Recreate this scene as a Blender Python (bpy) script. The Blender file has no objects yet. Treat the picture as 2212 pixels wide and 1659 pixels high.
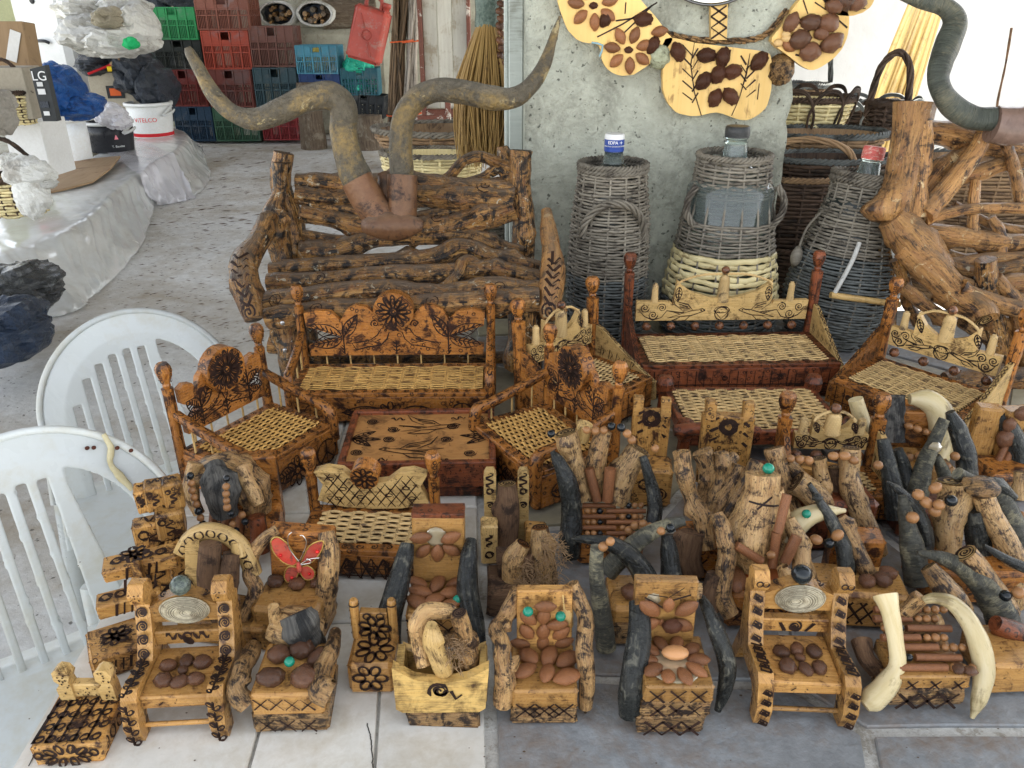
import bpy, bmesh, math, random
from math import sin, cos, pi, radians as rad
from mathutils import Vector as V, Matrix, noise, Euler
R = random.Random(11)
H, T = 1.45, 0.6                      # eye height, table height
SC = bpy.context.scene
# ---------------------------------------------------------------- camera
cam = bpy.data.objects.new('camera', bpy.data.cameras.new('camera'))
SC.collection.objects.link(cam); SC.camera = cam
cam.location = (0, 0, H); cam.rotation_euler = (rad(90 - 25.3), 0, 0)
cam.data.sensor_width = 36; cam.data.lens = 36 * 1714.3 / 2212
cam.data.clip_start = .05; cam.data.clip_end = 300
# ---------------------------------------------------------------- world, sun, exposure
w = bpy.data.worlds.new('World'); SC.world = w; w.use_nodes = True
nt = w.node_tree; nt.nodes.clear()
sky = nt.nodes.new('ShaderNodeTexSky'); sky.sky_type = 'NISHITA'; sky.sun_disc = False
sky.sun_elevation = rad(52); sky.sun_rotation = rad(40)
bg = nt.nodes.new('ShaderNodeBackground'); bg.inputs[1].default_value = .15
ow = nt.nodes.new('ShaderNodeOutputWorld')
hs = nt.nodes.new('ShaderNodeHueSaturation'); hs.inputs['Saturation'].default_value = .28   # thin cloud veil
nt.links.new(sky.outputs[0], hs.inputs['Color']); nt.links.new(hs.outputs[0], bg.inputs[0]); nt.links.new(bg.outputs[0], ow.inputs[0])
sl = bpy.data.lights.new('sun', 'SUN'); sl.energy = 4.5; sl.angle = rad(.5); sl.color = (1, .95, .86)
so = bpy.data.objects.new('sun', sl); SC.collection.objects.link(so)
_a, _e = rad(40), rad(52)
so.rotation_euler = V((sin(_a) * cos(_e), cos(_a) * cos(_e), sin(_e))).to_track_quat('Z', 'Y').to_euler()
SC.view_settings.view_transform = 'Standard'; SC.view_settings.look = 'None'
SC.view_settings.exposure = 2.0; SC.view_settings.gamma = 1; SC.view_settings.use_curve_mapping = False
SC.cycles.use_denoising = True; SC.cycles.max_bounces = 8; SC.cycles.diffuse_bounces = 5
SC.cycles.sample_clamp_indirect = 8
# ---------------------------------------------------------------- helpers: places
cp, sp, F = cos(rad(25.3)), sin(rad(25.3)), 1714.3
ORG = V((0, 0, 0))
def P(u, v, z=T):                     # point of the level z seen at (u, v)
    x, y = (u - 1106) / F, (v - 829.5) / F
    t = (H - z) / (sp + y * cp); return V((x * t, t * (cp - y * sp), z))
def Q(u, v, Y):                       # point at the distance Y
    x, y = (u - 1106) / F, (v - 829.5) / F
    t = Y / (cp - y * sp); return V((x * t, Y, H - t * (sp + y * cp)))
def q(u, v, Y): return Q(u, v, Y) - ORG
def mpp(p): return ((p.y * cp + (H - p.z) * sp)) / F          # metres per unit of picture at a world point
# ---------------------------------------------------------------- helpers: meshes
def fbm(p, f): return noise.noise(p * f) + .5 * noise.noise(p * f * 2.1 + V((7, 3, 1)))
class B:
    def __init__(s): s.v = []; s.f = []; s.uv = []; s.sm = []
    def add(s, vs, fs, uvs=None, smooth=True):
        o = len(s.v); s.v += [tuple(p) for p in vs]
        for i, f in enumerate(fs):
            s.f.append([k + o for k in f]); s.sm.append(smooth)
            s.uv.append(uvs[i] if uvs else None)
        return s
    def mesh(s, name, grain='x'):
        me = bpy.data.meshes.new(name); me.from_pydata(s.v, [], s.f)
        ul = me.uv_layers.new(name='UVMap').data; k = 0
        g = 'xyz'.index(grain); a, b = [i for i in range(3) if i != g]
        for f, uv in zip(s.f, s.uv):
            for j, vi in enumerate(f):
                if uv: ul[k].uv = uv[j]
                else:
                    p = s.v[vi]; ul[k].uv = (p[a] + p[b] * .97, p[g])
                k += 1
        me.polygons.foreach_set('use_smooth', s.sm); me.update()
        return me
    def box(s, c, sz, rot=None, ch=None, jit=0, seed=0):
        c = V(c); hx, hy, hz = [d / 2 for d in sz]; ch = min(sz) * .12 if ch is None else ch
        rot = rot if isinstance(rot, Matrix) else Euler(rot or (0, 0, 0)).to_matrix()
        vs = []; idx = {}
        for sx in (-1, 1):
            for sy in (-1, 1):
                for sz_ in (-1, 1):
                    for k in range(3):
                        p = V((sx * (hx - (ch if k != 0 else 0)), sy * (hy - (ch if k != 1 else 0)), sz_ * (hz - (ch if k != 2 else 0))))
                        if jit: p += noise.noise_vector(p * 40 + V((seed, seed * .7, 3))) * jit
                        idx[(sx, sy, sz_, k)] = len(vs); vs.append(c + rot @ p)
        fs = []
        for k in range(3):
            a, b = [i for i in range(3) if i != k]
            for sg in (-1, 1):
                q4 = []
                for (x, y) in ((-1, -1), (1, -1), (1, 1), (-1, 1)):
                    t = [0, 0, 0]; t[k] = sg; t[a] = x; t[b] = y; q4.append(idx[(*t, k)])
                if (sg > 0) == (k == 1): q4.reverse()
                fs.append(q4)
        for k in range(3):               # edges along axis k
            a, b = [i for i in range(3) if i != k]
            for x in (-1, 1):
                for y in (-1, 1):
                    t0 = [0, 0, 0]; t0[k] = -1; t0[a] = x; t0[b] = y; t1 = t0[:]; t1[k] = 1
                    fs.append([idx[(*t0, a)], idx[(*t1, a)], idx[(*t1, b)], idx[(*t0, b)]])
        for sx in (-1, 1):
            for sy in (-1, 1):
                for sz_ in (-1, 1): fs.append([idx[(sx, sy, sz_, k)] for k in range(3)])
        return s.add(vs, fs, None, False)
    def tube(s, pts, rads, n=8, sub=4, rough=0, freq=30, flat=1., up=None, cap=True, seed=0, sq=0, twist=0, knots=0, keel=0):
        """swept tube through pts; returns a sampler of its surface"""
        P_ = [V(p) for p in pts]
        if not hasattr(rads, '__len__'): rads = [rads] * len(P_)
        if len(rads) != len(P_): rads = [rads[0] + (rads[-1] - rads[0]) * i / (len(P_) - 1) for i in range(len(P_))]
        if sub > 1 and len(P_) > 2:
            C = []; Rr = []
            for i in range(len(P_) - 1):
                p0, p1, p2, p3 = P_[max(i - 1, 0)], P_[i], P_[i + 1], P_[min(i + 2, len(P_) - 1)]
                for k in range(sub):
                    t = k / sub; t2, t3 = t * t, t * t * t
                    C.append(.5 * ((2 * p1) + (p2 - p0) * t + (2 * p0 - 5 * p1 + 4 * p2 - p3) * t2 + (3 * p1 - p0 - 3 * p2 + p3) * t3))
                    tt = t * t * (3 - 2 * t); Rr.append(rads[i] * (1 - tt) + rads[i + 1] * tt)
            C.append(P_[-1]); Rr.append(rads[-1])
        elif sub > 1:
            k = sub; C = [P_[0].lerp(P_[1], i / k) for i in range(k + 1)]; Rr = [rads[0] + (rads[1] - rads[0]) * i / k for i in range(k + 1)]
        else: C, Rr = P_, list(rads)
        m = len(C); Tn = []
        for i in range(m): Tn.append((C[min(i + 1, m - 1)] - C[max(i - 1, 0)]).normalized())
        u0 = V(up) if up else V((0, 0, 1)) if abs(Tn[0].z) < .9 else V((0, 1, 0))
        fr = []; x = (u0 - Tn[0] * u0.dot(Tn[0])).normalized()
        for i in range(m):
            if up: x = V(up)
            x = (x - Tn[i] * x.dot(Tn[i]))
            x = x.normalized() if x.length > 1e-6 else V((1, 0, 0)); fr.append((x, Tn[i].cross(x)))
        L = [0]
        for i in range(1, m): L.append(L[-1] + (C[i] - C[i - 1]).length)
        kn = [(R.random() * L[-1], R.random() * 6.28, .3 + .5 * R.random()) for _ in range(knots)]
        vs = []; ring = []
        for i in range(m):
            for j in range(n):
                a = 2 * pi * j / n + twist * L[i]
                r = Rr[i]
                if sq: r *= 1 / max(abs(cos(a)), abs(sin(a))) ** sq
                d = fr[i][0] * cos(a) * flat + fr[i][1] * sin(a)
                if keel: r *= 1 + keel * max(0, cos(2 * pi * j / n)) ** 5 - keel * .3
                if rough: r *= 1 + rough * fbm(C[i] + d * r + V((seed, seed, 0)), freq)
                for (kl, ka, ks) in kn:
                    dl = (L[i] - kl) / (Rr[i] * .7); da = (a - ka + pi) % (2 * pi) - pi
                    r *= 1 + ks * math.exp(-dl * dl - da * da * 3)
                vs.append(C[i] + d * r)
        fs = []; uv = []
        ra = sum(Rr) / m
        for i in range(m - 1):
            for j in range(n):
                k = (j + 1) % n
                fs.append([i * n + j, i * n + k, (i + 1) * n + k, (i + 1) * n + j])
                ua, ub = 6.28 * ra * j / n, 6.28 * ra * (j + 1) / n
                uv.append([(ua, L[i]), (ub, L[i]), (ub, L[i + 1]), (ua, L[i + 1])])
        s.add(vs, fs, uv)
        if cap:
            for i, rev in ((0, True), (m - 1, False)):
                o = list(range(i * n, i * n + n)); c = [vs[k] for k in o]
                if rev: c = c[::-1]
                s.add(c, [list(range(n))], [[(p.x * .4 + p.z * .4, p.y * .4) for p in c]], False)
        def samp(a, l, off=0):           # angle, distance along (0..1)
            l = min(max(l, 0), 1) * L[-1]; i = 0
            while i < m - 2 and L[i + 1] < l: i += 1
            t = (l - L[i]) / max(L[i + 1] - L[i], 1e-9)
            c = C[i].lerp(C[i + 1], t); x = fr[i][0].lerp(fr[i + 1][0], t).normalized(); y = fr[i][1].lerp(fr[i + 1][1], t).normalized()
            r = Rr[i] * (1 - t) + Rr[i + 1] * t; d = x * cos(a) * flat + y * sin(a)
            if rough: r *= 1 + rough * fbm(c + d * r + V((seed, seed, 0)), freq)
            return c + d * (r + off)
        samp.L = L[-1]; samp.r = ra
        return samp
    def blob(s, c, r, n=10, m=7, rough=0, freq=40, rot=None, point=0, seed=0):
        c = V(c); r = V(r) if hasattr(r, '__len__') else V((r, r, r)); vs = []; fs = []
        rm = rot if isinstance(rot, Matrix) else Euler(rot or (0, 0, 0)).to_matrix()
        for i in range(m + 1):
            ph = pi * i / m
            for j in range(n):
                a = 2 * pi * j / n
                d = V((cos(ph), sin(ph) * cos(a), sin(ph) * sin(a)))
                if point: d.y *= 1 - point * abs(d.x) ** 3; d.z *= 1 - point * abs(d.x) ** 3
                k = 1 + (rough * fbm(d + V((seed, 0, seed)), freq) if rough else 0)
                vs.append(c + rm @ V((d.x * r.x * k, d.y * r.y * k, d.z * r.z * k)))
        for i in range(m):
            for j in range(n):
                k = (j + 1) % n; fs.append([i * n + j, i * n + k, (i + 1) * n + k, (i + 1) * n + j])
        return s.add(vs, fs)
    def lathe(s, prof, n=12, c=(0, 0, 0), rough=0, cap=True, smooth=True, sq=0, freq=30):
        c = V(c); vs = []; fs = []; uv = []
        for (r, z) in prof:
            for j in range(n):
                a = 2 * pi * (j + .5 * bool(sq)) / n
                d = V((cos(a), sin(a), 0)); k = 1 + (rough * fbm(c + d * r + V((0, 0, z)), freq) if rough else 0)
                vs.append(c + d * r * k + V((0, 0, z)))
        for i in range(len(prof) - 1):
            for j in range(n):
                k = (j + 1) % n; fs.append([i * n + j, i * n + k, (i + 1) * n + k, (i + 1) * n + j])
                z0, z1 = prof[i][1], prof[i + 1][1]; ua, ub = 6.28 * prof[i][0] * j / n, 6.28 * prof[i][0] * (j + 1) / n
                uv.append([(ua, z0), (ub, z0), (ub, z1), (ua, z1)])
        s.add(vs, fs, uv, smooth)
        if cap:
            m = len(prof) - 1; s.add([vs[k] for k in range(n)][::-1], [list(range(n))], None, False)
            s.add([vs[m * n + k] for k in range(n)], [list(range(n))], None, False)
        return s
    def prism(s, poly, y0, y1, M=None, wob=0):
        """polygon in (x, z), extruded from y0 to y1"""
        n = len(poly); M = M or Matrix.Identity(4)
        if wob: poly = [(x + wob * noise.noise(V((x * 90, z * 90, 1))), z + wob * noise.noise(V((x * 90, z * 90, 5)))) for x, z in poly]
        ar = sum(poly[i][0] * poly[(i + 1) % n][1] - poly[(i + 1) % n][0] * poly[i][1] for i in range(n))
        if ar < 0: poly = poly[::-1]
        a = [M @ V((x, y0, z)) for x, z in poly]; b = [M @ V((x, y1, z)) for x, z in poly]
        uf = [(z, x) for x, z in poly]
        s.add(a + b, [list(range(n)), list(range(2 * n - 1, n - 1, -1))], [uf, uf[::-1]], False)
        s.add(a + b, [[i, i + n, (i + 1) % n + n, (i + 1) % n] for i in range(n)], None, False)
        return s
def link(o): SC.collection.objects.link(o); return o
def root(name, label, cat, loc, rz=0, group=None, world=False):
    global ORG
    o = link(bpy.data.objects.new(name, None)); o.empty_display_size = .02
    o.location = loc; o.rotation_euler = (0, 0, rz); o['label'] = label; o['category'] = cat
    if group: o['group'] = group
    ORG = V(loc) if world else V((0, 0, 0))
    return o
def part(name, b, mat, par=None, label=None, grain='x', bev=0, kind=None, loc=None, rot=None):
    if name.startswith('burnt') or name in ('string', 'glue'): kind = kind or 'stuff'
    me = b.mesh(name, grain) if isinstance(b, B) else b
    if mat and not me.materials: me.materials.append(mat)
    o = link(bpy.data.objects.new(name, me)); o.parent = par
    if label: o['label'] = label
    if kind: o['kind'] = kind
    if bev:
        m = o.modifiers.new('bevel', 'BEVEL'); m.width = bev; m.segments = 2; m.limit_method = 'ANGLE'; m.angle_limit = rad(35)
    if loc is not None: o.location = loc
    if rot is not None: o.rotation_euler = rot
    return o
def single(name, b, mat, label, cat, group=None, kind=None, grain='x', bev=0, loc=None, rot=None):
    o = part(name, b, mat, None, label, grain, bev, kind, loc, rot)
    if cat: o['category'] = cat
    if group: o['group'] = group
    return o
def struct(name, b, mat, grain='x'): return part(name, b, mat, None, None, grain, 0, 'structure')
def inst(name, me, par, loc, rot=(0, 0, 0), sc=1):
    o = link(bpy.data.objects.new(name, me)); o.parent = par; o.location = loc
    o.rotation_euler = rot.to_euler() if not isinstance(rot, tuple) else rot
    o.scale = (sc, sc, sc) if not hasattr(sc, '__len__') else sc
    return o
# ---------------------------------------------------------------- helpers: materials
MT = {}
def mat(name, base=(.5, .5, .5), c2=None, dark=None, grain=(1, 1), blot=6, dk=.5, rough=.45, coat=0, bump=.3, bd=.002, fine=60,
        speck=0, metal=0, sss=0, alpha=1, trans=0, coord='Object', light=None, loops=0, crack=0, rv_=.18, dsharp=.08, spc=.5, dust=None):
    if name in MT: return MT[name]
    m = bpy.data.materials.new(name); m.use_nodes = True; n = m.node_tree.nodes; l = m.node_tree.links; n.clear()
    N = lambda t, **k: (lambda x: ([setattr(x, a, b) for a, b in k.items()], x)[1])(n.new(t))
    out = N('ShaderNodeOutputMaterial'); bs = N('ShaderNodeBsdfPrincipled'); l.new(bs.outputs[0], out.inputs[0])
    tc = N('ShaderNodeTexCoord'); oi = N('ShaderNodeObjectInfo')
    mul = N('ShaderNodeVectorMath', operation='SCALE'); mul.inputs[0].default_value = (13.7, 7.3, 9.1); l.new(oi.outputs['Random'], mul.inputs['Scale'])
    def shifted(sock):
        a = N('ShaderNodeVectorMath', operation='ADD'); l.new(sock, a.inputs[0]); l.new(mul.outputs[0], a.inputs[1]); return a.outputs[0]
    oc, uvc = shifted(tc.outputs['Object']), shifted(tc.outputs['UV'])
    def ntex(vec, sc, det=4, ro=.6, dist=0):
        t = N('ShaderNodeTexNoise'); t.inputs['Scale'].default_value = sc; t.inputs['Detail'].default_value = det
        t.inputs['Roughness'].default_value = ro; t.inputs['Distortion'].default_value = dist; l.new(vec, t.inputs['Vector']); return t.outputs['Fac']
    def ramp(f, a, b, ca=0, cb=1):
        r = N('ShaderNodeMapRange'); r.inputs[1].default_value = a; r.inputs[2].default_value = b; r.inputs[3].default_value = ca; r.inputs[4].default_value = cb; l.new(f, r.inputs[0]); return r.outputs[0]
    def mix(f, a, b, mode='MIX'):
        x = N('ShaderNodeMix', data_type='RGBA', blend_type=mode)
        if isinstance(f, (int, float)): x.inputs[0].default_value = f
        else: l.new(f, x.inputs[0])
        for i, c in ((6, a), (7, b)):
            if isinstance(c, tuple): x.inputs[i].default_value = (*c, 1)
            else: l.new(c, x.inputs[i])
        return x.outputs[2]
    mp = N('ShaderNodeMapping'); mp.inputs['Scale'].default_value = (grain[0], grain[1], grain[0]); l.new(uvc if grain != (1, 1) else oc, mp.inputs[0])
    g = ntex(mp.outputs[0], 1 if grain != (1, 1) else fine, 5, .65, .4 if grain != (1, 1) else 0)
    col = mix(ramp(g, .32, .68), base, c2 or tuple(x * .94 for x in base))
    bl = ntex(oc, blot, 6, .68, .6)
    fi = ntex(mp.outputs[0] if grain != (1, 1) else oc, (3.1 if grain != (1, 1) else blot * 9), 4, .7, .3)
    thr = .5 + (.5 - dk) * .42
    if dark:
        dark = tuple(x * (.62 if rough < .48 and base[0] > base[2] * 1.8 else 1) for x in dark)
        cmb = N('ShaderNodeMath', operation='MULTIPLY_ADD'); l.new(fi, cmb.inputs[0]); cmb.inputs[1].default_value = .45; l.new(bl, cmb.inputs[2])
        col = mix(ramp(cmb.outputs[0], thr + .225 - dsharp * .6, thr + .225 + dsharp * .9), col, dark)
    if crack:
        cg = ntex(mp.outputs[0], 1.7, 3, .55, .8); c1 = N('ShaderNodeMath', operation='SUBTRACT'); l.new(cg, c1.inputs[0]); c1.inputs[1].default_value = .5
        c2_ = N('ShaderNodeMath', operation='ABSOLUTE'); l.new(c1.outputs[0], c2_.inputs[0]); c3 = N('ShaderNodeMath', operation='MULTIPLY'); l.new(ramp(c2_.outputs[0], .010, .030, crack, 0), c3.inputs[0]); l.new(ramp(ntex(oc, blot * .6, 3), .42, .55), c3.inputs[1])
        col = mix(c3.outputs[0], col, (.022, .012, .007))
    if light:
        lt = ntex(shifted(tc.outputs['Object']), blot * 1.3, 5, .7, 1.); col = mix(ramp(lt, .615, .65), col, light)
    if speck:
        sk = ntex(oc, speck * 2.2, 2, .5); col = mix(ramp(sk, .66, .72, 0, .8), col, tuple(x * .2 for x in (dark or base)))
    if loops:
        wv = N('ShaderNodeTexNoise'); wv.inputs['Scale'].default_value = loops * .5; wv.inputs['Detail'].default_value = 1; l.new(oc, wv.inputs['Vector'])
        wm = N('ShaderNodeVectorMath', operation='MULTIPLY_ADD'); l.new(wv.outputs['Color'], wm.inputs[0]); wm.inputs[1].default_value = (.5 / loops,) * 3; l.new(oc, wm.inputs[2])
        vo = N('ShaderNodeTexVoronoi'); vo.inputs['Scale'].default_value = loops; l.new(wm.outputs[0], vo.inputs['Vector'])
        sb = N('ShaderNodeMath', operation='SUBTRACT'); l.new(vo.outputs['Distance'], sb.inputs[0]); sb.inputs[1].default_value = .27
        ab = N('ShaderNodeMath', operation='ABSOLUTE'); l.new(sb.outputs[0], ab.inputs[0])
        ms = N('ShaderNodeMath', operation='MULTIPLY'); l.new(ramp(ab.outputs[0], .035, .085, .9, 0), ms.inputs[0]); l.new(ramp(ntex(oc, loops * .45, 2), .44, .50), ms.inputs[1])
        col = mix(ms.outputs[0], col, (.030, .012, .007))
    big = ntex(oc, blot * .35, 3)
    col = mix(.35, col, mix(ramp(big, .3, .7), (.5, .48, .46), (1.4, 1.4, 1.4)), 'MULTIPLY')
    rv = N('ShaderNodeMapRange'); rv.inputs[3].default_value = 1 - rv_; rv.inputs[4].default_value = 1 + rv_; l.new(oi.outputs['Random'], rv.inputs[0])
    col = mix(1., col, rv.outputs[0], 'MULTIPLY')
    if dust:
        ge = N('ShaderNodeNewGeometry'); sx = N('ShaderNodeSeparateXYZ'); l.new(ge.outputs['Normal'], sx.inputs[0])
        mm = N('ShaderNodeMath', operation='MULTIPLY'); l.new(ramp(sx.outputs['Z'], .45, .95), mm.inputs[0]); l.new(ramp(bl, .35, .6, .25, .85), mm.inputs[1])
        col = mix(mm.outputs[0], col, dust)
    l.new(col, bs.inputs['Base Color'])
    l.new(ramp(bl, .3, .7, max(rough - .12, .03), min(rough + .15, 1)), bs.inputs['Roughness'])
    bs.inputs['Metallic'].default_value = metal; bs.inputs['Specular IOR Level'].default_value = spc * .55
    if coat: bs.inputs['Coat Weight'].default_value = coat * .35; bs.inputs['Coat Roughness'].default_value = .12
    if sss: bs.inputs['Subsurface Weight'].default_value = sss; bs.inputs['Subsurface Radius'].default_value = (.01, .006, .004); bs.inputs['Subsurface Scale'].default_value = .5
    if trans: bs.inputs['Transmission Weight'].default_value = trans
    if alpha < 1: bs.inputs['Alpha'].default_value = alpha
    if bump:
        ad = N('ShaderNodeMath', operation='ADD'); l.new(g, ad.inputs[0]); l.new(bl, ad.inputs[1]); ad2 = N('ShaderNodeMath', operation='MULTIPLY_ADD'); l.new(fi, ad2.inputs[0]); ad2.inputs[1].default_value = .6; l.new(ad.outputs[0], ad2.inputs[2]); ad = ad2
        bu = N('ShaderNodeBump'); bu.inputs['Strength'].default_value = min(bump, 1); bu.inputs['Distance'].default_value = bd; l.new(ad.outputs[0], bu.inputs['Height']); l.new(bu.outputs[0], bs.inputs['Normal'])
    MT[name] = m; return m
G = (420, 22)
varn = mat('varnished_orange_wood', (.47, .195, .042), (.27, .092, .020), (.050, .016, .008), G, 34, .40, .3, .5, .5, .002, speck=170, crack=.5, dsharp=.07, loops=62, rv_=.22)
redw = mat('red_brown_wood', (.26, .075, .026), (.15, .040, .016), (.035, .013, .008), G, 30, .42, .34, .4, .6, .002, loops=70)
pine = mat('yellow_pine', (.50, .275, .085), (.34, .165, .045), (.13, .05, .016), G, 40, .31, .3, .6, .4, .0015, crack=.3, dsharp=.09, speck=100, rv_=.26)
pale = mat('pale_wood', (.60, .41, .17), (.46, .29, .10), (.15, .08, .03), (300, 18), 30, .30, .36, .3, .4, .0015, speck=120, crack=.35, dsharp=.09)
carv = mat('carved_honey_wood', (.52, .29, .085), (.34, .16, .042), (.075, .03, .014), G, 38, .38, .34, .4, .5, .002, speck=130, loops=85, rv_=.25)
drift = mat('knotty_driftwood', (.54, .33, .135), (.27, .14, .055), (.055, .030, .018), (180, 18), 62, .46, .33, .4, 1, .005, speck=120, crack=.85, dsharp=.08)
fatw = mat('light_knotty_wood', (.60, .39, .17), (.36, .20, .08), (.11, .055, .025), (150, 22), 60, .36, .32, .45, 1, .004, speck=95, crack=.8, dsharp=.08)
barkb = mat('brown_bark', (.20, .115, .06), (.11, .06, .035), (.045, .027, .018), (240, 30), 30, .4, .8, 0, 1, .005)
greyb = mat('split_grey_bark', (.17, .16, .14), (.05, .048, .045), (.02, .02, .02), (190, 12), 20, .45, .7, .1, 1, .006)
logm = mat('varnished_log', (.55, .30, .095), (.20, .08, .028), (.022, .014, .010), (90, 9), 34, .50, .3, .5, 1, .014, dust=(.22, .155, .105), speck=45, light=(.55, .48, .34), crack=.9, dsharp=.09)
logr = mat('smooth_brown_log', (.56, .30, .10), (.30, .135, .048), (.06, .028, .016), (90, 8), 22, .38, .33, .45, 1, .010, dust=(.29, .19, .11), speck=60, light=(.60, .44, .23), crack=.75, dsharp=.09)
hornb = mat('black_horn', (.024, .026, .023), (.006, .007, .006), (.115, .11, .085), (90, 12), 60, .27, .28, .5, 1, .005, dsharp=.08)
horng = mat('grey_horn', (.12, .115, .088), (.035, .036, .030), (.26, .235, .15), (40, 160), 26, .38, .4, .3, 1, .006, dsharp=.08)
hornl = mat('dusty_olive_horn', (.125, .105, .070), (.070, .058, .040), (.27, .185, .07), (1, 1), 13, .36, .42, .3, 1, .008, fine=75, dust=(.185, .165, .135), light=(.36, .29, .15), dsharp=.14)
hornn = mat('slate_green_horn', (.115, .13, .105), (.055, .062, .050), (.20, .19, .13), (14, 150), 9, .40, .4, .3, 1, .010, dsharp=.1)
ivory = mat('ivory_horn', (.64, .54, .33), (.52, .41, .20), (.40, .30, .14), (60, 10), 10, .3, .3, .4, .3, .002, sss=.1)
wickg = mat('golden_cane', (.74, .45, .14), (.52, .28, .075), (.18, .08, .03), (200, 10), 45, .30, .4, .2, .3, .0006)
wickp = mat('pale_cane', (.70, .50, .23), (.52, .34, .14), (.14, .09, .05), (200, 10), 26, .3, .5, .1, .3, .0006)
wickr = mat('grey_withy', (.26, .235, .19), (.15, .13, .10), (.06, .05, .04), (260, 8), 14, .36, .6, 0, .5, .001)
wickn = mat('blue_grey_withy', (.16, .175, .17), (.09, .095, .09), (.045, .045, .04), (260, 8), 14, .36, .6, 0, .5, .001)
wickd = mat('dark_brown_withy', (.105, .065, .042), (.055, .036, .026), (.02, .014, .01), (200, 8), 10, .4, .65, 0, .5, .001)
wickt = mat('tan_withy', (.34, .22, .115), (.21, .13, .07), (.09, .055, .035), (200, 8), 10, .36, .6, 0, .5, .001)
split = mat('split_cream_cane', (.80, .70, .40), (.70, .58, .29), (.48, .36, .17), (160, 10), 12, .25, .4, .15, .3, .001)
straw = mat('broom_straw', (.42, .27, .085), (.27, .16, .05), (.14, .08, .03), (200, 8), 8, .33, .6, 0, .3, .001)
almo = mat('almond_shell', (.36, .15, .055), (.24, .09, .035), (.09, .035, .016), (500, 60), 70, .38, .33, .5, .8, .001, rv_=.3)
nut = mat('glazed_brown_nut', (.25, .105, .045), (.12, .050, .026), (.035, .018, .012), (90, 90), 70, .42, .2, .9, .8, .002, rv_=.4)
pit = mat('wrinkled_peach_pit', (.19, .06, .03), (.09, .028, .018), (.30, .14, .05), (1, 1), 90, .4, .4, .4, 1, .006, fine=330, rv_=.3)
beadt = mat('tan_wooden_bead', (.38, .19, .075), (.26, .12, .045), (.12, .055, .025), (1, 1), 60, .25, .3, .4, .2, .0005)
beadk = mat('black_bead', (.008, .011, .013), None, None, rough=.15, coat=.6, bump=0)
beadg = mat('green_glass_bead', (.01, .28, .17), (.008, .18, .12), None, rough=.08, coat=1, bump=0)
cinn = mat('cinnamon_stick', (.30, .125, .048), (.19, .072, .03), (.09, .035, .018), (380, 20), 30, .3, .4, .3, .6, .001)
burnt = mat('burnt_line', (.012, .006, .004), (.035, .014, .008), None, rough=.6, bump=0)
glue = mat('clear_glue', (.50, .42, .28), (.42, .34, .2), None, rough=.12, coat=.8, bump=.2, trans=.35)
shellm = mat('ribbed_sea_shell', (.60, .53, .38), (.40, .35, .24), (.25, .2, .13), (1, 1), 60, .38, .5, 0, .4, .001, fine=160)
white = mat('aged_white_plastic', (.60, .635, .63), (.57, .60, .58), (.50, .475, .38), (1, 1), 3.2, .27, .3, .3, .05, .0005, fine=9, dsharp=.2)
# ---------------------------------------------------------------- shared small pieces
def mesh_of(name, fn, m):
    b = B(); fn(b); me = b.mesh(name); me.materials.append(m); return me
ME_B = mesh_of('bead', lambda b: b.blob((0, 0, 0), .5, 8, 6), beadt)
ME_K = mesh_of('bead', lambda b: b.blob((0, 0, 0), .5, 8, 6), beadk)
ME_G = mesh_of('bead', lambda b: b.blob((0, 0, 0), .5, 10, 8), beadg)
ME_O = mesh_of('bead', lambda b: b.blob((0, 0, 0), (.62, .5, .5), 8, 6), beadt)
ME_A = [mesh_of('almond', lambda b: b.blob((0, 0, 0), (.5, .31, .2), 10, 8, .05, 3, point=.45, seed=i), almo) for i in range(3)]
ME_N = [mesh_of('nut', lambda b: b.blob((0, 0, 0), (.5, .38 + .04 * i, .30 + .03 * i), 12, 9, .22, 1.9, seed=i * 3.1), nut) for i in range(4)]
ME_P = [mesh_of('peach_pit', lambda b: b.blob((0, 0, 0), (.5, .38, .28), 18, 13, .20, 5.5, point=.3, seed=i * 2.3), pit) for i in range(3)]
ME_C = mesh_of('cinnamon_stick', lambda b: b.tube([(-.5, 0, 0), (.5, 0, 0)], .5, 7, 1), cinn)
def dirrot(d, up=(0, 0, 1)):           # matrix whose x runs along d and z towards up
    x = V(d).normalized(); z = V(up) - x * V(up).dot(x)
    z = z.normalized() if z.length > 1e-5 else x.orthogonal().normalized()
    y = z.cross(x); return Matrix((x, y, z)).transposed()
def stick(name, par, a, b, r, me=ME_C):
    a, b = V(a), V(b); d = b - a
    return inst(name, me, par, (a + b) / 2, dirrot(d).to_quaternion(), (d.length, r * 1.75, r * 1.75))
def beads(par, pts, d, pat='t', sag=0):
    """string of beads through pts; pat: t tan, k black, g green, o oval"""
    pts = [V(p) for p in pts]; out = []; acc = 0; i = 0; k = 0
    L = [(pts[j + 1] - pts[j]).length for j in range(len(pts) - 1)]; tot = sum(L); s = d / 2
    while s < tot:
        a = s; j = 0
        while a > L[j] and j < len(L) - 1: a -= L[j]; j += 1
        p = pts[j].lerp(pts[j + 1], a / L[j]); p = p - V((0, 0, sag * 4 * (s / tot) * (1 - s / tot)))
        c = pat[k % len(pat)]; me = {'t': ME_B, 'k': ME_K, 'g': ME_G, 'o': ME_O}[c]
        inst('bead', me, par, p, dirrot(pts[j + 1] - pts[j]).to_quaternion(), d * R.uniform(.92, 1.08)); s += d * (1.2 if c == 'o' else 1); k += 1
    b = B(); b.tube([p - V((0, 0, sag * 4 * (i / max(len(pts) - 1, 1)) * (1 - i / max(len(pts) - 1, 1)))) for i, p in enumerate(pts)], d * .09, 4, 3); part('string', b, burnt, par)
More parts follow.
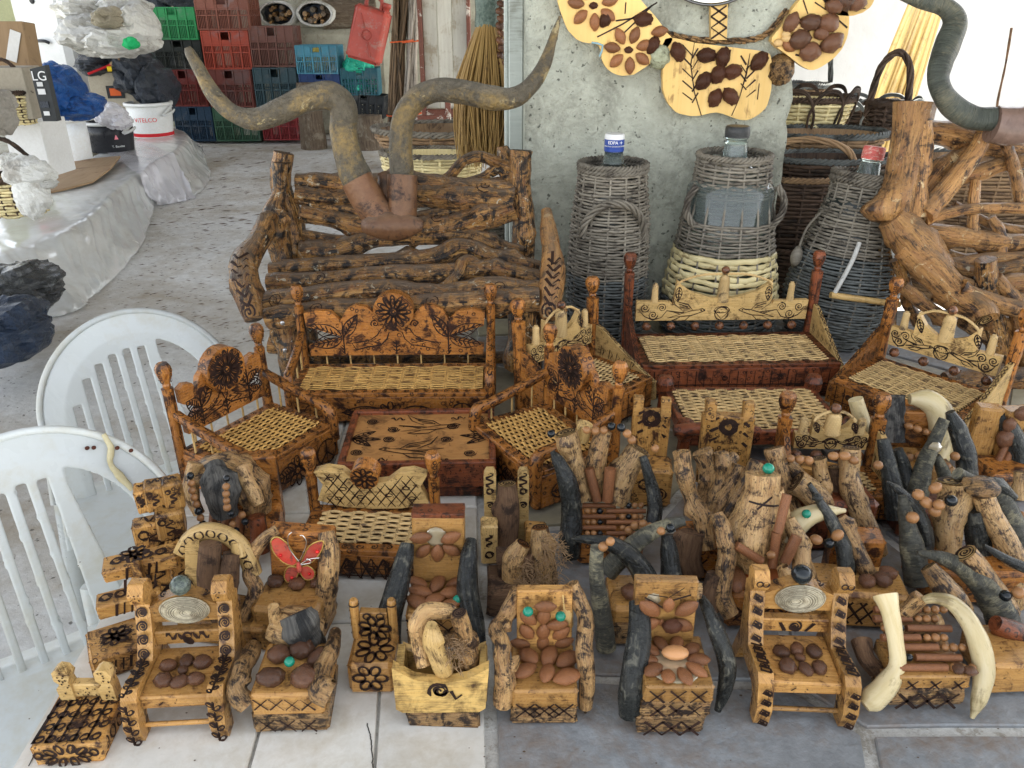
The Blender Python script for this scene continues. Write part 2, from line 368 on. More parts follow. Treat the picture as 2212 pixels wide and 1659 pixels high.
# ---------------------------------------------------------------- burnt drawings
def circ(x, y, r, ry=None, a=0, n=14, m=1.):
    ry = ry or r; return [(x + cos(a) * r * cos(t) - sin(a) * ry * sin(t), y + sin(a) * r * cos(t) + cos(a) * ry * sin(t)) for t in [2 * pi * m * i / n for i in range(n + 1)]]
def spiral(x, y, r, turns=2.2, a0=0, sg=1, n=26): return [(x + r * (i / n) * cos(a0 + sg * 2 * pi * turns * i / n), y + r * (i / n) * sin(a0 + sg * 2 * pi * turns * i / n)) for i in range(n + 1)]
def line(*p): return list(p)
def leaf(x, y, L, w, a, veins=5):
    ca, sa = cos(a), sin(a); t = lambda u, v: (x + ca * u - sa * v, y + sa * u + ca * v); o = []
    o.append([t(L * i / 10, w * sin(pi * (i / 10) ** .8)) for i in range(11)]); o.append([t(L * i / 10, -w * sin(pi * (i / 10) ** .8)) for i in range(11)])
    o.append([t(0, 0), t(L * 1.0, 0)])
    for i in range(1, veins): u = L * i / veins * .85; o += [[t(u, 0), t(u + L * .12, w * .7 * sin(pi * i / veins))], [t(u, 0), t(u + L * .12, -w * .7 * sin(pi * i / veins))]]
    return o
def flower(x, y, r, n, rc=.22): return [circ(x + r * .62 * cos(2 * pi * i / n), y + r * .62 * sin(2 * pi * i / n), r * .36, r * .36 * min(1, 4.4 / n), 2 * pi * i / n, 10) for i in range(n)] + [circ(x, y, r * rc)]
def xmark(x, y, s): return [[(x - s, y - s), (x + s, y + s)], [(x - s, y + s), (x + s, y - s)]]
def scur(x, y, s, a=0): ca, sa = cos(a), sin(a); return [[(x + ca * u - sa * v, y + sa * u + ca * v) for u, v in [(s * (i / 6 - 1), s * .45 * sin(pi * i / 3)) for i in range(13)]]]
def swallow(x, y, s, f=1):
    t = lambda pts: [(x + f * a * s, y + b * s) for a, b in pts]
    return [t([(1, .1), (.8, .22), (.62, .12), (.3, .1), (-.2, -.05), (-1.1, -.35), (-.3, -.25), (.2, -.22), (.6, -.08), (.8, .0), (1, .1)]), t([(.3, .1), (0, .45), (-.6, .62), (-.95, .95), (-.75, .45), (-.3, .1)]),
            t([(.2, -.2), (-.1, -.5), (-.6, -.55), (-.85, -.5), (-.4, -.3)]), t([(-.2, -.05), (-1.2, .1), (-.4, -.12)]), t([(.0, .3), (-.55, .5)]), t([(.1, .2), (-.4, .3)]), circ(x + f * .78 * s, y + .1 * s, .03 * s, n=6)]
def hen(x, y, s, f=1):
    t = lambda pts: [(x + f * a * s, y + b * s) for a, b in pts]
    return [t([(.7, .62), (.95, .5), (.72, .45), (.6, .1), (.3, -.2), (-.3, -.3), (-.9, -.45), (-1.1, -.1), (-.7, -.05), (-.2, .05), (.15, .3), (.35, .62), (.55, .7), (.7, .62)]), t([(.45, .7), (.4, .9)]), t([(.55, .72), (.58, .92)]), circ(x + f * .55 * s, y + .55 * s, .05 * s, n=6),
            t([(.3, .1), (.0, -.05), (.3, -.12)]), t([(.1, .15), (-.15, 0), (.1, -.1)]), t([(-.1, .0), (-.4, -.1), (-.1, -.18)])]
def dots(x0, y0, x1, y1, n, s=.0007): return [[(a, b), (a + s * 2, b + s)] for a, b in [(R.uniform(x0, x1), R.uniform(y0, y1)) for _ in range(n)]]
def burn(b, strokes, M, w=.0016, off=.0004):
    w = w * 1.3 + .0003
    for st in strokes:
        pts = [V((x, y, 0)) for x, y in st]; n = len(pts); L_, R_ = [], []
        if n < 2: continue
        for i, p in enumerate(pts):
            d = pts[min(i + 1, n - 1)] - pts[max(i - 1, 0)]; d = d.normalized() if d.length > 1e-9 else V((1, 0, 0))
            pe = V((-d.y, d.x, 0)) * w * .5 * (.85 + .9 * noise.noise(p * 160 + V((len(st), 0, 0))))
            if i in (0, n - 1) and n > 3 and (pts[0] - pts[-1]).length > w: pe *= .5
            L_.append(M @ (p + pe + V((0, 0, off)))); R_.append(M @ (p - pe + V((0, 0, off))))
        b.add(L_ + R_, [[i, i + n, i + n + 1, i + 1] for i in range(n - 1)], None, False)
def burn_tube(b, samp, strokes, w=.0016, off=.0009):
    """strokes in (angle, 0..1 along)"""
    for st in strokes:
        n = len(st); L_, R_ = [], []
        for i, (a, l) in enumerate(st):
            a2, l2 = st[min(i + 1, n - 1)]; a1, l1 = st[max(i - 1, 0)]
            d = V(((a2 - a1) * samp.r, (l2 - l1) * samp.L, 0)); d = d.normalized() if d.length > 1e-9 else V((1, 0, 0))
            pa, pl = -d.y * w * .5 / samp.r, d.x * w * .5 / samp.L
            L_.append(samp(a + pa, l + pl, off)); R_.append(samp(a - pa, l - pl, off))
        b.add(L_ + R_, [[i, i + n, i + n + 1, i + 1] for i in range(n - 1)], None, False)
def frame(o, ex, ey):                   # matrix from drawing plane to space
    ex = V(ex).normalized(); ey = V(ey); ey = (ey - ex * ey.dot(ex)).normalized(); ez = ex.cross(ey)
    M = Matrix.Identity(4)
    for i in range(3): M[i][0], M[i][1], M[i][2], M[i][3] = ex[i], ey[i], ez[i], o[i]
    return M
"""END1"""
# ================================================================ THE SETTING
conc = mat('concrete_floor', (.58, .58, .56), (.47, .47, .455), (.34, .30, .24), (1, 1), 1.1, .42, .8, 0, .8, .006, fine=28, speck=18, dsharp=.2)
pill = mat('rough_concrete', (.47, .485, .405), (.34, .35, .29), (.25, .255, .21), (1, 1), 7, .36, .9, 0, 1, .012, fine=30, speck=34, dsharp=.12)
plas = mat('grey_plaster', (.42, .41, .33), (.33, .32, .26), (.24, .22, .17), (1, 1), 2, .35, .9, 0, .6, .01, fine=14)
lime = mat('white_limewash', (.82, .81, .78), (.76, .75, .72), None, (1, 1), 2, .3, .9, 0, .4, .01, fine=10)
roofm = mat('roof_concrete', (.20, .19, .175), (.16, .155, .14), None, (1, 1), 1, .3, .9, 0, .3, .01)
tilem = mat('worn_marble_tile', (.64, .62, .56), (.57, .55, .49), (.46, .41, .32), (1, 1), 6, .33, .33, 0, .25, .001, fine=40, dsharp=.2)
slate = mat('blue_slate', (.29, .305, .31), (.20, .21, .215), (.20, .15, .11), (1, 1), 6, .42, .5, 0, .7, .003, fine=42, dsharp=.2)
beige = mat('beige_flagstone', (.40, .36, .25), (.32, .29, .20), (.22, .20, .16), (1, 1), 5, .35, .5, 0, .5, .002, fine=30, dsharp=.2)
grout = mat('pale_grout', (.46, .45, .41), (.36, .35, .32), (.26, .24, .2), (1, 1), 20, .3, .9, 0, .8, .003, fine=120)
b = B(); n = 60
vs = [(-40 + 80 * i / n, -20 + 80 * j / n, 0) for j in range(n + 1) for i in range(n + 1)]
b.add(vs, [[j * (n + 1) + i, j * (n + 1) + i + 1, (j + 1) * (n + 1) + i + 1, (j + 1) * (n + 1) + i] for j in range(n) for i in range(n)])
struct('floor', b, conc)
b = B(); b.box((-.75, 6.25, 3.0), (6.1, 10.9, .16)); b.box((4.3, 2.45, 3.004), (4.0, 3.3, .16)); struct('roof', b, roofm)  # roof out of view, its edges and dark tone set to shape the skylight
b = B(); b.box((-1.9, 11.4, 1.5), (8.6, .3, 3)); struct('back_wall', b, plas)
b = B(); b.box((4.9, 6.6, 1.4), (8.2, .25, 2.9)); struct('courtyard_wall', b, lime)
# rough concrete pillar, broken along its right edge
b = B(); px0, px1, py0, py1 = .035, .762, 2.262, 2.95; nx, nz = 30, 90; rows = []
def pil(x, y, z):
    e = max(0, 1 - abs(x - px1) / .10); d = noise.noise(V((x * 5, z * 5, 1))) * .004 + noise.noise(V((x * 22, z * 22, 9))) * .003
    xx = x + e * (noise.noise(V((3, z * 7, y))) * .03 + noise.noise(V((3, z * 30, y))) * .012 - .012) - .05 * max(0, .9 - z) * e
    return V((xx, y + d + e * .02 * abs(noise.noise(V((9, z * 14, 0)))), z))
prof = [(px0, py1)] + [(px0 + (px1 - px0) * i / nx, py0) for i in range(nx + 1)] + [(px1, py0 + .02), (px1 + .004, py0 + .12), (px1, py1)]
m_ = len(prof); vs = [pil(x, y, .3 + 2.62 * k / nz) for k in range(nz + 1) for x, y in prof]
b.add(vs, [[k * m_ + i, k * m_ + i + 1, (k + 1) * m_ + i + 1, (k + 1) * m_ + i] for k in range(nz) for i in range(m_ - 1)])
single('concrete_pillar', b, pill, 'rough grey green concrete pillar behind the wicker covered bottles, chipped along its right edge', 'pillar')
b = B(); b.box((.012, 2.72, 1.46), (.045, .3, 2.92), ch=.004); b.box((-.018, 2.78, 1.46), (.014, .2, 2.92), ch=.004)
single('door_jamb', b, mat('grey_painted_jamb', (.42, .45, .42), (.36, .39, .36), (.25, .26, .23), (80, 6), 4, .3, .7, 0, .4, .002), 'smooth grey painted door jamb left of the rough pillar', 'door jamb')
# the table: masonry block with tiles and flagstones
TY = rad(3.3); TO = V((-.631, .835, 0)); EX = V((cos(TY), sin(TY), 0)); EY = V((-sin(TY), cos(TY), 0))
def tab(a, c, z=T): p = TO + EX * a + EY * c; return V((p.x, p.y, z))
rt = root('display_table', 'long masonry display table with white tiles on its left and slate flags on its right', 'table', (0, 0, 0))
b = B(); c = tab(1.45, .365, T - .30); b.box(c, (2.9 - .02, 2.08, .585), (0, 0, TY), ch=.01); part('masonry_base', b, grout, rt)
def slabpoly(poly, z0, z1, jit=.002, ch=.003):
    b = B(); n = len(poly); cx = sum(p[0] for p in poly) / n; cy = sum(p[1] for p in poly) / n
    top = [V((x, y, z1)) for x, y in poly]; ins = []
    for p in top: d = V((cx, cy, z1)) - p; ins.append(p + d.normalized() * ch); p.z -= ch
    bot = [V((p.x, p.y, z0)) for p in top]
    b.add(ins, [list(range(n))], None, False)
    b.add(ins + top, [[i, i + n, (i + 1) % n + n, (i + 1) % n] for i in range(n)], None, False)
    b.add(top + bot, [[i, i + n, (i + 1) % n + n, (i + 1) % n] for i in range(n)], None, False)
    return b
rows_ = [-.52, -.212, .088, .388, .688, .988, 1.395]
for i in range(2):
    for j in range(6):
        a0, a1 = .295 * i, .295 * (i + 1); g = .0022; c0, c1 = rows_[j], rows_[j + 1]
        if i == 1 and j == 1:
            for (x0, x1) in ((a0, a0 + .157), (a0 + .157, a1)):
                part('tile', slabpoly([tab(*p)[:2] for p in [(x0 + g, c0 + g), (x1 - g * .6, c0 + g), (x1 - g * .6 - (.012 if x1 < a1 else 0), c1 - g), (x0 + g - (.012 if x0 > a0 else 0), c1 - g)]], T - .02, T - R.random() * .0006), tilem, rt)
            continue
        part('tile', slabpoly([tab(*p)[:2] for p in [(a0 + g, c0 + g), (a1 - g, c0 + g), (a1 - g, c1 - g), (a0 + g, c1 - g)]], T - .02, T - R.random() * .0006), tilem, rt)
def clip(poly, nx_, ny_, d):
    o = []; n = len(poly)
    for i in range(n):
        p, q_ = poly[i], poly[(i + 1) % n]; a = p[0] * nx_ + p[1] * ny_ - d; c = q_[0] * nx_ + q_[1] * ny_ - d
        if a <= 0: o.append(p)
        if a * c < 0: t = a / (a - c); o.append((p[0] + t * (q_[0] - p[0]), p[1] + t * (q_[1] - p[1])))
    return o
rs = random.Random(5); sites = [(.62 + .40 * (i + .5) + rs.uniform(-.13, .13), -.5 + .36 * (j + .5) + rs.uniform(-.12, .12)) for i in range(6) for j in range(6)]
for i, s in enumerate(sites):
    poly = [(.606, -.52), (2.88, -.52), (2.88, 1.395), (.606, 1.395)]
    for j, t in enumerate(sites):
        if i == j or not poly: continue
        dx, dy = t[0] - s[0], t[1] - s[1]; L = math.hypot(dx, dy)
        poly = clip(poly, dx / L, dy / L, ((s[0] + t[0]) / 2 * dx + (s[1] + t[1]) / 2 * dy) / L - .009)
    if len(poly) > 2:
        pp = []
        for k in range(len(poly)):
            p, q_ = poly[k], poly[(k + 1) % len(poly)]
            for t in (0, .33, .66):
                x, y = p[0] + t * (q_[0] - p[0]), p[1] + t * (q_[1] - p[1]); pp.append((x + .005 * noise.noise(V((x * 20, y * 20, i))), y + .005 * noise.noise(V((x * 20, y * 20, i + 50)))))
        fr = s[1] < .25 or rs.random() < .25
        part('flagstone', slabpoly([tab(*p)[:2] for p in pp], T - .02, T - .001 - rs.random() * .001, ch=.002), slate if fr else beige, rt)
b = B()
for pts in ([(805, 1659), (803, 1600), (792, 1562)], [(60, 1655), (95, 1600)], [(640, 1250), (668, 1285), (690, 1330)]):
    for k, ((u0, v0), (u1, v1)) in enumerate(zip(pts, pts[1:])):
        n = 6
        for i in range(n):
            a, c = P(u0 + (u1 - u0) * i / n + R.uniform(-1.5, 1.5), v0 + (v1 - v0) * i / n, T + .0006), P(u0 + (u1 - u0) * (i + 1) / n + R.uniform(-1.5, 1.5), v0 + (v1 - v0) * (i + 1) / n, T + .0006); w_ = V((.0008, 0, 0)); b.add([a - w_, a + w_, c + w_, c - w_], [[0, 1, 2, 3]], None, False)
part('hairline_crack', b, mat('crack_dirt', (.05, .045, .04), None, None, rough=1, bump=0), rt, kind='stuff')
b = B()
for i in range(260):
    p = P(R.uniform(30, 2200), R.uniform(700, 1655), T + .0004); r_ = R.uniform(.0004, .0016) * (1 + (R.random() > .93)); b.add([p + V((r_ * cos(a), r_ * sin(a) * .7, .0003)) for a in (0, 1.2, 2.5, 3.7, 5)], [[0, 1, 2, 3, 4]], None, False)
single('table_crumbs', b, mat('dark_crumb', (.09, .06, .035), None, None, rough=1, bump=0), 'tiny crumbs of bark and dust scattered over the table top', None, kind='stuff')
# litter on the floor
b = B(); rl = random.Random(3)
for i in range(900):
    u, v = rl.uniform(250, 800), rl.uniform(300, 760); p = P(u, v, .004); a = rl.uniform(-.5, .5); L = rl.uniform(.01, .05) * (1 if v < 500 else .5); w_ = L * .18
    d, e = V((cos(a), sin(a), .1)) * L, V((-sin(a), cos(a), .2)) * w_
    b.add([p, p + d + e, p + d * 2, p + d - e], [[0, 3, 2, 1]], None, False)
single('dry_litter', b, barkb, 'scattered dry twigs and leaf crumbs on the concrete floor', None, kind='stuff')
# ================================================================ builders of woven work
def rstrand(prof, z, n, amp, ph, r, zj=0, seed=0, flat=1):
    """closed ring at the height z woven round n stakes"""
    b = B(); m = n * 4; pts = []
    for k in range(m + 1):
        a = 2 * pi * k / m; k_ = k % m
        rr = prof(z) + amp * cos(pi * k_ / 2 * 1.0 / 1 + ph) * 1.0
        pts.append((rr * cos(a), rr * sin(a), z + zj * noise.noise(V((cos(a) * 2, sin(a) * 2, seed * 1.7)))))
    b.tube(pts, r, 5 if flat == 1 else 6, 1, up=(0, 0, 1), cap=False, flat=flat); return b
def interp(tb):
    def f(z):
        for (z0, r0), (z1, r1) in zip(tb, tb[1:]):
            if z <= z1: t = max(0, min(1, (z - z0) / (z1 - z0 + 1e-9))); return r0 + (r1 - r0) * t
        return tb[-1][1]
    return f
def braid(b, prof, z, r, turns, amp, ph0=0):
    for ph in (0, 2.1, 4.2):
        pts = [((prof(z) + amp * cos(turns * a + ph)) * cos(a), (prof(z) + amp * cos(turns * a + ph)) * sin(a), z + amp * sin(turns * a + ph)) for a in [2 * pi * i / 72 for i in range(73)]]
        b.tube(pts, r, 5, 1, up=(0, 0, 1), cap=False)
def twisted(b, pts, r, amp, tw, n=4):
    """handle of n withies twisted round each other"""
    P_ = [V(p) for p in pts]; C = []
    for i in range(len(P_) - 1):
        for k in range(6):
            t = k / 6; p0, p1, p2, p3 = P_[max(i - 1, 0)], P_[i], P_[i + 1], P_[min(i + 2, len(P_) - 1)]
            C.append(.5 * ((2 * p1) + (p2 - p0) * t + (2 * p0 - 5 * p1 + 4 * p2 - p3) * t * t + (3 * p1 - p0 - 3 * p2 + p3) * t ** 3))
    C.append(P_[-1])
    for j in range(n):
        o = []
        for i, c in enumerate(C):
            t = (C[min(i + 1, len(C) - 1)] - C[max(i - 1, 0)]).normalized(); x = t.orthogonal().normalized() if abs(t.y) > .9 else t.cross(V((0, 1, 0))).normalized(); y = t.cross(x)
            a = tw * i / len(C) * 2 * pi + j * 2 * pi / n; o.append(c + (x * cos(a) + y * sin(a)) * amp)
        b.tube(o, r, 5, 1)
def wicker(par, tb, nst, dz, r, bands, stake_m, amp=None, z0=0, z1=None, gaps=(), jit=.4, skip_back=False):
    """rings and stakes over the profile tb [(z, r)]; bands [(z up to, material, thickness factor)]"""
    prof = interp(tb); z1 = z1 or tb[-1][0]; z = z0 + r; i = 0; amp = amp or r * .9
    while z < z1 - r:
        if any(a < z < c for a, c in gaps): z += dz; i += 1; continue
        m_, k = next(((m_, k) for lim, m_, k in bands if z <= lim))
        part('withy', rstrand(prof, z, nst, amp, pi * (i % 2), r * (k if k < 1.5 else k * .55) * R.uniform(.85, 1.15), dz * jit * (1 if k < 1.5 else 2.2), i, 1 if k < 1.5 else 2.3), m_, par); z += dz * k * R.uniform(.9, 1.1); i += 1
    b = B()
    for j in range(nst):
        b = B(); a = 2 * pi * (j * 4 + .5) / (nst * 4)
        b.tube([(prof(zz) * cos(a), prof(zz) * sin(a), zz) for zz in [z0 + (z1 - z0) * k / 7 for k in range(8)]], r * .9, 5, 1); part('stake', b, stake_m, par)
# ================================================================ wicker covered bottles
glass = mat('clear_bottle_glass', (.75, .88, .84), None, None, rough=.04, bump=0, trans=.9)
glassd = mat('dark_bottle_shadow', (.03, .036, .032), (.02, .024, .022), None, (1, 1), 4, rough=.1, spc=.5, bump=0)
def bottle(par, zt, rb, zs, rn, capm, caph, cap2=None, bodym=None):
    b = B(); b.lathe([(rb * .96, .01), (rb, .05), (rb, zs - .07), (rb * .75, zs - .03), (rn * 1.3, zs)], 24); part('bottle_body', b, bodym or glassd, par)
    b = B(); b.lathe([(rn * 1.35, zs - .01), (rn * 1.1, zs + (zt - zs) * .45), (rn, zt - caph - .006), (rn * 1.12, zt - caph - .004), (rn * 1.12, zt - caph)], 20); part('bottle_neck', b, glass, par)
    b = B(); n = 32; pr = [(rn * 1.2, zt - caph), (rn * 1.22, zt - caph * .5), (rn * 1.2, zt - .003), (rn * 1.08, zt)]
    b.lathe(pr, n); cp_ = part('bottle_cap', b, capm, par)
    if cap2: b = B(); b.lathe([(rn * 1.21, zt - caph * .28), (rn * 1.23, zt - caph * .25), (rn * 1.2, zt - .002), (rn * 1.1, zt + .001)], n); part('cap_top', b, cap2, cp_)
    for k in range(3): b = B(); b.lathe([(rn * 1.215, 0), (rn * 1.24, .001), (rn * 1.215, .002)], n, (0, 0, zt - caph + .004 + k * .004), cap=False); part('cap_ridge', b, capm, cp_)
blue = mat('blue_cap_plastic', (.02, .06, .30), None, None, rough=.3, bump=0); capw = mat('white_cap_plastic', (.75, .76, .76), None, None, rough=.35, bump=0)
blackp = mat('black_cap_plastic', (.02, .022, .022), (.06, .06, .06), None, (1, 1), 90, rough=.4, bump=0); capr = mat('worn_red_cap', (.55, .09, .08), (.48, .12, .10), (.62, .45, .38), (1, 1), 70, .3, .5, 0, .3, .001, fine=150)
def prof_px(pts, cu, base, Y):
    """(v, half width) measured in the picture -> (height, radius)"""
    m = mpp(base); return sorted([(max(Q(cu, v, Y).z - T, 0), hw * m) for v, hw in pts])
GW = 'wicker covered bottles in a row'
base = V((.262, 2.10, T)); r1 = root('wicker_bottle', 'tall slim grey wicker covered bottle with blue and white cap, leftmost of the three', 'demijohn', base, group=GW)
tb = [(0, .098), (.06, .106), (.16, .108), (.28, .104), (.36, .1), (.44, .088), (.485, .086)]
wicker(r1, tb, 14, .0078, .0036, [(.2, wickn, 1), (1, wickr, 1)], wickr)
b = B(); braid(b, interp(tb), .487, .0042, 17, .006); braid(b, interp(tb), .476, .004, 15, .005); part('braided_rim', b, wickr, r1)
b = B(); twisted(b, [(-.078, -.07, .315), (-.075, -.085, .355), (-.04, -.11, .40), (0, -.122, .412), (.045, -.11, .395), (.075, -.08, .35), (.08, -.065, .305)], .0045, .0065, 3.2); part('twisted_handle', b, wickr, r1)
bottle(r1, .562, .08, .49, .021, blue, .042, capw); r1['label'] = r1['label']
def text_on(par, s, size, loc, m, rz=0, rad_=None, rx=pi / 2, ext=.0003, name='lettering'):
    cu = bpy.data.curves.new(name, 'FONT'); cu.body = s; cu.size = size; cu.align_x = 'CENTER'; cu.align_y = 'CENTER'; cu.extrude = ext
    o = bpy.data.objects.new(name + '_tmp', cu); link(o); dg = bpy.context.evaluated_depsgraph_get(); dg.update()
    me = bpy.data.meshes.new_from_object(o.evaluated_get(dg)); bpy.data.objects.remove(o); me.materials.clear(); me.materials.append(m)
    Rm = Matrix.Rotation(rz, 4, 'Z') @ Matrix.Rotation(rx, 4, 'X')
    for v in me.vertices:
        if rad_: a = v.co.x / rad_; rr = rad_ + v.co.z; p = V((sin(a) * rr, -cos(a) * rr, v.co.y)); v.co = Matrix.Rotation(rz, 4, 'Z') @ p + V(loc)
        else: v.co = Rm @ v.co + V(loc)
    return part(name, me, None, par)
text_on(r1, 'EDPA \u2192', .011, (0, 0, .543), capw, rad_=.0262); text_on(r1, 'ELLAS STAS GRADO IN DOMINIO', .0045, (0, 0, .534), capw, rad_=.0262)
base = V((.582, 2.13, T)); r2 = root('wicker_bottle', 'fat grey wicker covered bottle with a cream cane band and black cap', 'demijohn', base, group=GW)
tb = [(0, .135), (.05, .16), (.12, .158), (.2, .145), (.30, .125), (.36, .118), (.44, .098), (.505, .092)]
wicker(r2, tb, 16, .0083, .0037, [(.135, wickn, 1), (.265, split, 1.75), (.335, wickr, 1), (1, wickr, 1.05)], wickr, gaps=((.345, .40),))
b = B(); braid(b, interp(tb), .505, .0042, 17, .006); part('braided_rim', b, wickr, r2)
for sx, a0 in ((-1, 0), (1, 0)):
    b = B(); twisted(b, [(sx * .10, -.06, .33), (sx * .122, -.062, .36), (sx * .125, -.062, .40), (sx * .105, -.055, .435)], .0042, .006, 1.6); part('twisted_handle', b, wickr, r2)
bottle(r2, .578, .115, .49, .026, blackp, .028, None, glass)
base = V((.893, 2.10, T)); r3 = root('wicker_bottle', 'dark grey wicker covered bottle leaning right with worn red cap and rope handle', 'demijohn', base, group=GW); r3.rotation_euler = (rad(-3), rad(5.5), 0)
tb = [(0, .10), (.05, .13), (.13, .142), (.22, .13), (.30, .108), (.40, .083), (.455, .085)]
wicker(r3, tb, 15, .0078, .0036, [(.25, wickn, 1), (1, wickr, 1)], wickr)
b = B(); braid(b, interp(tb), .458, .0042, 17, .0065); braid(b, interp(tb), .443, .0042, 15, .0075); part('braided_rim', b, wickr, r3)
bottle(r3, .53, .09, .455, .023, capr, .032)
ropem = mat('white_flecked_rope', (.68, .68, .64), (.6, .6, .56), (.05, .05, .06), (1, 1), 95, .2, .8, 0, .3, .001)
for pts in ([(-.03, -.118, .30), (-.045, -.135, .25), (-.075, -.15, .17)], [(.062, -.10, .305), (.085, -.12, .24), (.10, -.14, .155)]):
    b = B(); b.tube(pts, .006, 7, 4); part('rope', b, ropem, r3)
b = B(); b.tube([(-.085, -.152, .165), (.105, -.145, .155)], .0085, 9, 4, rough=.05, freq=60); part('wooden_grip', b, pale, r3)
b = B(); b.tube([(-.09, .0, .36), (-.13, -.01, .31), (-.145, -.02, .24)], .0035, 6, 4); b.blob((-.145, -.02, .23), (.016, .014, .03), 8, 6); part('side_loop', b, wickr, r3)
# ================================================================ baskets behind
def basket(label, u0, u1, vt, vb, Y, m_, rimm, taper=.8, ratio=.75, group='baskets heaped behind the table', hoops=0, handle=None, hm=None, cat='basket', ny=.0, name='wicker_basket', fat=1, tilt=(0, 0), dz=.014):
    c = Q((u0 + u1) / 2, (vt + vb) / 2, Y); zt, zb = Q((u0 + u1) / 2, vt, Y).z, Q((u0 + u1) / 2, vb, Y).z; hw = (u1 - u0) / 2 * mpp(c); h = max(zt - zb, .06)
    r_ = root(name, label, cat, (c.x, Y + hw * ratio * .5, zb), group=group); r_.scale = (1, ratio, 1); r_.rotation_euler = (tilt[0], tilt[1], 0)
    tb = [(0, hw * taper), (h * .5, hw * (taper * .45 + .55)), (h, hw)]
    wicker(r_, tb, 18 if hw > .1 else 12, dz * fat, dz * .46 * fat, [(9, m_, 1)], m_, amp=dz * .35)
    b = B(); braid(b, interp(tb), h, dz * .45, 21, dz * .6); part('braided_rim', b, rimm, r_)
    b = B(); b.lathe([(.01, .006), (hw * taper * .93, .006), (interp(tb)(h * .5) * .955, h * .5), (hw * .94, h * .97)], 24, cap=False); part('added_liner', b, m_, r_)  # added liner, keeps bright background from streaking through the weave
    for k in range(hoops):
        a = 2 * pi * k / hoops; b = B(); pr = interp(tb); da = 2 * pi / hoops * .55
        for dr in (0, dz * .5): b.tube([((pr(z) + dz * .9) * cos(aa), (pr(z) + dz * .9) * sin(aa), z) for aa, z in [(a - da, h * .1), (a - da * 1.05, h * .65), (a - da * .6, h * 1.1 + dr), (a, h * 1.22 + dr), (a + da * .6, h * 1.1 + dr), (a + da * 1.05, h * .65), (a + da, h * .1)]], dz * .35, 5, 4)
        part('hoop', b, rimm, r_)
    if handle:
        hh, tw = handle; b = B(); twisted(b, [(-hw, 0, h * .5), (-hw * .98, 0, h), (-hw * .72, 0, h + hh * .72), (0, 0, h + hh), (hw * .72, 0, h + hh * .72), (hw * .98, 0, h), (hw, 0, h * .5)], dz * .42, dz * .55, tw); part('twisted_handle', b, hm or rimm, r_)
    return r_
basket('golden cane basket with dark looped hoops around its rim, right of the pillar', 1660, 1850, 215, 300, 3.1, split, wickd, .72, .8, hoops=9)
basket('small pale basket with thin looped rim and arched handle, behind the golden one', 1670, 1800, 185, 240, 3.9, wickt, wickn, .8, .8, handle=(.22, 4))
basket('dark basket with looped rim and tall thin handle, right of the golden basket', 1790, 1990, 232, 300, 3.45, wickd, wickn, .8, .8, hoops=8)
basket('small brown basket with a tall arched handle beside the carved post', 1880, 1965, 225, 280, 3.0, wickd, wickd, .8, .9, handle=(.17, 3))
basket('wide tan basket with grey braided rim lying behind the red capped bottle', 1640, 1925, 292, 350, 2.85, wickt, wickn, .8, .6, handle=None)
basket('broad brown basket with a blue grey rim under the tan one', 1660, 1935, 345, 440, 2.62, wickd, wickn, .85, .55, dz=.012)
basket('large dark brown basket with thick twisted handle beside the pillar edge', 1610, 1850, 385, 560, 2.52, wickd, wickt, .8, .6, handle=(.11, 3), dz=.012)
basket('dark basket deep in shade behind the leaning bottle', 1620, 1870, 540, 690, 2.42, wickd, wickd, .8, .5, dz=.012)
basket('wide brown basket behind the right log bench', 1960, 2330, 350, 480, 2.75, wickt, wickn, .85, .6, dz=.012)
basket('brown basket low behind the slats of the right log bench', 1940, 2360, 500, 650, 2.5, wickt, wickd, .85, .5, dz=.012)
basket('shallow grey basket with braided rim and flat split canes, behind the log bench', 800, 1110, 285, 330, 3.9, wickt, wickr, .85, .7, dz=.018)
basket('pale woven basket under the braided rim, behind the log bench', 820, 1040, 335, 400, 3.5, split, wickr, .9, .6, dz=.014)
basket('grey wicker basket behind the right half of the log bench', 890, 1120, 420, 520, 2.75, wickr, wickd, .85, .6, dz=.012)
basket('dark wicker basket under the log bench near the pillar foot', 930, 1200, 560, 680, 2.5, wickd, wickd, .85, .5, dz=.012)
"""END2"""
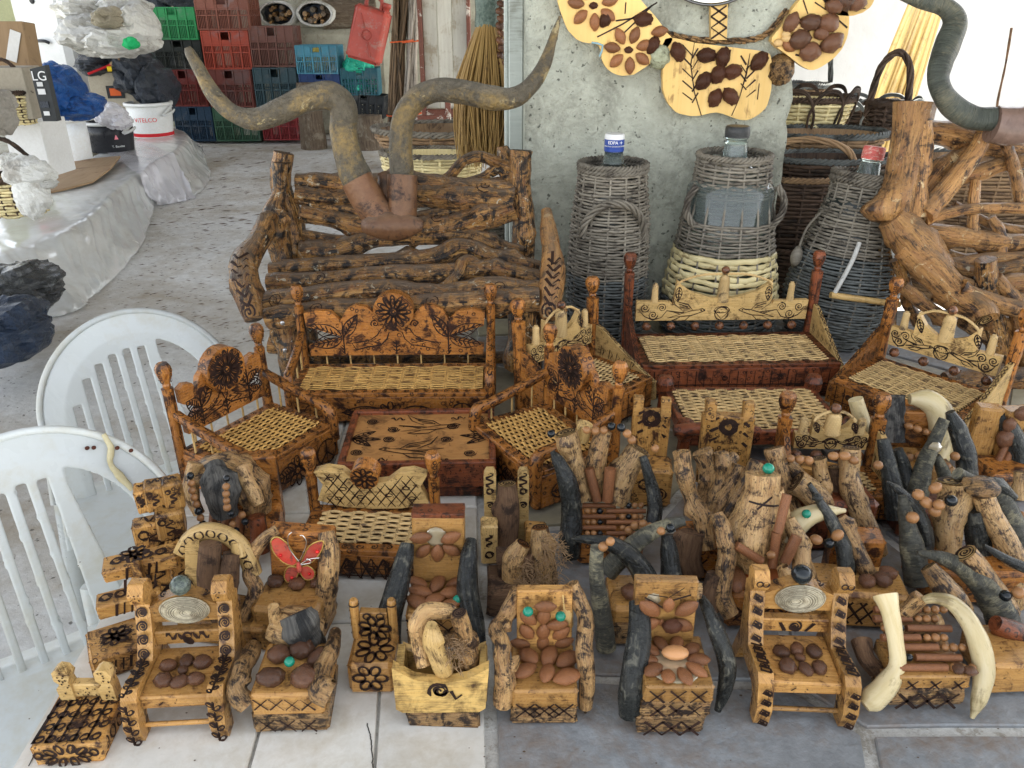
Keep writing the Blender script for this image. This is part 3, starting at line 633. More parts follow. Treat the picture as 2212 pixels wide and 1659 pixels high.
# ================================================================ log benches and horns (laid out in the world, then hung under their Empty)
def limb(name, par, pts, m_, Y=None, n=12, rough=.16, freq=22, sub=5, label=None, spir=(), knots=2, flat=1., cut=None, up=None, x=(), bw=.0022):
    """pts: (u, v, Y, half width) as seen, each at its own distance"""
    pp = []; rr = []
    for p in pts:
        w_ = Q(p[0], p[1], p[2]); pp.append(w_ - ORG); rr.append(p[3] * mpp(w_))
    b = B(); s = b.tube(pp, rr, n, sub, rough=rough, freq=freq, seed=R.random() * 50, knots=knots, flat=flat, up=up); o = part(name, b, m_, par, label)
    bb = B()
    for (a, l, r) in spir:
        k = r / s.r; burn_tube(bb, s, [[(a + ca / s.r, l + cb / s.L) for ca, cb in spiral(0, 0, r, 2.1)]], bw)
    for (a, l, r) in x:
        burn_tube(bb, s, [[(a + ca / s.r, l + cb / s.L) for ca, cb in st] for st in xmark(0, 0, r)], bw)
    if bb.v: part('burnt_mark', bb, burnt, o)
    if cut:                                # pale sawn end with a burnt spiral: cut = (end index 0/-1, material)
        i, cm = cut; e = pp[i]; d = (pp[i] - pp[1 if i == 0 else -2]).normalized(); r = rr[i]
        b = B(); M = frame(e + d * .001, d.orthogonal(), d.cross(d.orthogonal())); b.add([M @ V((r * .93 * cos(2 * pi * k / 16), r * .93 * sin(2 * pi * k / 16), 0)) for k in range(16)], [list(range(16))], None, False); c = part('sawn_end', b, cm, o)
        b = B(); burn(b, [spiral(0, 0, r * .72, 2.4), circ(0, 0, r * .8)], M, r * .12, .0008); part('burnt_spiral', b, burnt, o)
    return s
base = V((-.25, 1.93, T)); rb = root('log_bench', 'rustic bench of varnished gnarled logs with leaf carved arms, left of the pillar', 'bench', base, group='log benches', world=True)
P2 = pi / 2
limb('back_post', rb, [(612, 330, 2.10, 23), (606, 400, 2.09, 22), (628, 470, 2.08, 26), (640, 560, 2.06, 26), (628, 690, 2.02, 24)], logm, cut=(0, logr), rough=.2, knots=4)
limb('back_post', rb, [(604, 352, 2.06, 18), (603, 410, 2.05, 14), (592, 470, 2.03, 27), (606, 545, 2.02, 24), (612, 600, 2.0, 18)], logm, rough=.2, knots=4, cut=(0, logr))
limb('back_post', rb, [(1126, 325, 2.10, 25), (1122, 400, 2.09, 23), (1130, 480, 2.08, 25), (1128, 600, 2.06, 24), (1132, 690, 2.04, 24)], logm, cut=(0, logr), rough=.2, spir=((-P2, .45, .022), (-P2, .62, .02)), knots=3)
limb('back_post', rb, [(1085, 318, 2.14, 13), (1090, 350, 2.13, 16), (1105, 400, 2.11, 20), (1118, 440, 2.1, 20)], logm, cut=(0, logr))
limb('back_rail', rb, [(640, 392, 2.09, 18), (700, 395, 2.09, 21), (790, 400, 2.09, 26), (900, 398, 2.09, 27), (1000, 408, 2.09, 24), (1110, 415, 2.09, 27)], logm, rough=.2, knots=4)
limb('back_rail', rb, [(640, 420, 2.07, 20), (720, 428, 2.07, 20), (860, 420, 2.07, 24), (1000, 425, 2.07, 29), (1108, 438, 2.07, 32)], logm, rough=.2, knots=4, spir=((.2, .18, .018), (.2, .86, .022)))
limb('back_rail', rb, [(650, 460, 2.05, 17), (740, 478, 2.05, 20), (850, 490, 2.04, 26), (960, 492, 2.04, 27), (1050, 470, 2.05, 29), (1108, 448, 2.06, 29)], logm, rough=.2, knots=5, spir=((.2, .83, .02), (.2, .64, .02)))
limb('crooked_branch', rb, [(880, 398, 2.12, 10), (960, 388, 2.12, 11), (1000, 350, 2.12, 12), (1035, 338, 2.12, 12), (1075, 352, 2.12, 13), (1110, 360, 2.12, 16)], logm, rough=.15)
limb('crooked_branch', rb, [(975, 405, 2.12, 11), (1040, 385, 2.12, 11), (1080, 365, 2.12, 12), (1108, 400, 2.11, 18)], logm, rough=.15)
limb('back_rail', rb, [(655, 548, 2.04, 29), (740, 540, 2.03, 27), (800, 518, 2.03, 20), (880, 510, 2.03, 20), (1000, 508, 2.03, 22), (1070, 535, 2.04, 22), (1125, 548, 2.05, 22)], logm, rough=.16, knots=3)
limb('seat_log', rb, [(585, 585, 1.97, 19), (680, 575, 1.97, 19), (800, 570, 1.97, 22), (930, 560, 1.98, 25), (1000, 535, 1.99, 22), (1060, 555, 1.98, 20), (1165, 580, 1.97, 20)], logm, rough=.2, knots=4)
limb('seat_log', rb, [(580, 612, 1.92, 22), (700, 605, 1.92, 20), (820, 595, 1.92, 22), (950, 590, 1.92, 23), (1070, 585, 1.93, 22), (1165, 605, 1.92, 22)], logm, rough=.2, knots=5, spir=((.9, .2, .02),))
limb('seat_log', rb, [(570, 655, 1.84, 26), (700, 640, 1.84, 25), (830, 625, 1.85, 25), (940, 640, 1.84, 26), (1060, 625, 1.85, 29), (1172, 635, 1.84, 29)], logm, rough=.2, knots=4, spir=((1.1, .06, .02), (1.1, .85, .02)))
limb('seat_log', rb, [(578, 690, 1.79, 26), (700, 672, 1.79, 25), (830, 668, 1.79, 26), (950, 660, 1.79, 28), (1080, 650, 1.79, 26), (1165, 648, 1.79, 28)], logm, rough=.2, knots=4, spir=((.9, .2, .018), (.9, .62, .02)))
bb = B()
for sg, pts in ((-1, [(585, 468, 2.0, 20), (560, 520, 1.93, 24), (530, 565, 1.86, 30), (528, 610, 1.80, 32), (540, 660, 1.76, 26), (548, 690, 1.74, 20)]), (1, [(1180, 455, 2.0, 12), (1188, 520, 1.93, 20), (1195, 575, 1.87, 26), (1190, 625, 1.81, 28), (1186, 665, 1.77, 24), (1188, 690, 1.75, 16)])):
    s = limb('arm_log', rb, pts, logr if sg > 0 else logm, rough=.12, knots=3)
    a = 0; st = [[(a + .1, .45), (a, .95)]]
    for k in range(6): l = .52 + .07 * k; st += [[(a, l + .06), (a - .55, l - .02)], [(a, l + .06), (a + .55, l - .01)]]
    burn_tube(bb, s, [[(aa - P2 * 0 + (1.2 if False else 0), l) for aa, l in x_] for x_ in st], .006); burn_tube(bb, s, [[(a + .1 + ca / s.r, .97 + cb / s.L) for ca, cb in spiral(0, 0, .022, 2)]], .005)
part('burnt_leaf_spray', bb, burnt, rb)
for pts in ([(650, 435, 2.06, 8), (740, 452, 2.06, 9), (830, 462, 2.05, 10)], [(900, 470, 2.05, 14), (1000, 455, 2.06, 12), (1105, 470, 2.06, 12)], [(655, 505, 2.05, 10), (760, 520, 2.04, 11), (840, 500, 2.04, 12)], [(930, 640, 1.86, 12), (985, 600, 1.89, 14), (1010, 560, 1.93, 12), (1060, 590, 1.92, 11)], [(700, 620, 1.9, 10), (760, 640, 1.87, 12), (820, 650, 1.83, 10)], [(1040, 640, 1.85, 11), (1090, 615, 1.88, 12), (1160, 620, 1.9, 12)], [(600, 570, 1.99, 9), (760, 560, 1.99, 10), (900, 552, 1.99, 10)], [(1000, 520, 2.03, 12), (1090, 560, 2.02, 12), (1120, 585, 2.0, 14)]): limb('crooked_branch', rb, pts, logm, rough=.2, knots=2)
limb('front_leg', rb, [(622, 680, 1.82, 36), (632, 740, 1.82, 34), (640, 810, 1.82, 32)], logm, rough=.15)
limb('front_leg', rb, [(1138, 655, 1.82, 34), (1136, 720, 1.82, 38), (1128, 790, 1.82, 42)], logm, rough=.15)
limb('back_leg', rb, [(655, 640, 2.04, 22), (668, 742, 2.04, 22)], logm)
limb('back_leg', rb, [(1150, 640, 2.06, 22), (1160, 752, 2.04, 22)], logm)
limb('stretcher', rb, [(585, 742, 1.86, 22), (700, 765, 1.84, 22)], logm, label='short sawn stretcher with a screw in its end')
limb('stretcher', rb, [(660, 775, 1.90, 13), (900, 772, 1.9, 13), (1140, 772, 1.90, 14)], logm)
for u, v in ((610, 698), (636, 757)):
    b = B(); b.blob(q(u - 20 if v > 700 else u, v, 1.76), (.006, .002, .006), 10, 6); part('screw_head', b, mat('steel', (.5, .5, .5), None, None, rough=.3, metal=1, bump=0), rb)
# pair of long twisted horns
base = Q(845, 500, 1.93); rh = root('mounted_horns', 'pair of long wavy olive brown horns bound in leather, mounted on the log bench', 'horns', base, world=True)
leather = mat('brown_binding', (.17, .085, .040), (.11, .05, .024), (.06, .03, .018), (40, 40), 12, .35, .42, .2, .6, .003, dust=(.2, .14, .1))
def horn(name, par, pts, m_, flat=1.35, ridge=.0, n=14, rough=.06, tw=1.2, up=None, label=None, edge=True):
    pp = [q(*p[:3]) for p in pts]; rr = [p[3] * mpp(Q(*p[:3])) for p in pts]
    b = B(); s = b.tube(pp, rr, 22, 9, rough=rough, freq=18, flat=flat, twist=tw, up=up, keel=.34)
    return part(name, b, m_, par, label), s
horn('horn', rh, [(798, 442, 1.93, 30), (768, 390, 1.94, 29), (748, 340, 1.95, 27), (737, 285, 1.96, 25), (738, 240, 1.97, 26), (718, 214, 1.97, 27), (668, 216, 1.95, 25), (610, 242, 1.93, 24), (555, 260, 1.93, 22), (500, 245, 1.94, 18), (460, 205, 1.95, 17), (432, 155, 1.97, 14), (412, 118, 1.98, 12), (404, 102, 1.98, 7)], hornl, 1.12, tw=3)
horn('horn', rh, [(866, 430, 1.93, 30), (868, 370, 1.94, 29), (866, 310, 1.95, 28), (872, 255, 1.96, 27), (897, 217, 1.97, 27), (940, 197, 1.97, 25), (1000, 202, 1.95, 25), (1060, 215, 1.93, 24), (1110, 215, 1.93, 21), (1150, 185, 1.94, 16), (1178, 140, 1.95, 14), (1195, 85, 1.97, 9), (1210, 35, 1.98, 3)], hornl, 1.12, tw=3)
for pts in ([(850, 500, 1.90, 30), (825, 470, 1.91, 31), (800, 440, 1.92, 32), (770, 388, 1.93, 31)], [(860, 500, 1.90, 28), (868, 460, 1.91, 30), (869, 420, 1.92, 31), (870, 378, 1.93, 31)]):
    b = B(); b.tube([q(*p[:3]) for p in pts], [p[3] * mpp(Q(*p[:3])) * 1.06 for p in pts], 14, 6, rough=.05, freq=20, flat=1.12, seed=3); part('leather_binding', b, leather, rh)
b = B(); b.blob(q(848, 488, 1.885), (.075, .03, .035), 14, 9, .12, 2); b.tube([q(835, 440, 1.95), q(833, 395, 1.97), q(826, 375, 1.98)], [.03, .022, .016], 10, 5, rough=.2); part('skull_plate', b, leather, rh)
# right log bench
base = V((1.25, 1.9, T)); rb = root('log_bench', 'tangled smooth brown log bench with a forked post, on the far right', 'bench', base, group='log benches', world=True)
limb('forked_post', rb, [(1978, 222, 2.04, 46), (1968, 280, 2.03, 38), (1955, 350, 2.02, 37), (1942, 420, 2.0, 36), (1935, 480, 1.98, 36)], logr, rough=.18, knots=4, n=16, freq=14)
limb('forked_post', rb, [(1990, 262, 2.02, 24), (1988, 320, 2.01, 22), (1980, 400, 2.0, 22), (1975, 470, 1.98, 26)], logr, rough=.2, knots=3)
limb('hub_log', rb, [(1925, 470, 1.96, 30), (1955, 505, 1.95, 42), (1990, 545, 1.94, 44), (2020, 590, 1.93, 38)], logr, rough=.2, knots=3, n=16)
limb('arm_log', rb, [(1960, 530, 1.94, 34), (2010, 580, 1.90, 36), (2065, 635, 1.86, 34), (2118, 672, 1.80, 29), (2130, 690, 1.78, 27)], logr, rough=.06, knots=1, cut=(-1, pale), n=16)
limb('back_rail', rb, [(1990, 285, 2.08, 26), (2060, 290, 2.08, 25), (2130, 308, 2.08, 22), (2212, 330, 2.08, 17), (2290, 345, 2.08, 16)], logr, knots=2, rough=.1)
limb('bent_branch', rb, [(2135, 268, 2.02, 17), (2112, 320, 2.02, 20), (2075, 370, 2.01, 21), (2035, 420, 2.0, 22), (1990, 465, 1.98, 26)], logr, rough=.08, knots=1)
limb('bent_branch', rb, [(1985, 430, 2.05, 24), (2020, 380, 2.06, 20), (2080, 330, 2.07, 15), (2160, 330, 2.07, 14), (2300, 370, 2.06, 12)], logr, rough=.08)
limb('back_rail', rb, [(2060, 385, 2.05, 20), (2110, 375, 2.05, 20), (2170, 355, 2.05, 17), (2300, 335, 2.05, 14)], logr, rough=.1, knots=2)
limb('thin_branch', rb, [(1998, 475, 1.98, 14), (2050, 460, 1.98, 12), (2120, 450, 1.98, 12), (2300, 452, 1.98, 12)], logr, rough=.08, knots=1)
limb('short_branch', rb, [(2108, 392, 2.02, 11), (2104, 430, 2.0, 12), (2100, 500, 1.99, 12)], logr, rough=.08)
limb('seat_log', rb, [(2000, 500, 2.0, 20), (2060, 510, 1.99, 22), (2150, 520, 1.99, 20), (2300, 530, 1.99, 20)], logr, rough=.2, knots=4)
limb('seat_log', rb, [(2010, 560, 1.94, 18), (2100, 590, 1.93, 17), (2200, 580, 1.93, 18), (2300, 590, 1.93, 18)], logm, rough=.18, knots=4)
limb('seat_log', rb, [(2040, 600, 1.88, 18), (2120, 625, 1.87, 20), (2200, 610, 1.87, 20), (2300, 625, 1.87, 20)], logr, rough=.18, knots=4, spir=((.9, .28, .025),))
limb('seat_log', rb, [(2070, 625, 1.84, 18), (2140, 650, 1.83, 18), (2210, 670, 1.83, 20), (2300, 690, 1.83, 20)], logr, rough=.14, knots=3)
limb('side_branch', rb, [(1985, 500, 1.95, 20), (2015, 540, 1.93, 15), (2040, 570, 1.91, 13)], logr, rough=.15)
limb('side_branch', rb, [(1935, 560, 1.96, 14), (1955, 610, 1.95, 12), (1965, 660, 1.94, 11), (1985, 700, 1.93, 12)], logm, rough=.15)
limb('back_leg', rb, [(1925, 500, 2.05, 30), (1912, 600, 2.05, 34), (1895, 700, 2.05, 36)], logm, rough=.12, spir=((0, .5, .02),))
limb('front_leg', rb, [(2130, 560, 1.86, 22), (2135, 640, 1.86, 24), (2160, 760, 1.86, 26), (2165, 830, 1.86, 26)], logm, rough=.12)
limb('brace_log', rb, [(2085, 690, 1.88, 22), (2140, 720, 1.88, 24), (2212, 745, 1.88, 22), (2300, 760, 1.88, 22)], drift, rough=.14, knots=2)
limb('stretcher', rb, [(2040, 830, 1.80, 26), (2120, 822, 1.80, 28), (2212, 818, 1.80, 28), (2300, 815, 1.80, 28)], logm, rough=.1, spir=((.3, .35, .025),))
limb('brace_log', rb, [(2160, 650, 1.9, 14), (2190, 700, 1.9, 15), (2230, 760, 1.9, 15)], logr, rough=.12)
for pts in ([(2000, 520, 2.02, 10), (2080, 560, 2.0, 13), (2200, 545, 2.0, 14), (2300, 560, 2.0, 14)], [(1990, 590, 1.93, 12), (2060, 570, 1.95, 14), (2150, 560, 1.96, 16), (2300, 555, 1.96, 16)], [(2060, 440, 2.03, 8), (2130, 480, 2.02, 10), (2212, 500, 2.02, 12), (2300, 505, 2.02, 12)], [(2150, 600, 1.86, 14), (2190, 650, 1.85, 18), (2212, 720, 1.84, 20), (2225, 800, 1.84, 20)], [(2020, 640, 1.88, 12), (2090, 680, 1.87, 13), (2150, 690, 1.86, 14), (2250, 720, 1.86, 14)], [(2170, 300, 2.03, 12), (2190, 360, 2.02, 13), (2205, 440, 2.01, 13)], [(2140, 470, 2.0, 9), (2165, 520, 1.98, 11), (2160, 590, 1.95, 11)], [(1950, 620, 1.9, 14), (2000, 660, 1.88, 15), (2050, 700, 1.87, 14)]): limb('tangled_branch', rb, pts, logr, rough=.16, knots=3)
base = Q(2160, 290, 1.98); rh = root('mounted_horn', 'huge dull green twisted horn rising from the right log bench against the bright yard', 'horn', base, world=True)
horn('horn', rh, [(2145, 262, 1.98, 20), (2100, 258, 1.98, 20), (2060, 236, 1.98, 21), (2035, 205, 1.98, 19), (2024, 170, 1.99, 19), (2032, 130, 2.0, 22), (2048, 90, 2.02, 25), (2062, 45, 2.04, 23), (2040, 15, 2.05, 19), (1995, 2, 2.05, 17), (1950, -15, 2.05, 14), (1915, -35, 2.05, 8)], hornn, 1.15, tw=2)
horn('leather_collar', rh, [(2141, 275, 1.98, 34), (2180, 280, 1.98, 36), (2230, 275, 1.98, 36), (2280, 270, 1.98, 36)], mat('mauve_brown_binding', (.20, .13, .10), (.14, .09, .07), None, (1, 1), 9, .3, .28, .5, .3, .002), 1.05, tw=0)
# ================================================================ carved toy furniture
FIN = [(.30, 0), (.42, .12), (.36, .2), (.62, .42), (.78, .66), (.74, .86), (.52, 1.0)]       # knob profile
def post(par, x, y, z0, z1, r, m_, knob=.055, sq=True, lean=0, name='post', wraps=True, rope=False):
    L = z1 - knob - z0; b = B()
    p0 = V((x, y, z0)); d = V((0, lean, 1)).normalized(); s = b.tube([p0, p0 + d * L * .33, p0 + d * L * .66, p0 + d * L], [r * 1.05, r, r * .92, r], 8 if not sq else 8, 4, rough=.08, freq=60, sq=.6 if sq else 0, up=(0, 1, 0))
    o = part(name, b, m_, par, grain='z'); b = B(); t = p0 + d * L
    M = Matrix.Translation(t) @ V((0, 0, 1)).rotation_difference(d).to_matrix().to_4x4()
    bb = B(); bb.lathe([(a * r * 1.75, c * knob) for a, c in FIN], 8); b.add([M @ V(v) for v in bb.v], bb.f, None, True); b.sm = [False] * len(b.sm); part('finial', b, m_, o, grain='z')
    bt = B()
    for a in (-P2, -P2 + 1.57, -P2 - 1.57):
        a += P2 * 2
        burn_tube(bt, s, [[(a, .1), (a, .9)]] + [[(a, l), (a + .35, l + .05)] for l in (.2, .4, .6, .8)] + [[(a, l), (a - .35, l + .05)] for l in (.3, .5, .7)], .0012)
    for a in range(4):
        an = a * P2 + .4
        for k in range(3): zc = knob * (.35 + .2 * k); rr = r * 1.75 * (.55 + .1 * k); burn(bt, [circ(0, 0, .0032)], frame(M @ V((cos(an) * rr, sin(an) * rr, zc)), M.to_3x3() @ V((-sin(an), cos(an), 0)), d), .001, .0012)
    part('burnt_pattern', bt, burnt, o); return o
def weave(par, cx, cy, z, w_, d_, rows, cols, m_=wickg, flow='x', amp=.0021, r=None, wav=.0):
    """rows of cane running along x, over and under cols stakes"""
    r = r or d_ / rows * .41; ms = []
    for ph in (0, pi):
        for v in range(2):
            b = B(); n = cols * 3; b.tube([(-w_ / 2 + w_ * i / n, wav * sin(2 * pi * i / n * cols / 4), amp * cos(pi * i * cols / n + ph) + noise.noise(V((i * .5, ph, v))) * .0004) for i in range(n + 1)], r, 4, 1, up=(0, 0, 1)); me = b.mesh('cane_strand'); me.materials.append(m_); ms.append(me)
    for k in range(rows):
        y = cy - d_ / 2 + d_ * (k + .5) / rows; inst('cane_strand', ms[(k % 2) * 2 + R.randrange(2)], par, (cx, y, z), (0, 0, R.uniform(-.004, .004)), (1, 1, R.uniform(.8, 1.2)))
    b = B()
    for j in range(cols): x = cx - w_ / 2 + w_ * (j + .5) / cols; b = B(); b.tube([(x, cy - d_ / 2, z), (x, cy + d_ / 2, z)], r * 1.15, 4, 2); part('cane_stake', b, m_, par)
    b = B(); b.box((cx, cy, z - .012), (w_, d_, .003)); part('weave_gap_shade', b, mat('gap_shade_brown', (.05, .022, .012), None, None, rough=.7, bump=0), par)  # added sheet under the canes, coloured as the shade in their gaps
def mirror(half): return half + [(-x, y) for x, y in half[::-1] if abs(x) > 1e-6]
A_OUT = [(0, 0), (.97, 0), (.985, .13), (.60, .245), (.985, .38), (1.0, .56), (.86, .60), (.70, .575), (.60, .46), (.53, .60), (.42, .66), (.30, .64), (.19, .52), (0, .50)]
B_OUT = [(0, 0), (1, 0), (1, .30), (.60, .29), (.575, .235), (.55, .62), (.50, .55), (.38, .44), (.15, .35), (0, .34)]
def sofa(label, w_, d_, hs, hb, loc, rz, style='A', scalex=1, rows=24, cols=9, cat='toy sofa', name='carved_sofa', group=None, pan_h=.10, yaw=None, strands='x', body=varn, panel=None):
    r_ = root(name, label, cat, loc, rz, group); panel = panel or body; t = .014
    zs = hs; hw, hd = w_ / 2, d_ / 2
    b = B(); b.box((0, -hd + t / 2, zs / 2 + .006), (w_, t, zs - .012), jit=.0016); part('front_board', b, body, r_, bev=.001)
    for sg in (-1, 1): b = B(); b.box((sg * (hw - t / 2), t / 2 + .001, zs / 2 + .004), (t, d_ - t - .002, zs - .010), jit=.0016); part('side_board', b, body, r_, grain='y', bev=.001)
    b = B(); b.box((0, hd - t / 2, zs / 2), (w_ - 2 * t - .002, t, zs - .012)); part('back_board', b, body, r_)
    for sg in (-1, 1):
        b = B(); b.box((0, sg * (hd - t * .75), zs + .004), (w_ - .002, t * 1.5, .010), jit=.0015); part('seat_rim', b, body, r_)
        b = B(); b.box((sg * (hw - t * .75), 0, zs + .0035), (t * 1.5, d_ - t * 3.1, .010), jit=.0015); part('seat_rim', b, body, r_, grain='y')
    for x in (-hw + .02, hw - .02):
        for y in (-hd + .02, hd - .02): b = B(); b.tube([(x, y, -.0), (x, y, .012)], .010, 8, 1, rough=.1); part('foot', b, body, r_)
    if strands == 'x': weave(r_, 0, 0, zs + .009, w_ - t * 3.2, d_ - t * 3.2, rows, cols, wickg if style == 'A' else wickp, wav=.0012 if w_ > .3 else .0006)
    bt = B(); F0 = frame((-hw, -hd - .0016, 0), (1, 0, 0), (0, 0, 1)); RT = frame((-hw, -hd + 0, zs + .0095), (1, 0, 0), (0, 1, 0))
    n = int(w_ / .022)
    burn(bt, [c for i in range(n) for c in [spiral((i + .5) * w_ / n, .011, .0065, 1.4, i)]], RT, .0018)
    burn(bt, [spiral((i + .5) * w_ / n, -.011, .0065, 1.3, i) for i in range(n)], frame((-hw, hd, zs + .0095), (1, 0, 0), (0, 1, 0)), .0015)
    for sg in (-1, 1): nn = int(d_ / .025); burn(bt, [circ(0, -hd + (i + .7) * d_ / (nn + .4), .007, .005) for i in range(nn)], frame((sg * (hw - t * .75), 0, zs + .009), (1, 0, 0), (0, 1, 0)), .0016)
    if style == 'A':
        st = flower(w_ * .5, zs * .45, zs * .42, 8) + leaf(w_ * .46, zs * .5, -w_ * .2, zs * .2, 0, 6) + leaf(w_ * .54, zs * .5, w_ * .2, zs * .2, 0, 6)
        for sx in (.13, .85): st += [circ(w_ * sx, zs * .45, zs * .34), [(w_ * sx, zs * .11), (w_ * sx, zs * .79)], [(w_ * sx, zs * .45), (w_ * sx - zs * .24, zs * .22)], [(w_ * sx, zs * .45), (w_ * sx + zs * .24, zs * .22)]]
        burn(bt, st + dots(0, .01, w_, zs - .01, 40), F0, .0026)
        for sg in (-1, 1): burn(bt, [circ(0, zs * .5, zs * .3, zs * .3)] + leaf(-d_ * .3, zs * .5, d_ * .25, zs * .2, 0, 5) + leaf(d_ * .3, zs * .5, -d_ * .25, zs * .2, 0, 5) + scur(0, zs * .5, .02), frame((sg * (hw + .0022), 0, 0), (0, sg, 0), (0, 0, 1)), .003)
    else:
        for k in range(int(w_ / .02)): burn(bt, [[((k + .5) * .02 + noise.noise(V((k, 0, 0))) * .003, .004), ((k + .5) * .02, zs - .006)]], F0, .0014)
        burn(bt, [[(0, zs * .5), (w_, zs * .48)], [(0, zs * .2), (w_, zs * .22)]] + [circ(w_ * k, zs * .7, .006) for k in (.15, .42, .7)] + [circ(w_ * k, zs * .7, .003) for k in (.15, .42, .7)], F0, .0018)
        for sg in (-1, 1):
            for k in range(int(d_ / .02)): burn(bt, [[(-hd + (k + .5) * .02, .004), (-hd + (k + .5) * .02, zs - .006)]], frame((sg * (hw + .0022), 0, 0), (0, sg, 0), (0, 0, 1)), .0016)
            burn(bt, [[(-hd, zs * .5), (hd, zs * .48)]], frame((sg * (hw + .0022), 0, 0), (0, sg, 0), (0, 0, 1)), .0018)
    part('burnt_pattern', bt, burnt, r_)
    if style in 'AB':
        for sg in (-1, 1): post(r_, sg * (hw + (.002 if style == 'B' else -.004)), hd + .004, 0, hb, .011 if style == 'A' else .0125, body, knob=.05, sq=style == 'B', lean=.06 if style == 'B' else .02, name='back_post')
    hwi = hw - .017; z0 = hs + .034
    if style == 'A':
        ph = (hb - z0) * 1.12
        poly = [(x * hwi, z0 + y * ph) for x, y in mirror(A_OUT)]
        b = B(); b.prism(poly, hd - .006, hd + .008, wob=.0016); o = part('back_panel', b, panel, r_, bev=.0012)
        FB = frame((0, hd - .006, z0), (1, 0, 0), (0, 0, 1)); bt = B(); s_ = ph; st = []
        for sg in (-1, 1):
            an = lambda a: a if sg > 0 else pi - a
            st += leaf(sg * hwi * .60, ph * .25, hwi * .38, ph * .085, an(.38 if hwi > .15 else .62), 6) + leaf(sg * hwi * .60, ph * .22, hwi * .36, ph * .085, an(-.22), 6) + leaf(sg * hwi * .585, ph * .24, ph * .36, ph * .07, an(2.15), 6)
            st += [[(sg * hwi * .585, 0.003), (sg * hwi * .585, ph * .45)]] + [[(sg * hwi * .585, ph * (.03 + .04 * k)), (sg * (hwi * .585 + .006), ph * (.03 + .04 * k) + .006)] for k in range(3)]
            st += hen(sg * hwi * .24, ph * .19, ph * .26, -sg) + [spiral(sg * hwi * .22, ph * .42, ph * .055, 1.6)]
        st += [[(0, 0.002), (0, ph * .2)]] + [[(0, ph * (.05 * k)), (s2 * .008, ph * (.05 * k) + .006)] for k in (1, 2, 3) for s2 in (-1, 1)] + dots(-hwi * .9, .004, hwi * .9, .02, 26) + dots(-hwi * .5, ph * .3, hwi * .5, ph * .45, 20)
        burn(bt, st, FB, .0023); part('burnt_birds_and_leaves', bt, burnt, o)
        mr = ph * (.245 if w_ > .3 else .27); mz = z0 + ph * .60
        b = B(); b.tube([(0, hd + .006, mz), (0, hd - .022, mz)], mr, 22, 1, rough=.02); o = part('medallion', b, panel, r_, bev=.001)
        bt = B(); burn(bt, flower(0, 0, mr * .9, 12, .2) + flower(0, 0, mr * .72, 12, .12), frame((0, hd - .0222, mz), (1, 0, 0), (0, 0, 1)), .0028)
        if w_ < .3: burn(bt, [[(mr * .2 * cos(a), mr * .2 * sin(a)), (mr * .9 * cos(a), mr * .9 * sin(a))] for a in [i * pi / 12 for i in range(24)]], frame((0, hd - .0222, mz), (1, 0, 0), (0, 0, 1)), .0024)
        part('burnt_flower', bt, burnt, o)
        for i in range(7 if w_ > .3 else 5):
            x = -hwi * .8 + 1.6 * hwi * i / (6 if w_ > .3 else 4); b = B(); b.tube([(x, hd, hs + .008), (x, hd, z0 + .003)], .0022, 6, 1); part('spindle', b, pale, r_)
        for sg in (-1, 1):         # arms
            x = sg * (hw - .006); za = hs + (.056 if w_ > .3 else .05)
            b = B(); s = b.tube([(x, hd, za + .03), (x, hd * .3, za + .012), (x, -hd * .45, za - .004), (x, -hd + .008, za - .016), (x, -hd + .006, hs * .6)], [.008, .009, .0095, .011, .011], 8, 4, rough=.1, freq=60, sq=.5, up=(1, 0, 0)); o = part('arm_rail', b, body, r_, grain='y')
            bt = B()
            for k in range(11):
                for aa in (P2, -P2, 0, pi): burn_tube(bt, s, [[(aa + .45 * cos(t), .04 + .088 * k + .03 * sin(t)) for t in [pi * i / 5 for i in range(6)]]], .0018)
            part('burnt_scallops', bt, burnt, o)
            for k in range(3): y = -hd * .5 + k * hd * .55; b = B(); b.tube([(x, y, hs + .008), (x, y, za - .004 + .01 * k)], .0022, 6, 1); part('spindle', b, pale, r_)
    if style == 'B':
        z0 = hs + .045; ph = (hb - z0) * 1.0; poly = [(x * hwi, z0 + y * ph) for x, y in mirror(B_OUT)]
        b = B(); b.prism(poly, hd - .002, hd + .012, wob=.001); o = part('back_panel', b, pale, r_, bev=.001)
        FB = frame((0, hd - .002, z0), (1, 0, 0), (0, 0, 1)); bt = B(); st = []; hx = hwi
        for sg in (-1, 1):
            st += swallow(sg * hwi * .40, ph * .13, min(ph * .26, hwi * .24), -sg)
            st += [spiral(sg * hwi * .90, ph * .20, ph * .07, 2), spiral(sg * hwi * .70, ph * .20, ph * .07, 2, pi), spiral(sg * hwi * .80, ph * .09, ph * .075, 2)]
            st += [[(sg * hwi * .97, ph * .17), (sg * hwi * .9, ph * .07), (sg * hwi * .80, ph * .01), (sg * hwi * .7, ph * .05), (sg * hwi * .64, ph * .16)]]
            st += leaf(sg * hwi * .52, ph * .52, ph * .22, ph * .045, -P2 if w_ > .3 else -1.2, 4)
        st += [circ(0, ph * .1, ph * .1, m=1), circ(0, ph * .16, ph * .11, ph * .05), [(-ph * .12, ph * .15), (0, ph * .02), (ph * .12, ph * .15)]] + dots(-ph * .07, ph * .11, ph * .07, ph * .17, 12)
        burn(bt, st, FB, .002); part('burnt_swallows', bt, burnt, o)
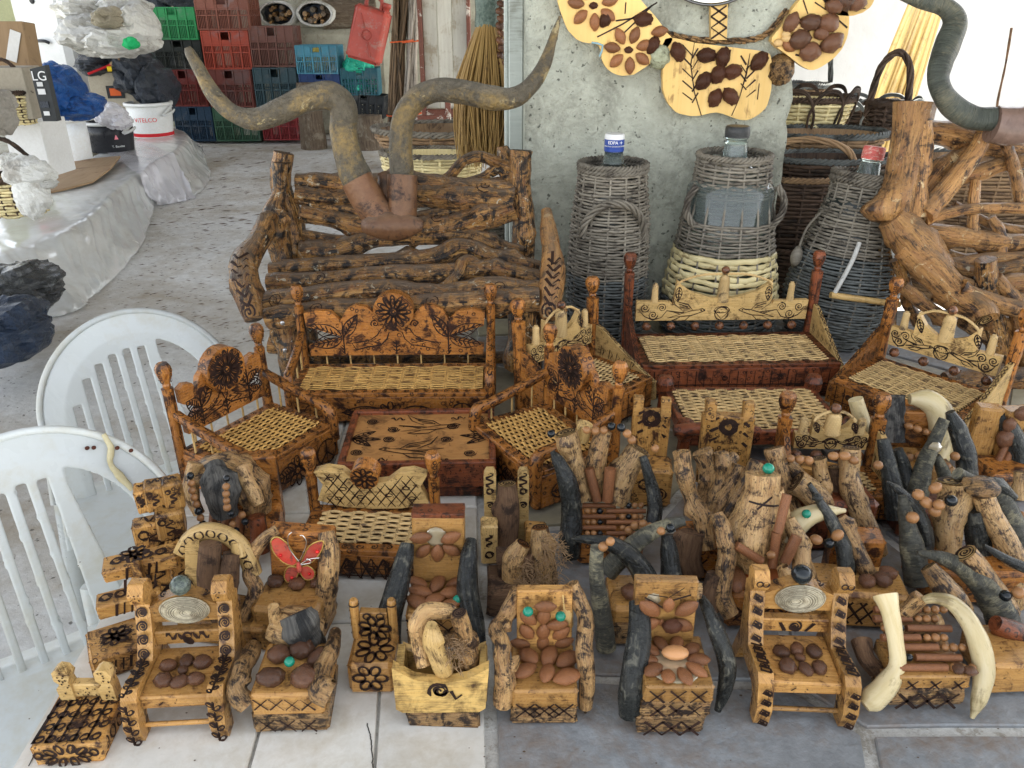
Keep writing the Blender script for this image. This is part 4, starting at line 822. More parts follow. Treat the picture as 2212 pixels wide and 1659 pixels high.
        def cone(x, r, h, zb, top=None):
            b = B(); pr = []; nn = int(h / .0042)
            for i in range(nn):
                k = i / nn; rr = r * (1 - .22 * k - .75 * max(0, k - .82) / .18 * .8); pr += [(rr * .9, zb + h * k), (rr, zb + h * (k + .5 / nn))]
            b.lathe(pr, 16, (x, hd + .004, 0), rough=.07, freq=90); o = part('woven_cone', b, wickp, r_)
        cone(0, .016 if w_ > .3 else .0165, ph * .42, z0 + ph * .28)
        for sg in (-1, 1): cone(sg * hwi * .79, .0095, ph * .30, z0 + ph * .28)
        b = B(); b.blob((0, hd + .004, z0 + ph * .755), .0105, 12, 9); part('ball', b, nut, r_)
        for sg in (-1, 1): b = B(); twisted(b, [(sg * .006, hd + .004, z0 + ph * .70), (sg * hwi * .28, hd, z0 + ph * .69), (sg * hwi * .5, hd, z0 + ph * .60), (sg * hwi * .55, hd - .002, z0 + ph * .54)], .0017, .0022, 6, 3); part('plaited_cord', b, wickp, r_)
        nb = 7 if w_ > .3 else 4
        for i in range(nb): x = -hwi * .86 + 1.72 * hwi * i / (nb - 1); b = B(); b.blob((x, hd + .004, hs + .027), .0115, 12, 9); part('round_bead', b, nut, r_)
        for sg in (-1, 1):
            poly = [(hd, hs * .4), (hd, hs + .085), (hd - .02, hs + .080), (hd * .2, hs + .05), (-hd * .5, hs + .018), (-hd - .004, hs * .96), (-hd - .006, hs * .4)]
            b = B(); M = Matrix(((0, 1, 0, 0), (1, 0, 0, 0), (0, 0, 1, 0), (0, 0, 0, 1))); x0 = sg * (hw - .001)
            vs = [M @ V((p[0], x0, p[1])) for p in poly]; b.prism(poly, x0, x0 + sg * .011, M); o = part('wing_board', b, pale if sg > 0 else body, r_, grain='y', bev=.001)
            bt = B(); rim = poly[1:6]; FT = Matrix.Identity(4); nrm = -sg
            fr = frame((x0 - sg * .0006, 0, 0), (0, -sg, 0), (0, 0, 1))
            burn(bt, [[(-sg * y_, hs + .012 + (.045 if k < 1 else .028 if k < 2 else .012) * 0), (-sg * (y_ - .004), hs + .03 + .012 * (y_ / hd)), (-sg * (y_ - .012), hs + .024), (-sg * (y_ - .006), hs + .014)] for k, y_ in enumerate([hd * .8, hd * .5, hd * .25, 0, -hd * .25])], fr, .0022)
            for (a0, a1) in zip(rim, rim[1:]):
                c = V((x0 + sg * .0055, (a0[0] + a1[0]) / 2, (a0[1] + a1[1]) / 2)); e = V((0, a1[0] - a0[0], a1[1] - a0[1])); L = e.length; fr = frame(c, e, (-sg, 0, 0) if e.cross(V((-sg, 0, 0))).z > 0 else (sg, 0, 0))
                burn(bt, [circ(-L / 2 + (i + .5) * .013, 0, .0055, .0032) for i in range(int(L / .013))], fr, .0014, .0018)
            part('burnt_pattern', bt, burnt, o)
    return r_
GA = 'orange carved toy sofa set with a cane seat'; GB = 'toy sofa set with swallow panels'
sofa('wide orange toy sofa with two birds, leaves and a flower disc on its back', .455, .165, .072, .275, (-.272, 1.66, T), rad(1), 'A', rows=26, cols=12, group=GA)
sofa('orange toy armchair on the left, back towards the white chairs, dark flower disc', .235, .18, .080, .265, (-.497, 1.375, T), rad(60), 'A', rows=24, cols=12, cat='toy armchair', name='carved_armchair', group=GA)
sofa('orange toy armchair facing left, between the low carved table and the swallow set', .235, .18, .080, .265, (.055, 1.375, T), rad(-58), 'A', rows=24, cols=12, cat='toy armchair', name='carved_armchair', group=GA)
sofa('long toy sofa with swallows, woven cones and a plaited cord on its pale back', .475, .205, .082, .30, (.540, 1.815, T), rad(2), 'B', rows=26, cols=16, group=GB, body=redw)
sofa('swallow backed toy armchair half hidden behind the orange armchair', .235, .18, .080, .28, (.175, 1.635, T), rad(42), 'B', rows=26, cols=11, cat='toy armchair', name='carved_armchair', group=GB, body=varn)
sofa('swallow backed toy armchair on the right, turned towards the left', .275, .20, .085, .285, (.895, 1.59, T), rad(-50), 'B', rows=30, cols=12, cat='toy armchair', name='carved_armchair', group=GB, body=varn)
# low carved table
r_ = root('carved_table', 'low red brown toy table with burnt swallows, spirals and leaves on its top', 'toy table', (-.182, 1.385, T), rad(2), GA); r_.scale = (1.04, 1.0, 1.45)
w_, d_ = .285, .225
b = B(); b.box((0, 0, .046), (w_ - .02, d_ - .02, .014)); part('table_top', b, mat('honey_table_top', (.46, .235, .075), (.36, .16, .05), (.14, .06, .025), G, 18, .3, .36, .3, .3, .001, dsharp=.12), r_)
for sg in (-1, 1):
    b = B(); b.box((0, sg * (d_ / 2 - .006), .040), (w_, .013, .038), jit=.002); part('edge_board', b, redw, r_, bev=.001)
    b = B(); b.box((sg * (w_ / 2 - .006), 0, .0395), (.013, d_ - .026, .038), jit=.002); part('edge_board', b, redw, r_, grain='y', bev=.001)
b = B(); b.box((0, -.0, .012), (w_ - .05, d_ - .03, .022), jit=.002); part('lower_frame', b, redw, r_, bev=.002)
for x in (-1, 1):
    for y in (-1, 1): b = B(); b.blob((x * (w_ / 2 - .016), y * (d_ / 2 - .012), .0135), (.012, .012, .013), 10, 7); part('bun_foot', b, redw, r_)
bt = B(); st = swallow(.02, .045, .055, 1) + swallow(-.02, -.05, .055, -1)
for x, y in ((-.10, .07), (-.055, .035), (-.06, -.005), (-.115, -.055), (.06, .045), (.05, -.01), (.11, .08), (.095, -.065)): st += [spiral(x, y, .0125, 3)]
for sg in (-1, 1): st += leaf(sg * .13, .0, .05, .008, (pi if sg > 0 else 0) + .6, 4) + leaf(sg * .13, .0, .055, .008, (pi if sg > 0 else 0) - .1, 4) + leaf(sg * .13, 0, .05, .008, (pi if sg > 0 else 0) - .7, 4)
st += scur(-.05, .08, .014) + scur(.07, .08, .014, .3) + scur(-.07, -.085, .015, .2) + scur(.05, -.09, .012)
burn(bt, st + dots(-.12, -.09, .12, .09, 40), frame((0, 0, .0533), (1, 0, 0), (0, 1, 0)), .0022); burn(bt, dots(-.13, .03, .13, .055, 60), frame((0, -d_ / 2 - .001, 0), (1, 0, 0), (0, 0, 1)), .0016); part('burnt_pattern', bt, burnt, r_)
# woven stool table of the swallow set
r_ = root('woven_table', 'low toy table with a woven cane top and carved corner knobs, before the long sofa', 'toy table', (.515, 1.515, T), rad(1), GB)
w_, d_ = .31, .185
weave(r_, 0, 0, .075, w_, d_, 24, 14, wickp, wav=.001)
for sg in (-1, 1):
    b = B(); b.box((0, sg * (d_ / 2 + .007), .062), (w_ + .03, .014, .03), jit=.0015); part('edge_rail', b, redw, r_, bev=.001); b = B(); b.box((sg * (w_ / 2 + .008), 0, .0615), (.014, d_ - .001, .03), jit=.0015); part('edge_rail', b, redw, r_, grain='y')
    for y in (-1, 1): b = B(); b.lathe([(.011, 0), (.014, .03), (.012, .06), (.019, .072), (.021, .09), (.015, .104), (.008, .107)], 8, (sg * (w_ / 2 + .013), y * (d_ / 2 + .012), 0), smooth=False); part('corner_leg', b, redw, r_, grain='z')
bt = B(); burn(bt, [f for i in range(6) for f in flower(-.13 + i * .052, .062, .011, 5)], frame((0, -d_ / 2 - .0145, 0), (1, 0, 0), (0, 0, 1)), .0015); part('burnt_pattern', bt, burnt, r_)
"""END3"""
# ================================================================ the small toy chairs of wood, nuts, horn and beads
GM = 'small toy chairs of driftwood, nuts and horn'
def W(x, y, h): return V((x, y, T + h)) - ORG          # world x, y and height over the table
def bx(name, par, c, s, m_, rz=0, rx=0, grain='x', jit=.0022, bev=.0012, label=None):
    """hand cut block: c = centre in world x, y, height over table"""
    b = B(); b.box(W(*c), s, (rx, 0, rz), jit=jit, ch=min(s) * .1, seed=R.random() * 30); return part(name, b, m_, par, label, grain, bev)
def front(c, s, rz=0): # drawing frame on the front face of a block
    ex = V((cos(rz), sin(rz), 0)); return frame(W(*c) - V((-sin(rz), cos(rz), 0)) * (s[1] / 2 + .0012), ex, (0, 0, 1))
def topf(c, s, rz=0): ex = V((cos(rz), sin(rz), 0)); return frame(W(*c) + V((0, 0, s[2] / 2 + .0012)), ex, (-sin(rz), cos(rz), 0))
def marks(par, sets, name='burnt_marks'):
    b = B()
    for st, M, w_ in sets: burn(b, st, M, w_, .0006)
    return part(name, b, burnt, par)
def xrow(n, w_, h): return [s for i in range(n) for s in xmark(-w_ / 2 + (i + .5) * w_ / n, 0, h)]
def seeds(par, kind, pts, z, sc=.028, tilt=.25):
    me = {'a': ME_A, 'n': ME_N, 'p': ME_P}[kind]; nm = {'a': 'almond', 'n': 'nut', 'p': 'peach_pit'}[kind]
    for p in pts:
        x, y = p[0], p[1]; a = p[2] if len(p) > 2 else R.uniform(0, 3); k = p[3] if len(p) > 3 else 1
        inst(nm, R.choice(me), par, W(x, y, z), (R.uniform(-tilt, tilt), R.uniform(-tilt, tilt), a), sc * k * (.86 if kind == 'n' else 1))
def seedsv(par, kind, o, ex, ey, pts, sc):               # on an upright face
    me = {'a': ME_A, 'n': ME_N, 'p': ME_P}[kind]; nm = {'a': 'almond', 'n': 'nut', 'p': 'peach_pit'}[kind]; ex, ey = V(ex).normalized(), V(ey).normalized(); ez = ex.cross(ey)
    for x, y, a, *k in pts:
        d = ex * cos(a) + ey * sin(a); inst(nm, R.choice(me), par, V(o) + ex * x + ey * y, dirrot(d, ez).to_quaternion(), sc * (k[0] if k else 1))
def gluepad(par, c, r, z): b = B(); b.blob(W(c[0], c[1], z), (r[0], r[1], .003), 14, 6, .12, 3); part('glue', b, glue, par)
def px(u, v, Y): return Q(u, v, Y) - ORG
# ---- 1: burnt block chair, front left corner
x, y = -.553, .735; r_ = root('carved_block_chair', 'small burnt solid block toy chair with two dotted knob posts, nearest the front left corner', 'toy chair', V((x, y, T)), group=GM, world=True)
o = bx('seat_block', r_, (x, y, .016), (.082, .090, .032), carv, rad(5)); st = [circ(-.034 + .0135 * i + (j % 2) * .004, -.034 + .019 * j, .0055, .004, .6) for i in range(6) for j in range(4)] + [[(-.04 + .016 * i, -.04), (-.034 + .016 * i, .042)] for i in range(5)]
fl = [circ(.011 * cos(a) * 2.1, .001 + .012 * sin(a), .0075, .0038, a) for a in [i * pi / 5 for i in range(10)]]
marks(o, [(st, topf((x, y, .016), (.082, .09, .032), rad(5)), .0026), (fl + [circ(-.033, .004, .005), circ(.033, .004, .005)], front((x, y, .016), (.082, .09, .032), rad(5)), .003)])
ex = V((cos(rad(5)), sin(rad(5)), 0)); marks(o, [([circ(-.025 + .018 * i, 0, .006, .009) for i in range(4)], frame(W(x + .0425, y, .016), (0, 1, 0), (0, 0, 1)), .0022)])
for sx in (-1, 1):
    xx = x + sx * .027; poly = [(-.009, 0), (-.011, .022), (-.005, .03), (-.011, .036), (-.011, .050), (-.004, .055), (.006, .053), (.011, .044), (.007, .034), (.009, .026), (.010, 0)]
    b = B(); b.prism([(V(W(xx, y, .03)).x + a, W(xx, y, .03).z + c) for a, c in poly], W(xx, y + .026, 0).y, W(xx, y + .042, 0).y); o = part('knob_post', b, pale, r_, bev=.0015, grain='z')
    marks(o, [(dots(-.007, .003, .007, .05, 14, .0009), frame(W(xx, y + .0255, .03), (1, 0, 0), (0, 0, 1)), .002)])
o = bx('back_rail', r_, (x, y + .034, .047), (.038, .012, .022), pale); marks(o, [(dots(-.016, -.008, .016, .008, 9, .0009), front((x, y + .034, .047), (.038, .012, .022)), .002)])
# ---- 2 and 8: frame armchairs with a clam shell
def shell_chair(x, y, w_, rz, label, motif, ball, sx_=1):
    r_ = root('shell_armchair', label, 'toy armchair', V((x, y, T)), rz, GM); t = .020; h = w_ / 2 - t / 2
    prof = [(-.062, 0), (-.068, .028), (-.058, .066), (-.048, .076), (.006, .070), (.022, .10), (.034, .142), (.024, .150), (.020, .164), (.030, .177), (.046, .176), (.054, .164), (.052, .148), (.060, .140), (.052, .06), (.078, 0), (.056, 0), (.036, .040), (-.030, .040), (-.040, .03), (-.040, 0)]
    M = Matrix(((0, 1, 0, 0), (1, 0, 0, 0), (0, 0, 1, 0), (0, 0, 0, 1)))
    for sg in (-1, 1):
        b = B(); b.prism(prof, sg * h - t / 2, sg * h + t / 2, M, wob=.0008); o = part('side_frame', b, pine if motif == 'b' else carv if False else pine, r_, grain='z', bev=.0018)
        bt = B(); segs = [((-.068, .0), (-.0665, .068)), ((-.048, .0775), (.006, .0715)), ((.006, .0715), (.033, .14))]
        for k, (a, c) in enumerate(segs):
            o_ = V((sg * h, (a[0] + c[0]) / 2, (a[1] + c[1]) / 2)); e = V((0, c[0] - a[0], c[1] - a[1])); L = e.length; fr = frame(o_, e, (1, 0, 0))
            if (fr.to_3x3() @ V((0, 0, 1))).dot(V((0, -1, 1))) < 0: fr = frame(o_, e, (-1, 0, 0))
            st = []
            n = max(2, int(L / .015))
            for i in range(n):
                cx = -L / 2 + (i + .5) * L / n
                if motif == 'b': st += [[(cx - .005, -.005), (cx + .001, -.006), (cx + .006, .003), (cx, .006), (cx - .005, -.005)], circ(cx, 0, .0016), [(cx - .003, -.004), (cx + .003, .004)]]
                elif k == 2: st += [spiral(cx, 0, .0078, 2.4)]
                else: st += [circ(cx + .003, .0045, .005, .0028, .8), circ(cx - .003, -.0045, .005, .0028, -.8), [(cx - .008, 0), (cx + .008, 0)], [(cx - .006, .001), (cx + .006, -.001)], [(cx, 0), (cx + .006, .007)]]
            burn(bt, st, fr, .0024 if motif == 'b' else .0021, .001)
        for sd in (-1, 1): burn(bt, [[(-.05 + .0 * i, .008 + .012 * i), (-.044, .016 + .012 * i)] for i in range(4)] + [[(.03 + .004 * i, .05 + .012 * i), (.036 + .003 * i, .056 + .012 * i)] for i in range(7)], frame((sg * h + sd * (t / 2 + .0012), 0, 0), (0, sd, 0) if True else 0, (0, 0, 1)) if sd > 0 else frame((sg * h - t / 2 - .0012, 0, 0), (0, -1, 0), (0, 0, 1)) @ Matrix.Scale(-1, 4, (1, 0, 0)), .002)
        burn(bt, [circ(-.004, 0, .004), circ(.004, 0, .004)] if motif == 'b' else dots(-.007, -.006, .007, .006, 9, .001), frame((sg * h, .0195, .164), (1, 0, 0), (0, 0, 1)), .0014, .002)
        part('burnt_pattern', bt, burnt, o)
    iw = w_ - 2 * t
    bt = B()
    for sg in (-1, 1): burn(bt, [c for i in range(6) for c in (circ(-.045 + .014 * i, .003, .0035, .0022, .7), circ(-.040 + .014 * i, -.004, .0035, .0022, -.7))] + [[(-.05, 0), (.03, -.001)]], frame((sg * h, -.018, .0752), (0, 1, -.11), (-1, 0, 0)), .0022, .0012) if motif != 'b' else burn(bt, [[(-.035 + .018 * i, -.006), (-.028 + .018 * i, -.006), (-.022 + .018 * i, .005), (-.030 + .018 * i, .006), (-.035 + .018 * i, -.006)] for i in range(4)], frame((sg * h, -.018, .0752), (0, 1, -.11), (-1, 0, 0)), .003, .0012)
    part('burnt_arm_pattern', bt, burnt, r_)
    b = B(); b.box((0, -.006, .052), (iw + .002, .088, .020), jit=.002); part('seat', b, pine, r_, bev=.0015)
    bt = B(); burn(bt, [[(-.02, -.002), (-.014, .003)], [(.0, 0), (.001, .001)]], frame((0, -.0515, .052), (1, 0, 0), (0, 0, 1)), .0016); part('burnt_dot', bt, burnt, r_)
    b = B(); b.tube([(-h, -.050, .016), (h, -.050, .016)], .0035, 7, 2); part('front_rung', b, pine, r_)
    b = B(); b.box((0, .034, .088), (iw + .002, .014, .022), jit=.001); o = part('lower_back_rail', b, pine, r_, bev=.001)
    bt = B(); burn(bt, ([spiral(0, 0, .009, 2.2), [(-.022, .006), (-.014, -.008)], [(-.020, .006), (-.012, -.008)], [(.014, -.008), (.024, .006)], [(.016, -.008), (.026, .006)]] if motif == 'b' else scur(-.016, .004, .012) + scur(.016, .004, .012) + [circ(0, .004, .005), spiral(0, -.004, .006, 2)]), frame((0, .0262, .088), (1, 0, 0), (0, 0, 1)), .003); part('burnt_pattern', bt, burnt, o)
    b = B(); b.prism([(-iw / 2 - .001, .112), (iw / 2 + .001, .112), (iw / 2 + .001, .138), (iw * .2, .152), (0, .158), (-iw * .2, .152), (-iw / 2 - .001, .138)], .032, .052); o = part('back_panel', b, pine, r_, bev=.0015)
    bt = B(); burn(bt, [spiral(-iw * .3, .004, .007, 2), spiral(iw * .3, .004, .007, 2)], frame((0, .042, .1475), (1, 0, 0), (0, 1, .0)), .002); part('burnt_spirals', bt, burnt, o)
    b = B(); vs = []; nr, ns = 22, 26; W_, H_ = (.034, .023) if sx_ < 0 else (.033, .022)
    for i in range(nr + 1):
        k = i / nr
        for j in range(ns): a = 2 * pi * j / ns; rr = k * (1 + .08 * cos(a - 1)); vs.append((W_ * rr * cos(a) + (1 - k) * .012 * sx_, .030 - .014 * (1 - k ** 2.2) - (.0016 if i % 2 else 0), .131 + H_ * rr * sin(a) + (1 - k) * .010))
    b.add(vs, [[i * ns + j, i * ns + (j + 1) % ns, (i + 1) * ns + (j + 1) % ns, (i + 1) * ns + j] for i in range(nr) for j in range(ns)], None, False); part('clam_shell', b, shellm, r_)
    b = B(); ringm = mat('growth_line_and_rib_shade', (.22, .19, .13), None, None, rough=.7, bump=0)  # grey growth rings that also paint in the shade between the ribs
    for q_ in range(11): k = .18 + .075 * q_; b.tube([(W_ * k * (1 + .08 * cos(a - 1)) * cos(a) + (1 - k) * .012 * sx_, .0292 - .014 * (1 - k ** 2.2), .131 + H_ * k * (1 + .08 * cos(a - 1)) * sin(a) + (1 - k) * .010) for a in [2 * pi * j / 30 for j in range(31)]], .00042 + .0002 * (q_ % 2), 4, 1, up=(0, 1, 0), cap=False)
    part('growth_and_rib_shade_lines', b, ringm, r_, kind='stuff')
    b = B(); b.blob((0, .038, .167), .0135, 14, 10, .03, 3); part('ball_finial', b, ball, r_)
    for i, (a, c) in enumerate([(0, .018), (-.022, .012), (.022, .014), (-.02, -.014), (.002, -.018), (.021, -.014), (0, .002)][:7]): inst('nut', ME_N[i % 4], r_, (a, c - .012, .067), (.2, .1, R.uniform(0, 3)), .0235 if i < 6 else .015)
    return r_
marb = mat('speckled_black_green_ball', (.03, .04, .042), (.16, .19, .15), None, (1, 1), 60, .3, .25, .6, .1, .0005, fine=260)
shell_chair(-.432, .790, .126, rad(4), 'honey toy armchair with spiral burnt posts, pale clam shell back and speckled ball, front left', 's', marb, 1)
shell_chair(.385, .812, .130, rad(-3), 'yellow toy armchair with burnt diamonds, clam shell back and shiny black ball, front right', 'b', beadk, -1)
# ---- 3: driftwood armchair with chestnuts
x, y = -.288, .735; r_ = root('driftwood_armchair', 'toy armchair with pitted crooked arms, split grey bark back and a green bead among chestnuts', 'toy armchair', V((x, y, T)), group=GM, world=True)
bx('base_log', r_, (x, y + .045, .017), (.096, .085, .034), drift, rad(2), jit=.005); o = bx('seat', r_, (x + .002, y + .045, .0525), (.092, .09, .036), pine, rad(1)); marks(o, [(xrow(4, .08, .009), front((x, y + .045, .0545), (.092, .09, .036)), .0015)])
marks(r_, [(xrow(3, .08, .010), front((x, y + .045, .017), (.096, .088, .034)), .0015)])
seeds(r_, 'n', [(x - .02, y + .022, .3, 1.15), (x + .022, y + .022, -.3, 1.2), (x - .02, y + .062, .2), (x + .008, y + .072, .4, 1.1), (x + .032, y + .058, .9)], .078, .036)
inst('bead', ME_G, r_, W(x, y + .040, .086), (0, 0, 0), .014)
limb('arm', r_, [(548, 1395, .83, 16), (540, 1420, .80, 19), (515, 1465, .765, 20), (508, 1490, .75, 22), (535, 1525, .74, 24)], drift, rough=.22, freq=45, knots=3)
limb('arm', r_, [(725, 1365, .84, 12), (715, 1405, .80, 18), (695, 1450, .77, 20), (690, 1490, .745, 27), (712, 1505, .74, 27)], drift, rough=.22, freq=45, knots=3)
b = B(); c0 = px(650, 1400, .835); b.tube([px(608, 1345, .86), px(640, 1355, .85), px(685, 1375, .85)], [.033, .037, .030], 12, 5, rough=.12, freq=40, flat=.6); part('bark_back', b, fatw, r_)
b = B(); b.tube([px(640, 1325, .832), px(650, 1350, .826), px(672, 1400, .83)], [.022, .026, .020], 12, 6, rough=.3, freq=60, flat=.8); part('split_bark', b, greyb, r_)
limb('stump', r_, [(590, 1310, .85, 14), (600, 1350, .85, 16), (615, 1400, .85, 16)], fatw, rough=.2)
# ---- butterfly chair behind
x, y = -.325, .90; r_ = root('butterfly_chair', 'driftwood toy chair with a red wire butterfly on its back and curved branch arms', 'toy chair', V((x, y, T)), group=GM, world=True)
bx('seat', r_, (x, y + .03, .035), (.10, .08, .07), pine, rad(-6)); bx('back_board', r_, (x + .01, y + .075, .10), (.096, .03, .10), varn, rad(-4), rx=-.12, jit=.004)
seeds(r_, 'n', [(x - .028, y + .045), (x + .005, y + .04), (x + .035, y + .045)], .078, .03)
limb('arm', r_, [(600, 1145, .97, 14), (570, 1165, .96, 14), (545, 1200, .95, 16), (540, 1240, .94, 17), (552, 1275, .93, 17), (530, 1330, .91, 14), (527, 1380, .90, 10)], drift, rough=.14, freq=40, knots=2)
limb('arm', r_, [(705, 1150, .97, 18), (712, 1200, .95, 22), (708, 1250, .94, 24), (700, 1300, .93, 24), (690, 1350, .92, 20)], drift, rough=.14, freq=40, knots=3)
redt = mat('red_gauze', (.62, .05, .035), (.5, .12, .08), (.35, .1, .08), (1, 1), 90, .3, .4, 0, .1, .0005, alpha=.88); gold = mat('gold_glitter_edge', (.62, .42, .12), (.4, .22, .05), None, (1, 1), 90, rough=.3, metal=.6, bump=.5); silv = mat('silver_wire', (.75, .75, .72), None, None, rough=.25, metal=1, bump=0); gem = mat('red_gem', (.75, .01, .01), None, None, rough=.08, coat=1, bump=0)
rbf = root('butterfly_ornament', 'red gauze butterfly with gold edges and silver wire feelers on the driftwood chair', 'butterfly', Q(645, 1225, .935), world=True)
Yb = .945
for poly, lab in (([(643, 1215), (625, 1180), (600, 1160), (585, 1170), (592, 1195), (612, 1215), (632, 1222)], 0), ([(650, 1215), (668, 1180), (695, 1168), (698, 1178), (688, 1200), (668, 1218)], 0), ([(640, 1225), (622, 1225), (614, 1245), (622, 1258), (638, 1250), (645, 1235)], 0), ([(650, 1225), (665, 1222), (680, 1235), (676, 1250), (660, 1252), (650, 1240)], 0)):
    pts = [px(u, v, Yb - .003 * (abs(u - 645) / 40)) for u, v in poly]; b = B(); b.add(pts + [p + V((0, .0008, 0)) for p in pts], [list(range(len(pts))), list(range(2 * len(pts) - 1, len(pts) - 1, -1))], None, False); o = part('wing', b, redt, rbf)
    b = B(); b.tube(pts + [pts[0]], .0011, 5, 3); part('wing_edge', b, gold, o)
b = B(); b.blob(px(646, 1226, Yb - .004), (.004, .004, .011), 8, 6); part('body', b, redt, rbf)
for pts in ([(645, 1212), (625, 1185), (622, 1160), (630, 1150)], [(648, 1210), (662, 1175), (655, 1158), (648, 1157)], [(650, 1218), (668, 1208), (690, 1205)], [(650, 1220), (672, 1215), (664, 1207), (660, 1213)]): b = B(); b.tube([px(u, v, Yb - .006) for u, v in pts], .0008, 5, 4); part('wire_feeler', b, silv, rbf)
for u, v in ((606, 1200), (685, 1192), (630, 1248), (668, 1240)): b = B(); b.blob(px(u, v, Yb - .004), .0025, 6, 4); part('gem', b, gem, rbf)
# ---- 4: flower stool chair
x, y = -.192, .803; r_ = root('flower_chair', 'little pine toy chair with three burnt flowers and two round posts', 'toy chair', V((x, y, T)), group=GM, world=True)
o = bx('seat_block', r_, (x, y + .033, .026), (.062, .066, .052), pine, rad(1)); marks(o, [(flower(0, .004, .024, 6, .0), front((x, y + .033, .026), (.062, .066, .052)), .003), (flower(.003, -.004, .027, 7, .0), topf((x, y + .033, .026), (.062, .066, .052)), .003)])
o = bx('back_board', r_, (x, y + .056, .074), (.038, .012, .046), pine); marks(o, [(flower(.001, -.003, .023, 7, .0), front((x, y + .056, .074), (.038, .012, .046)), .003), ([circ(-.008, .019, .005), circ(.01, .019, .005)], front((x, y + .056, .074), (.038, .012, .046)), .002)])
for sg in (-1, 1):
    b = B(); s = b.tube([W(x + sg * .026, y + .056, .051), W(x + sg * .026, y + .056, .108), W(x + sg * .026, y + .056, .117)], [.0065, .0065, .0045], 10, 3); o = part('round_post', b, pine, r_); bt = B(); burn_tube(bt, s, [[(k * .6, .88) for k in range(12)]], .0022); burn_tube(bt, s, [[(-P2 + P2 * 2 - .3, l), (P2 + .3, l + .01)] for l in (.1, .3, .5, .7)], .003); part('burnt_marks', bt, burnt, o)
# ---- 5: burnt trough with roots
x, y = -.092, .75; r_ = root('root_trough', 'scorched pale wood trough holding an arched root and a hairy stump, front row', 'carved trough', V((x, y, T)), group=GM, world=True)
scor = mat('scorched_pale_wood', (.66, .44, .15), (.60, .37, .11), (.07, .03, .012), (260, 14), 24, .40, .4, .2, .3, .001, dsharp=.16)
bx('base_log', r_, (x, y + .035, .012), (.092, .07, .026), drift, 0, jit=.005)
pts = [(-.060, .098), (-.034, .080), (0, .074), (.034, .082), (.062, .099), (.058, .03), (.05, .022), (-.05, .022), (-.058, .03)]
b = B(); c0 = W(x, y, 0); b.prism([(c0.x + a, c0.z + c) for a, c in pts], c0.y, c0.y + .014, wob=.003); o = part('front_board', b, scor, r_, bev=.002); marks(o, [([spiral(0, 0, .015, 1.6), circ(0, 0, .007), [(.014, 0), (.02, -.014), (.028, -.006)]], frame(W(x, y - .0006, .062), (1, 0, 0), (0, 0, 1)), .0036)])
b = B(); b.prism([(c0.x + a * .92, c0.z + c * .8) for a, c in pts], c0.y + .058, c0.y + .07); part('back_board', b, scor, r_)
for sg in (-1, 1): bx('side_board', r_, (x + sg * .054, y + .036, .055), (.010, .043, .06), scor)
limb('arched_root', r_, [(915, 1440, .77, 15), (905, 1390, .785, 18), (903, 1345, .79, 21), (925, 1322, .80, 21), (960, 1320, .80, 17), (985, 1325, .80, 12)], fatw, rough=.12, freq=50)
limb('pale_root', r_, [(932, 1350, .765, 13), (934, 1385, .765, 22), (950, 1425, .765, 22), (960, 1450, .77, 20)], pale, rough=.15, freq=50, knots=2, x=((P2, .3, .006),))
limb('hairy_stump', r_, [(992, 1325, .785, 17), (1000, 1360, .785, 20), (1010, 1410, .785, 24), (1015, 1450, .785, 24)], drift, rough=.1, freq=60, cut=(0, barkb))
def fuzz(par, pts, n, r, L, m_=None):
    b = B()
    for i in range(n):
        u, v, Y, w_ = R.choice(pts); c = px(u, v, Y); a = R.uniform(0, 6.28); k = w_ * mpp(c + ORG); d = V((cos(a), sin(a) * .6 - .4, R.uniform(-1, 1))); p = c + d * k * .9
        e = V((R.uniform(-1, 1), R.uniform(-1, .3), R.uniform(-1, 1))) * L; b.tube([p, p + e * .5 + V((0, 0, .002)), p + e], r, 3, 2, cap=False)
    part('root_hair', b, m_ or wickt, par, kind='stuff')
fuzz(r_, [(990, 1385, .78, 22), (985, 1410, .775, 24), (985, 1400, .77, 20)], 170, .0005, .014)
# ---- 6: almond chair
x, y = .042, .75; r_ = root('almond_chair', 'pine toy chair crowded with almonds, two green beads and knotty root arms, front centre', 'toy chair', V((x, y, T)), group=GM, world=True)
bx('base_log', r_, (x, y + .042, .014), (.086, .08, .028), drift, 0, jit=.003); o = bx('seat', r_, (x, y + .045, .044), (.084, .088, .030), pine)
marks(r_, [(xrow(3, .075, .012) + xrow(2, .05, .008), front((x, y + .045, .030), (.086, .094, .05)), .002)])
o = bx('back_board', r_, (x + .002, y + .082, .106), (.074, .014, .10), pine, rx=-.1)
seeds(r_, 'a', [(x - .025, y + .03, .6, 1.05), (x + .004, y + .026, 1.3), (x + .03, y + .02, .4, 1.2), (x - .02, y + .056, 2.2, 1.1), (x + .008, y + .056, 1.2, 1.1), (x + .032, y + .05, .7, 1.1)], .066, .035)
seedsv(r_, 'a', W(x, y + .07, .105), (1, 0, 0), (0, -.1, 1), [(-.02, .014, 2.3), (.0, .018, 1.5), (-.022, -.012, 2.1), (.018, .002, .2), (.024, -.014, .8), (.0, -.012, 1.5), (.002, .036, 0), (-.03, -.034, 2.9), (.028, -.032, .5), (0, -.034, 1.5)], .031)
for a, c in ((-.021, .030), (.022, .022)): inst('bead', ME_G, r_, W(x + a, y + .064, .105 + c), (0, 0, 0), .014)
limb('arm', r_, [(1140, 1285, .855, 17), (1110, 1305, .845, 20), (1090, 1335, .83, 18), (1072, 1360, .81, 19), (1085, 1390, .79, 17), (1085, 1425, .775, 18), (1092, 1470, .765, 24), (1085, 1520, .76, 22)], drift, rough=.12, freq=40, knots=3)
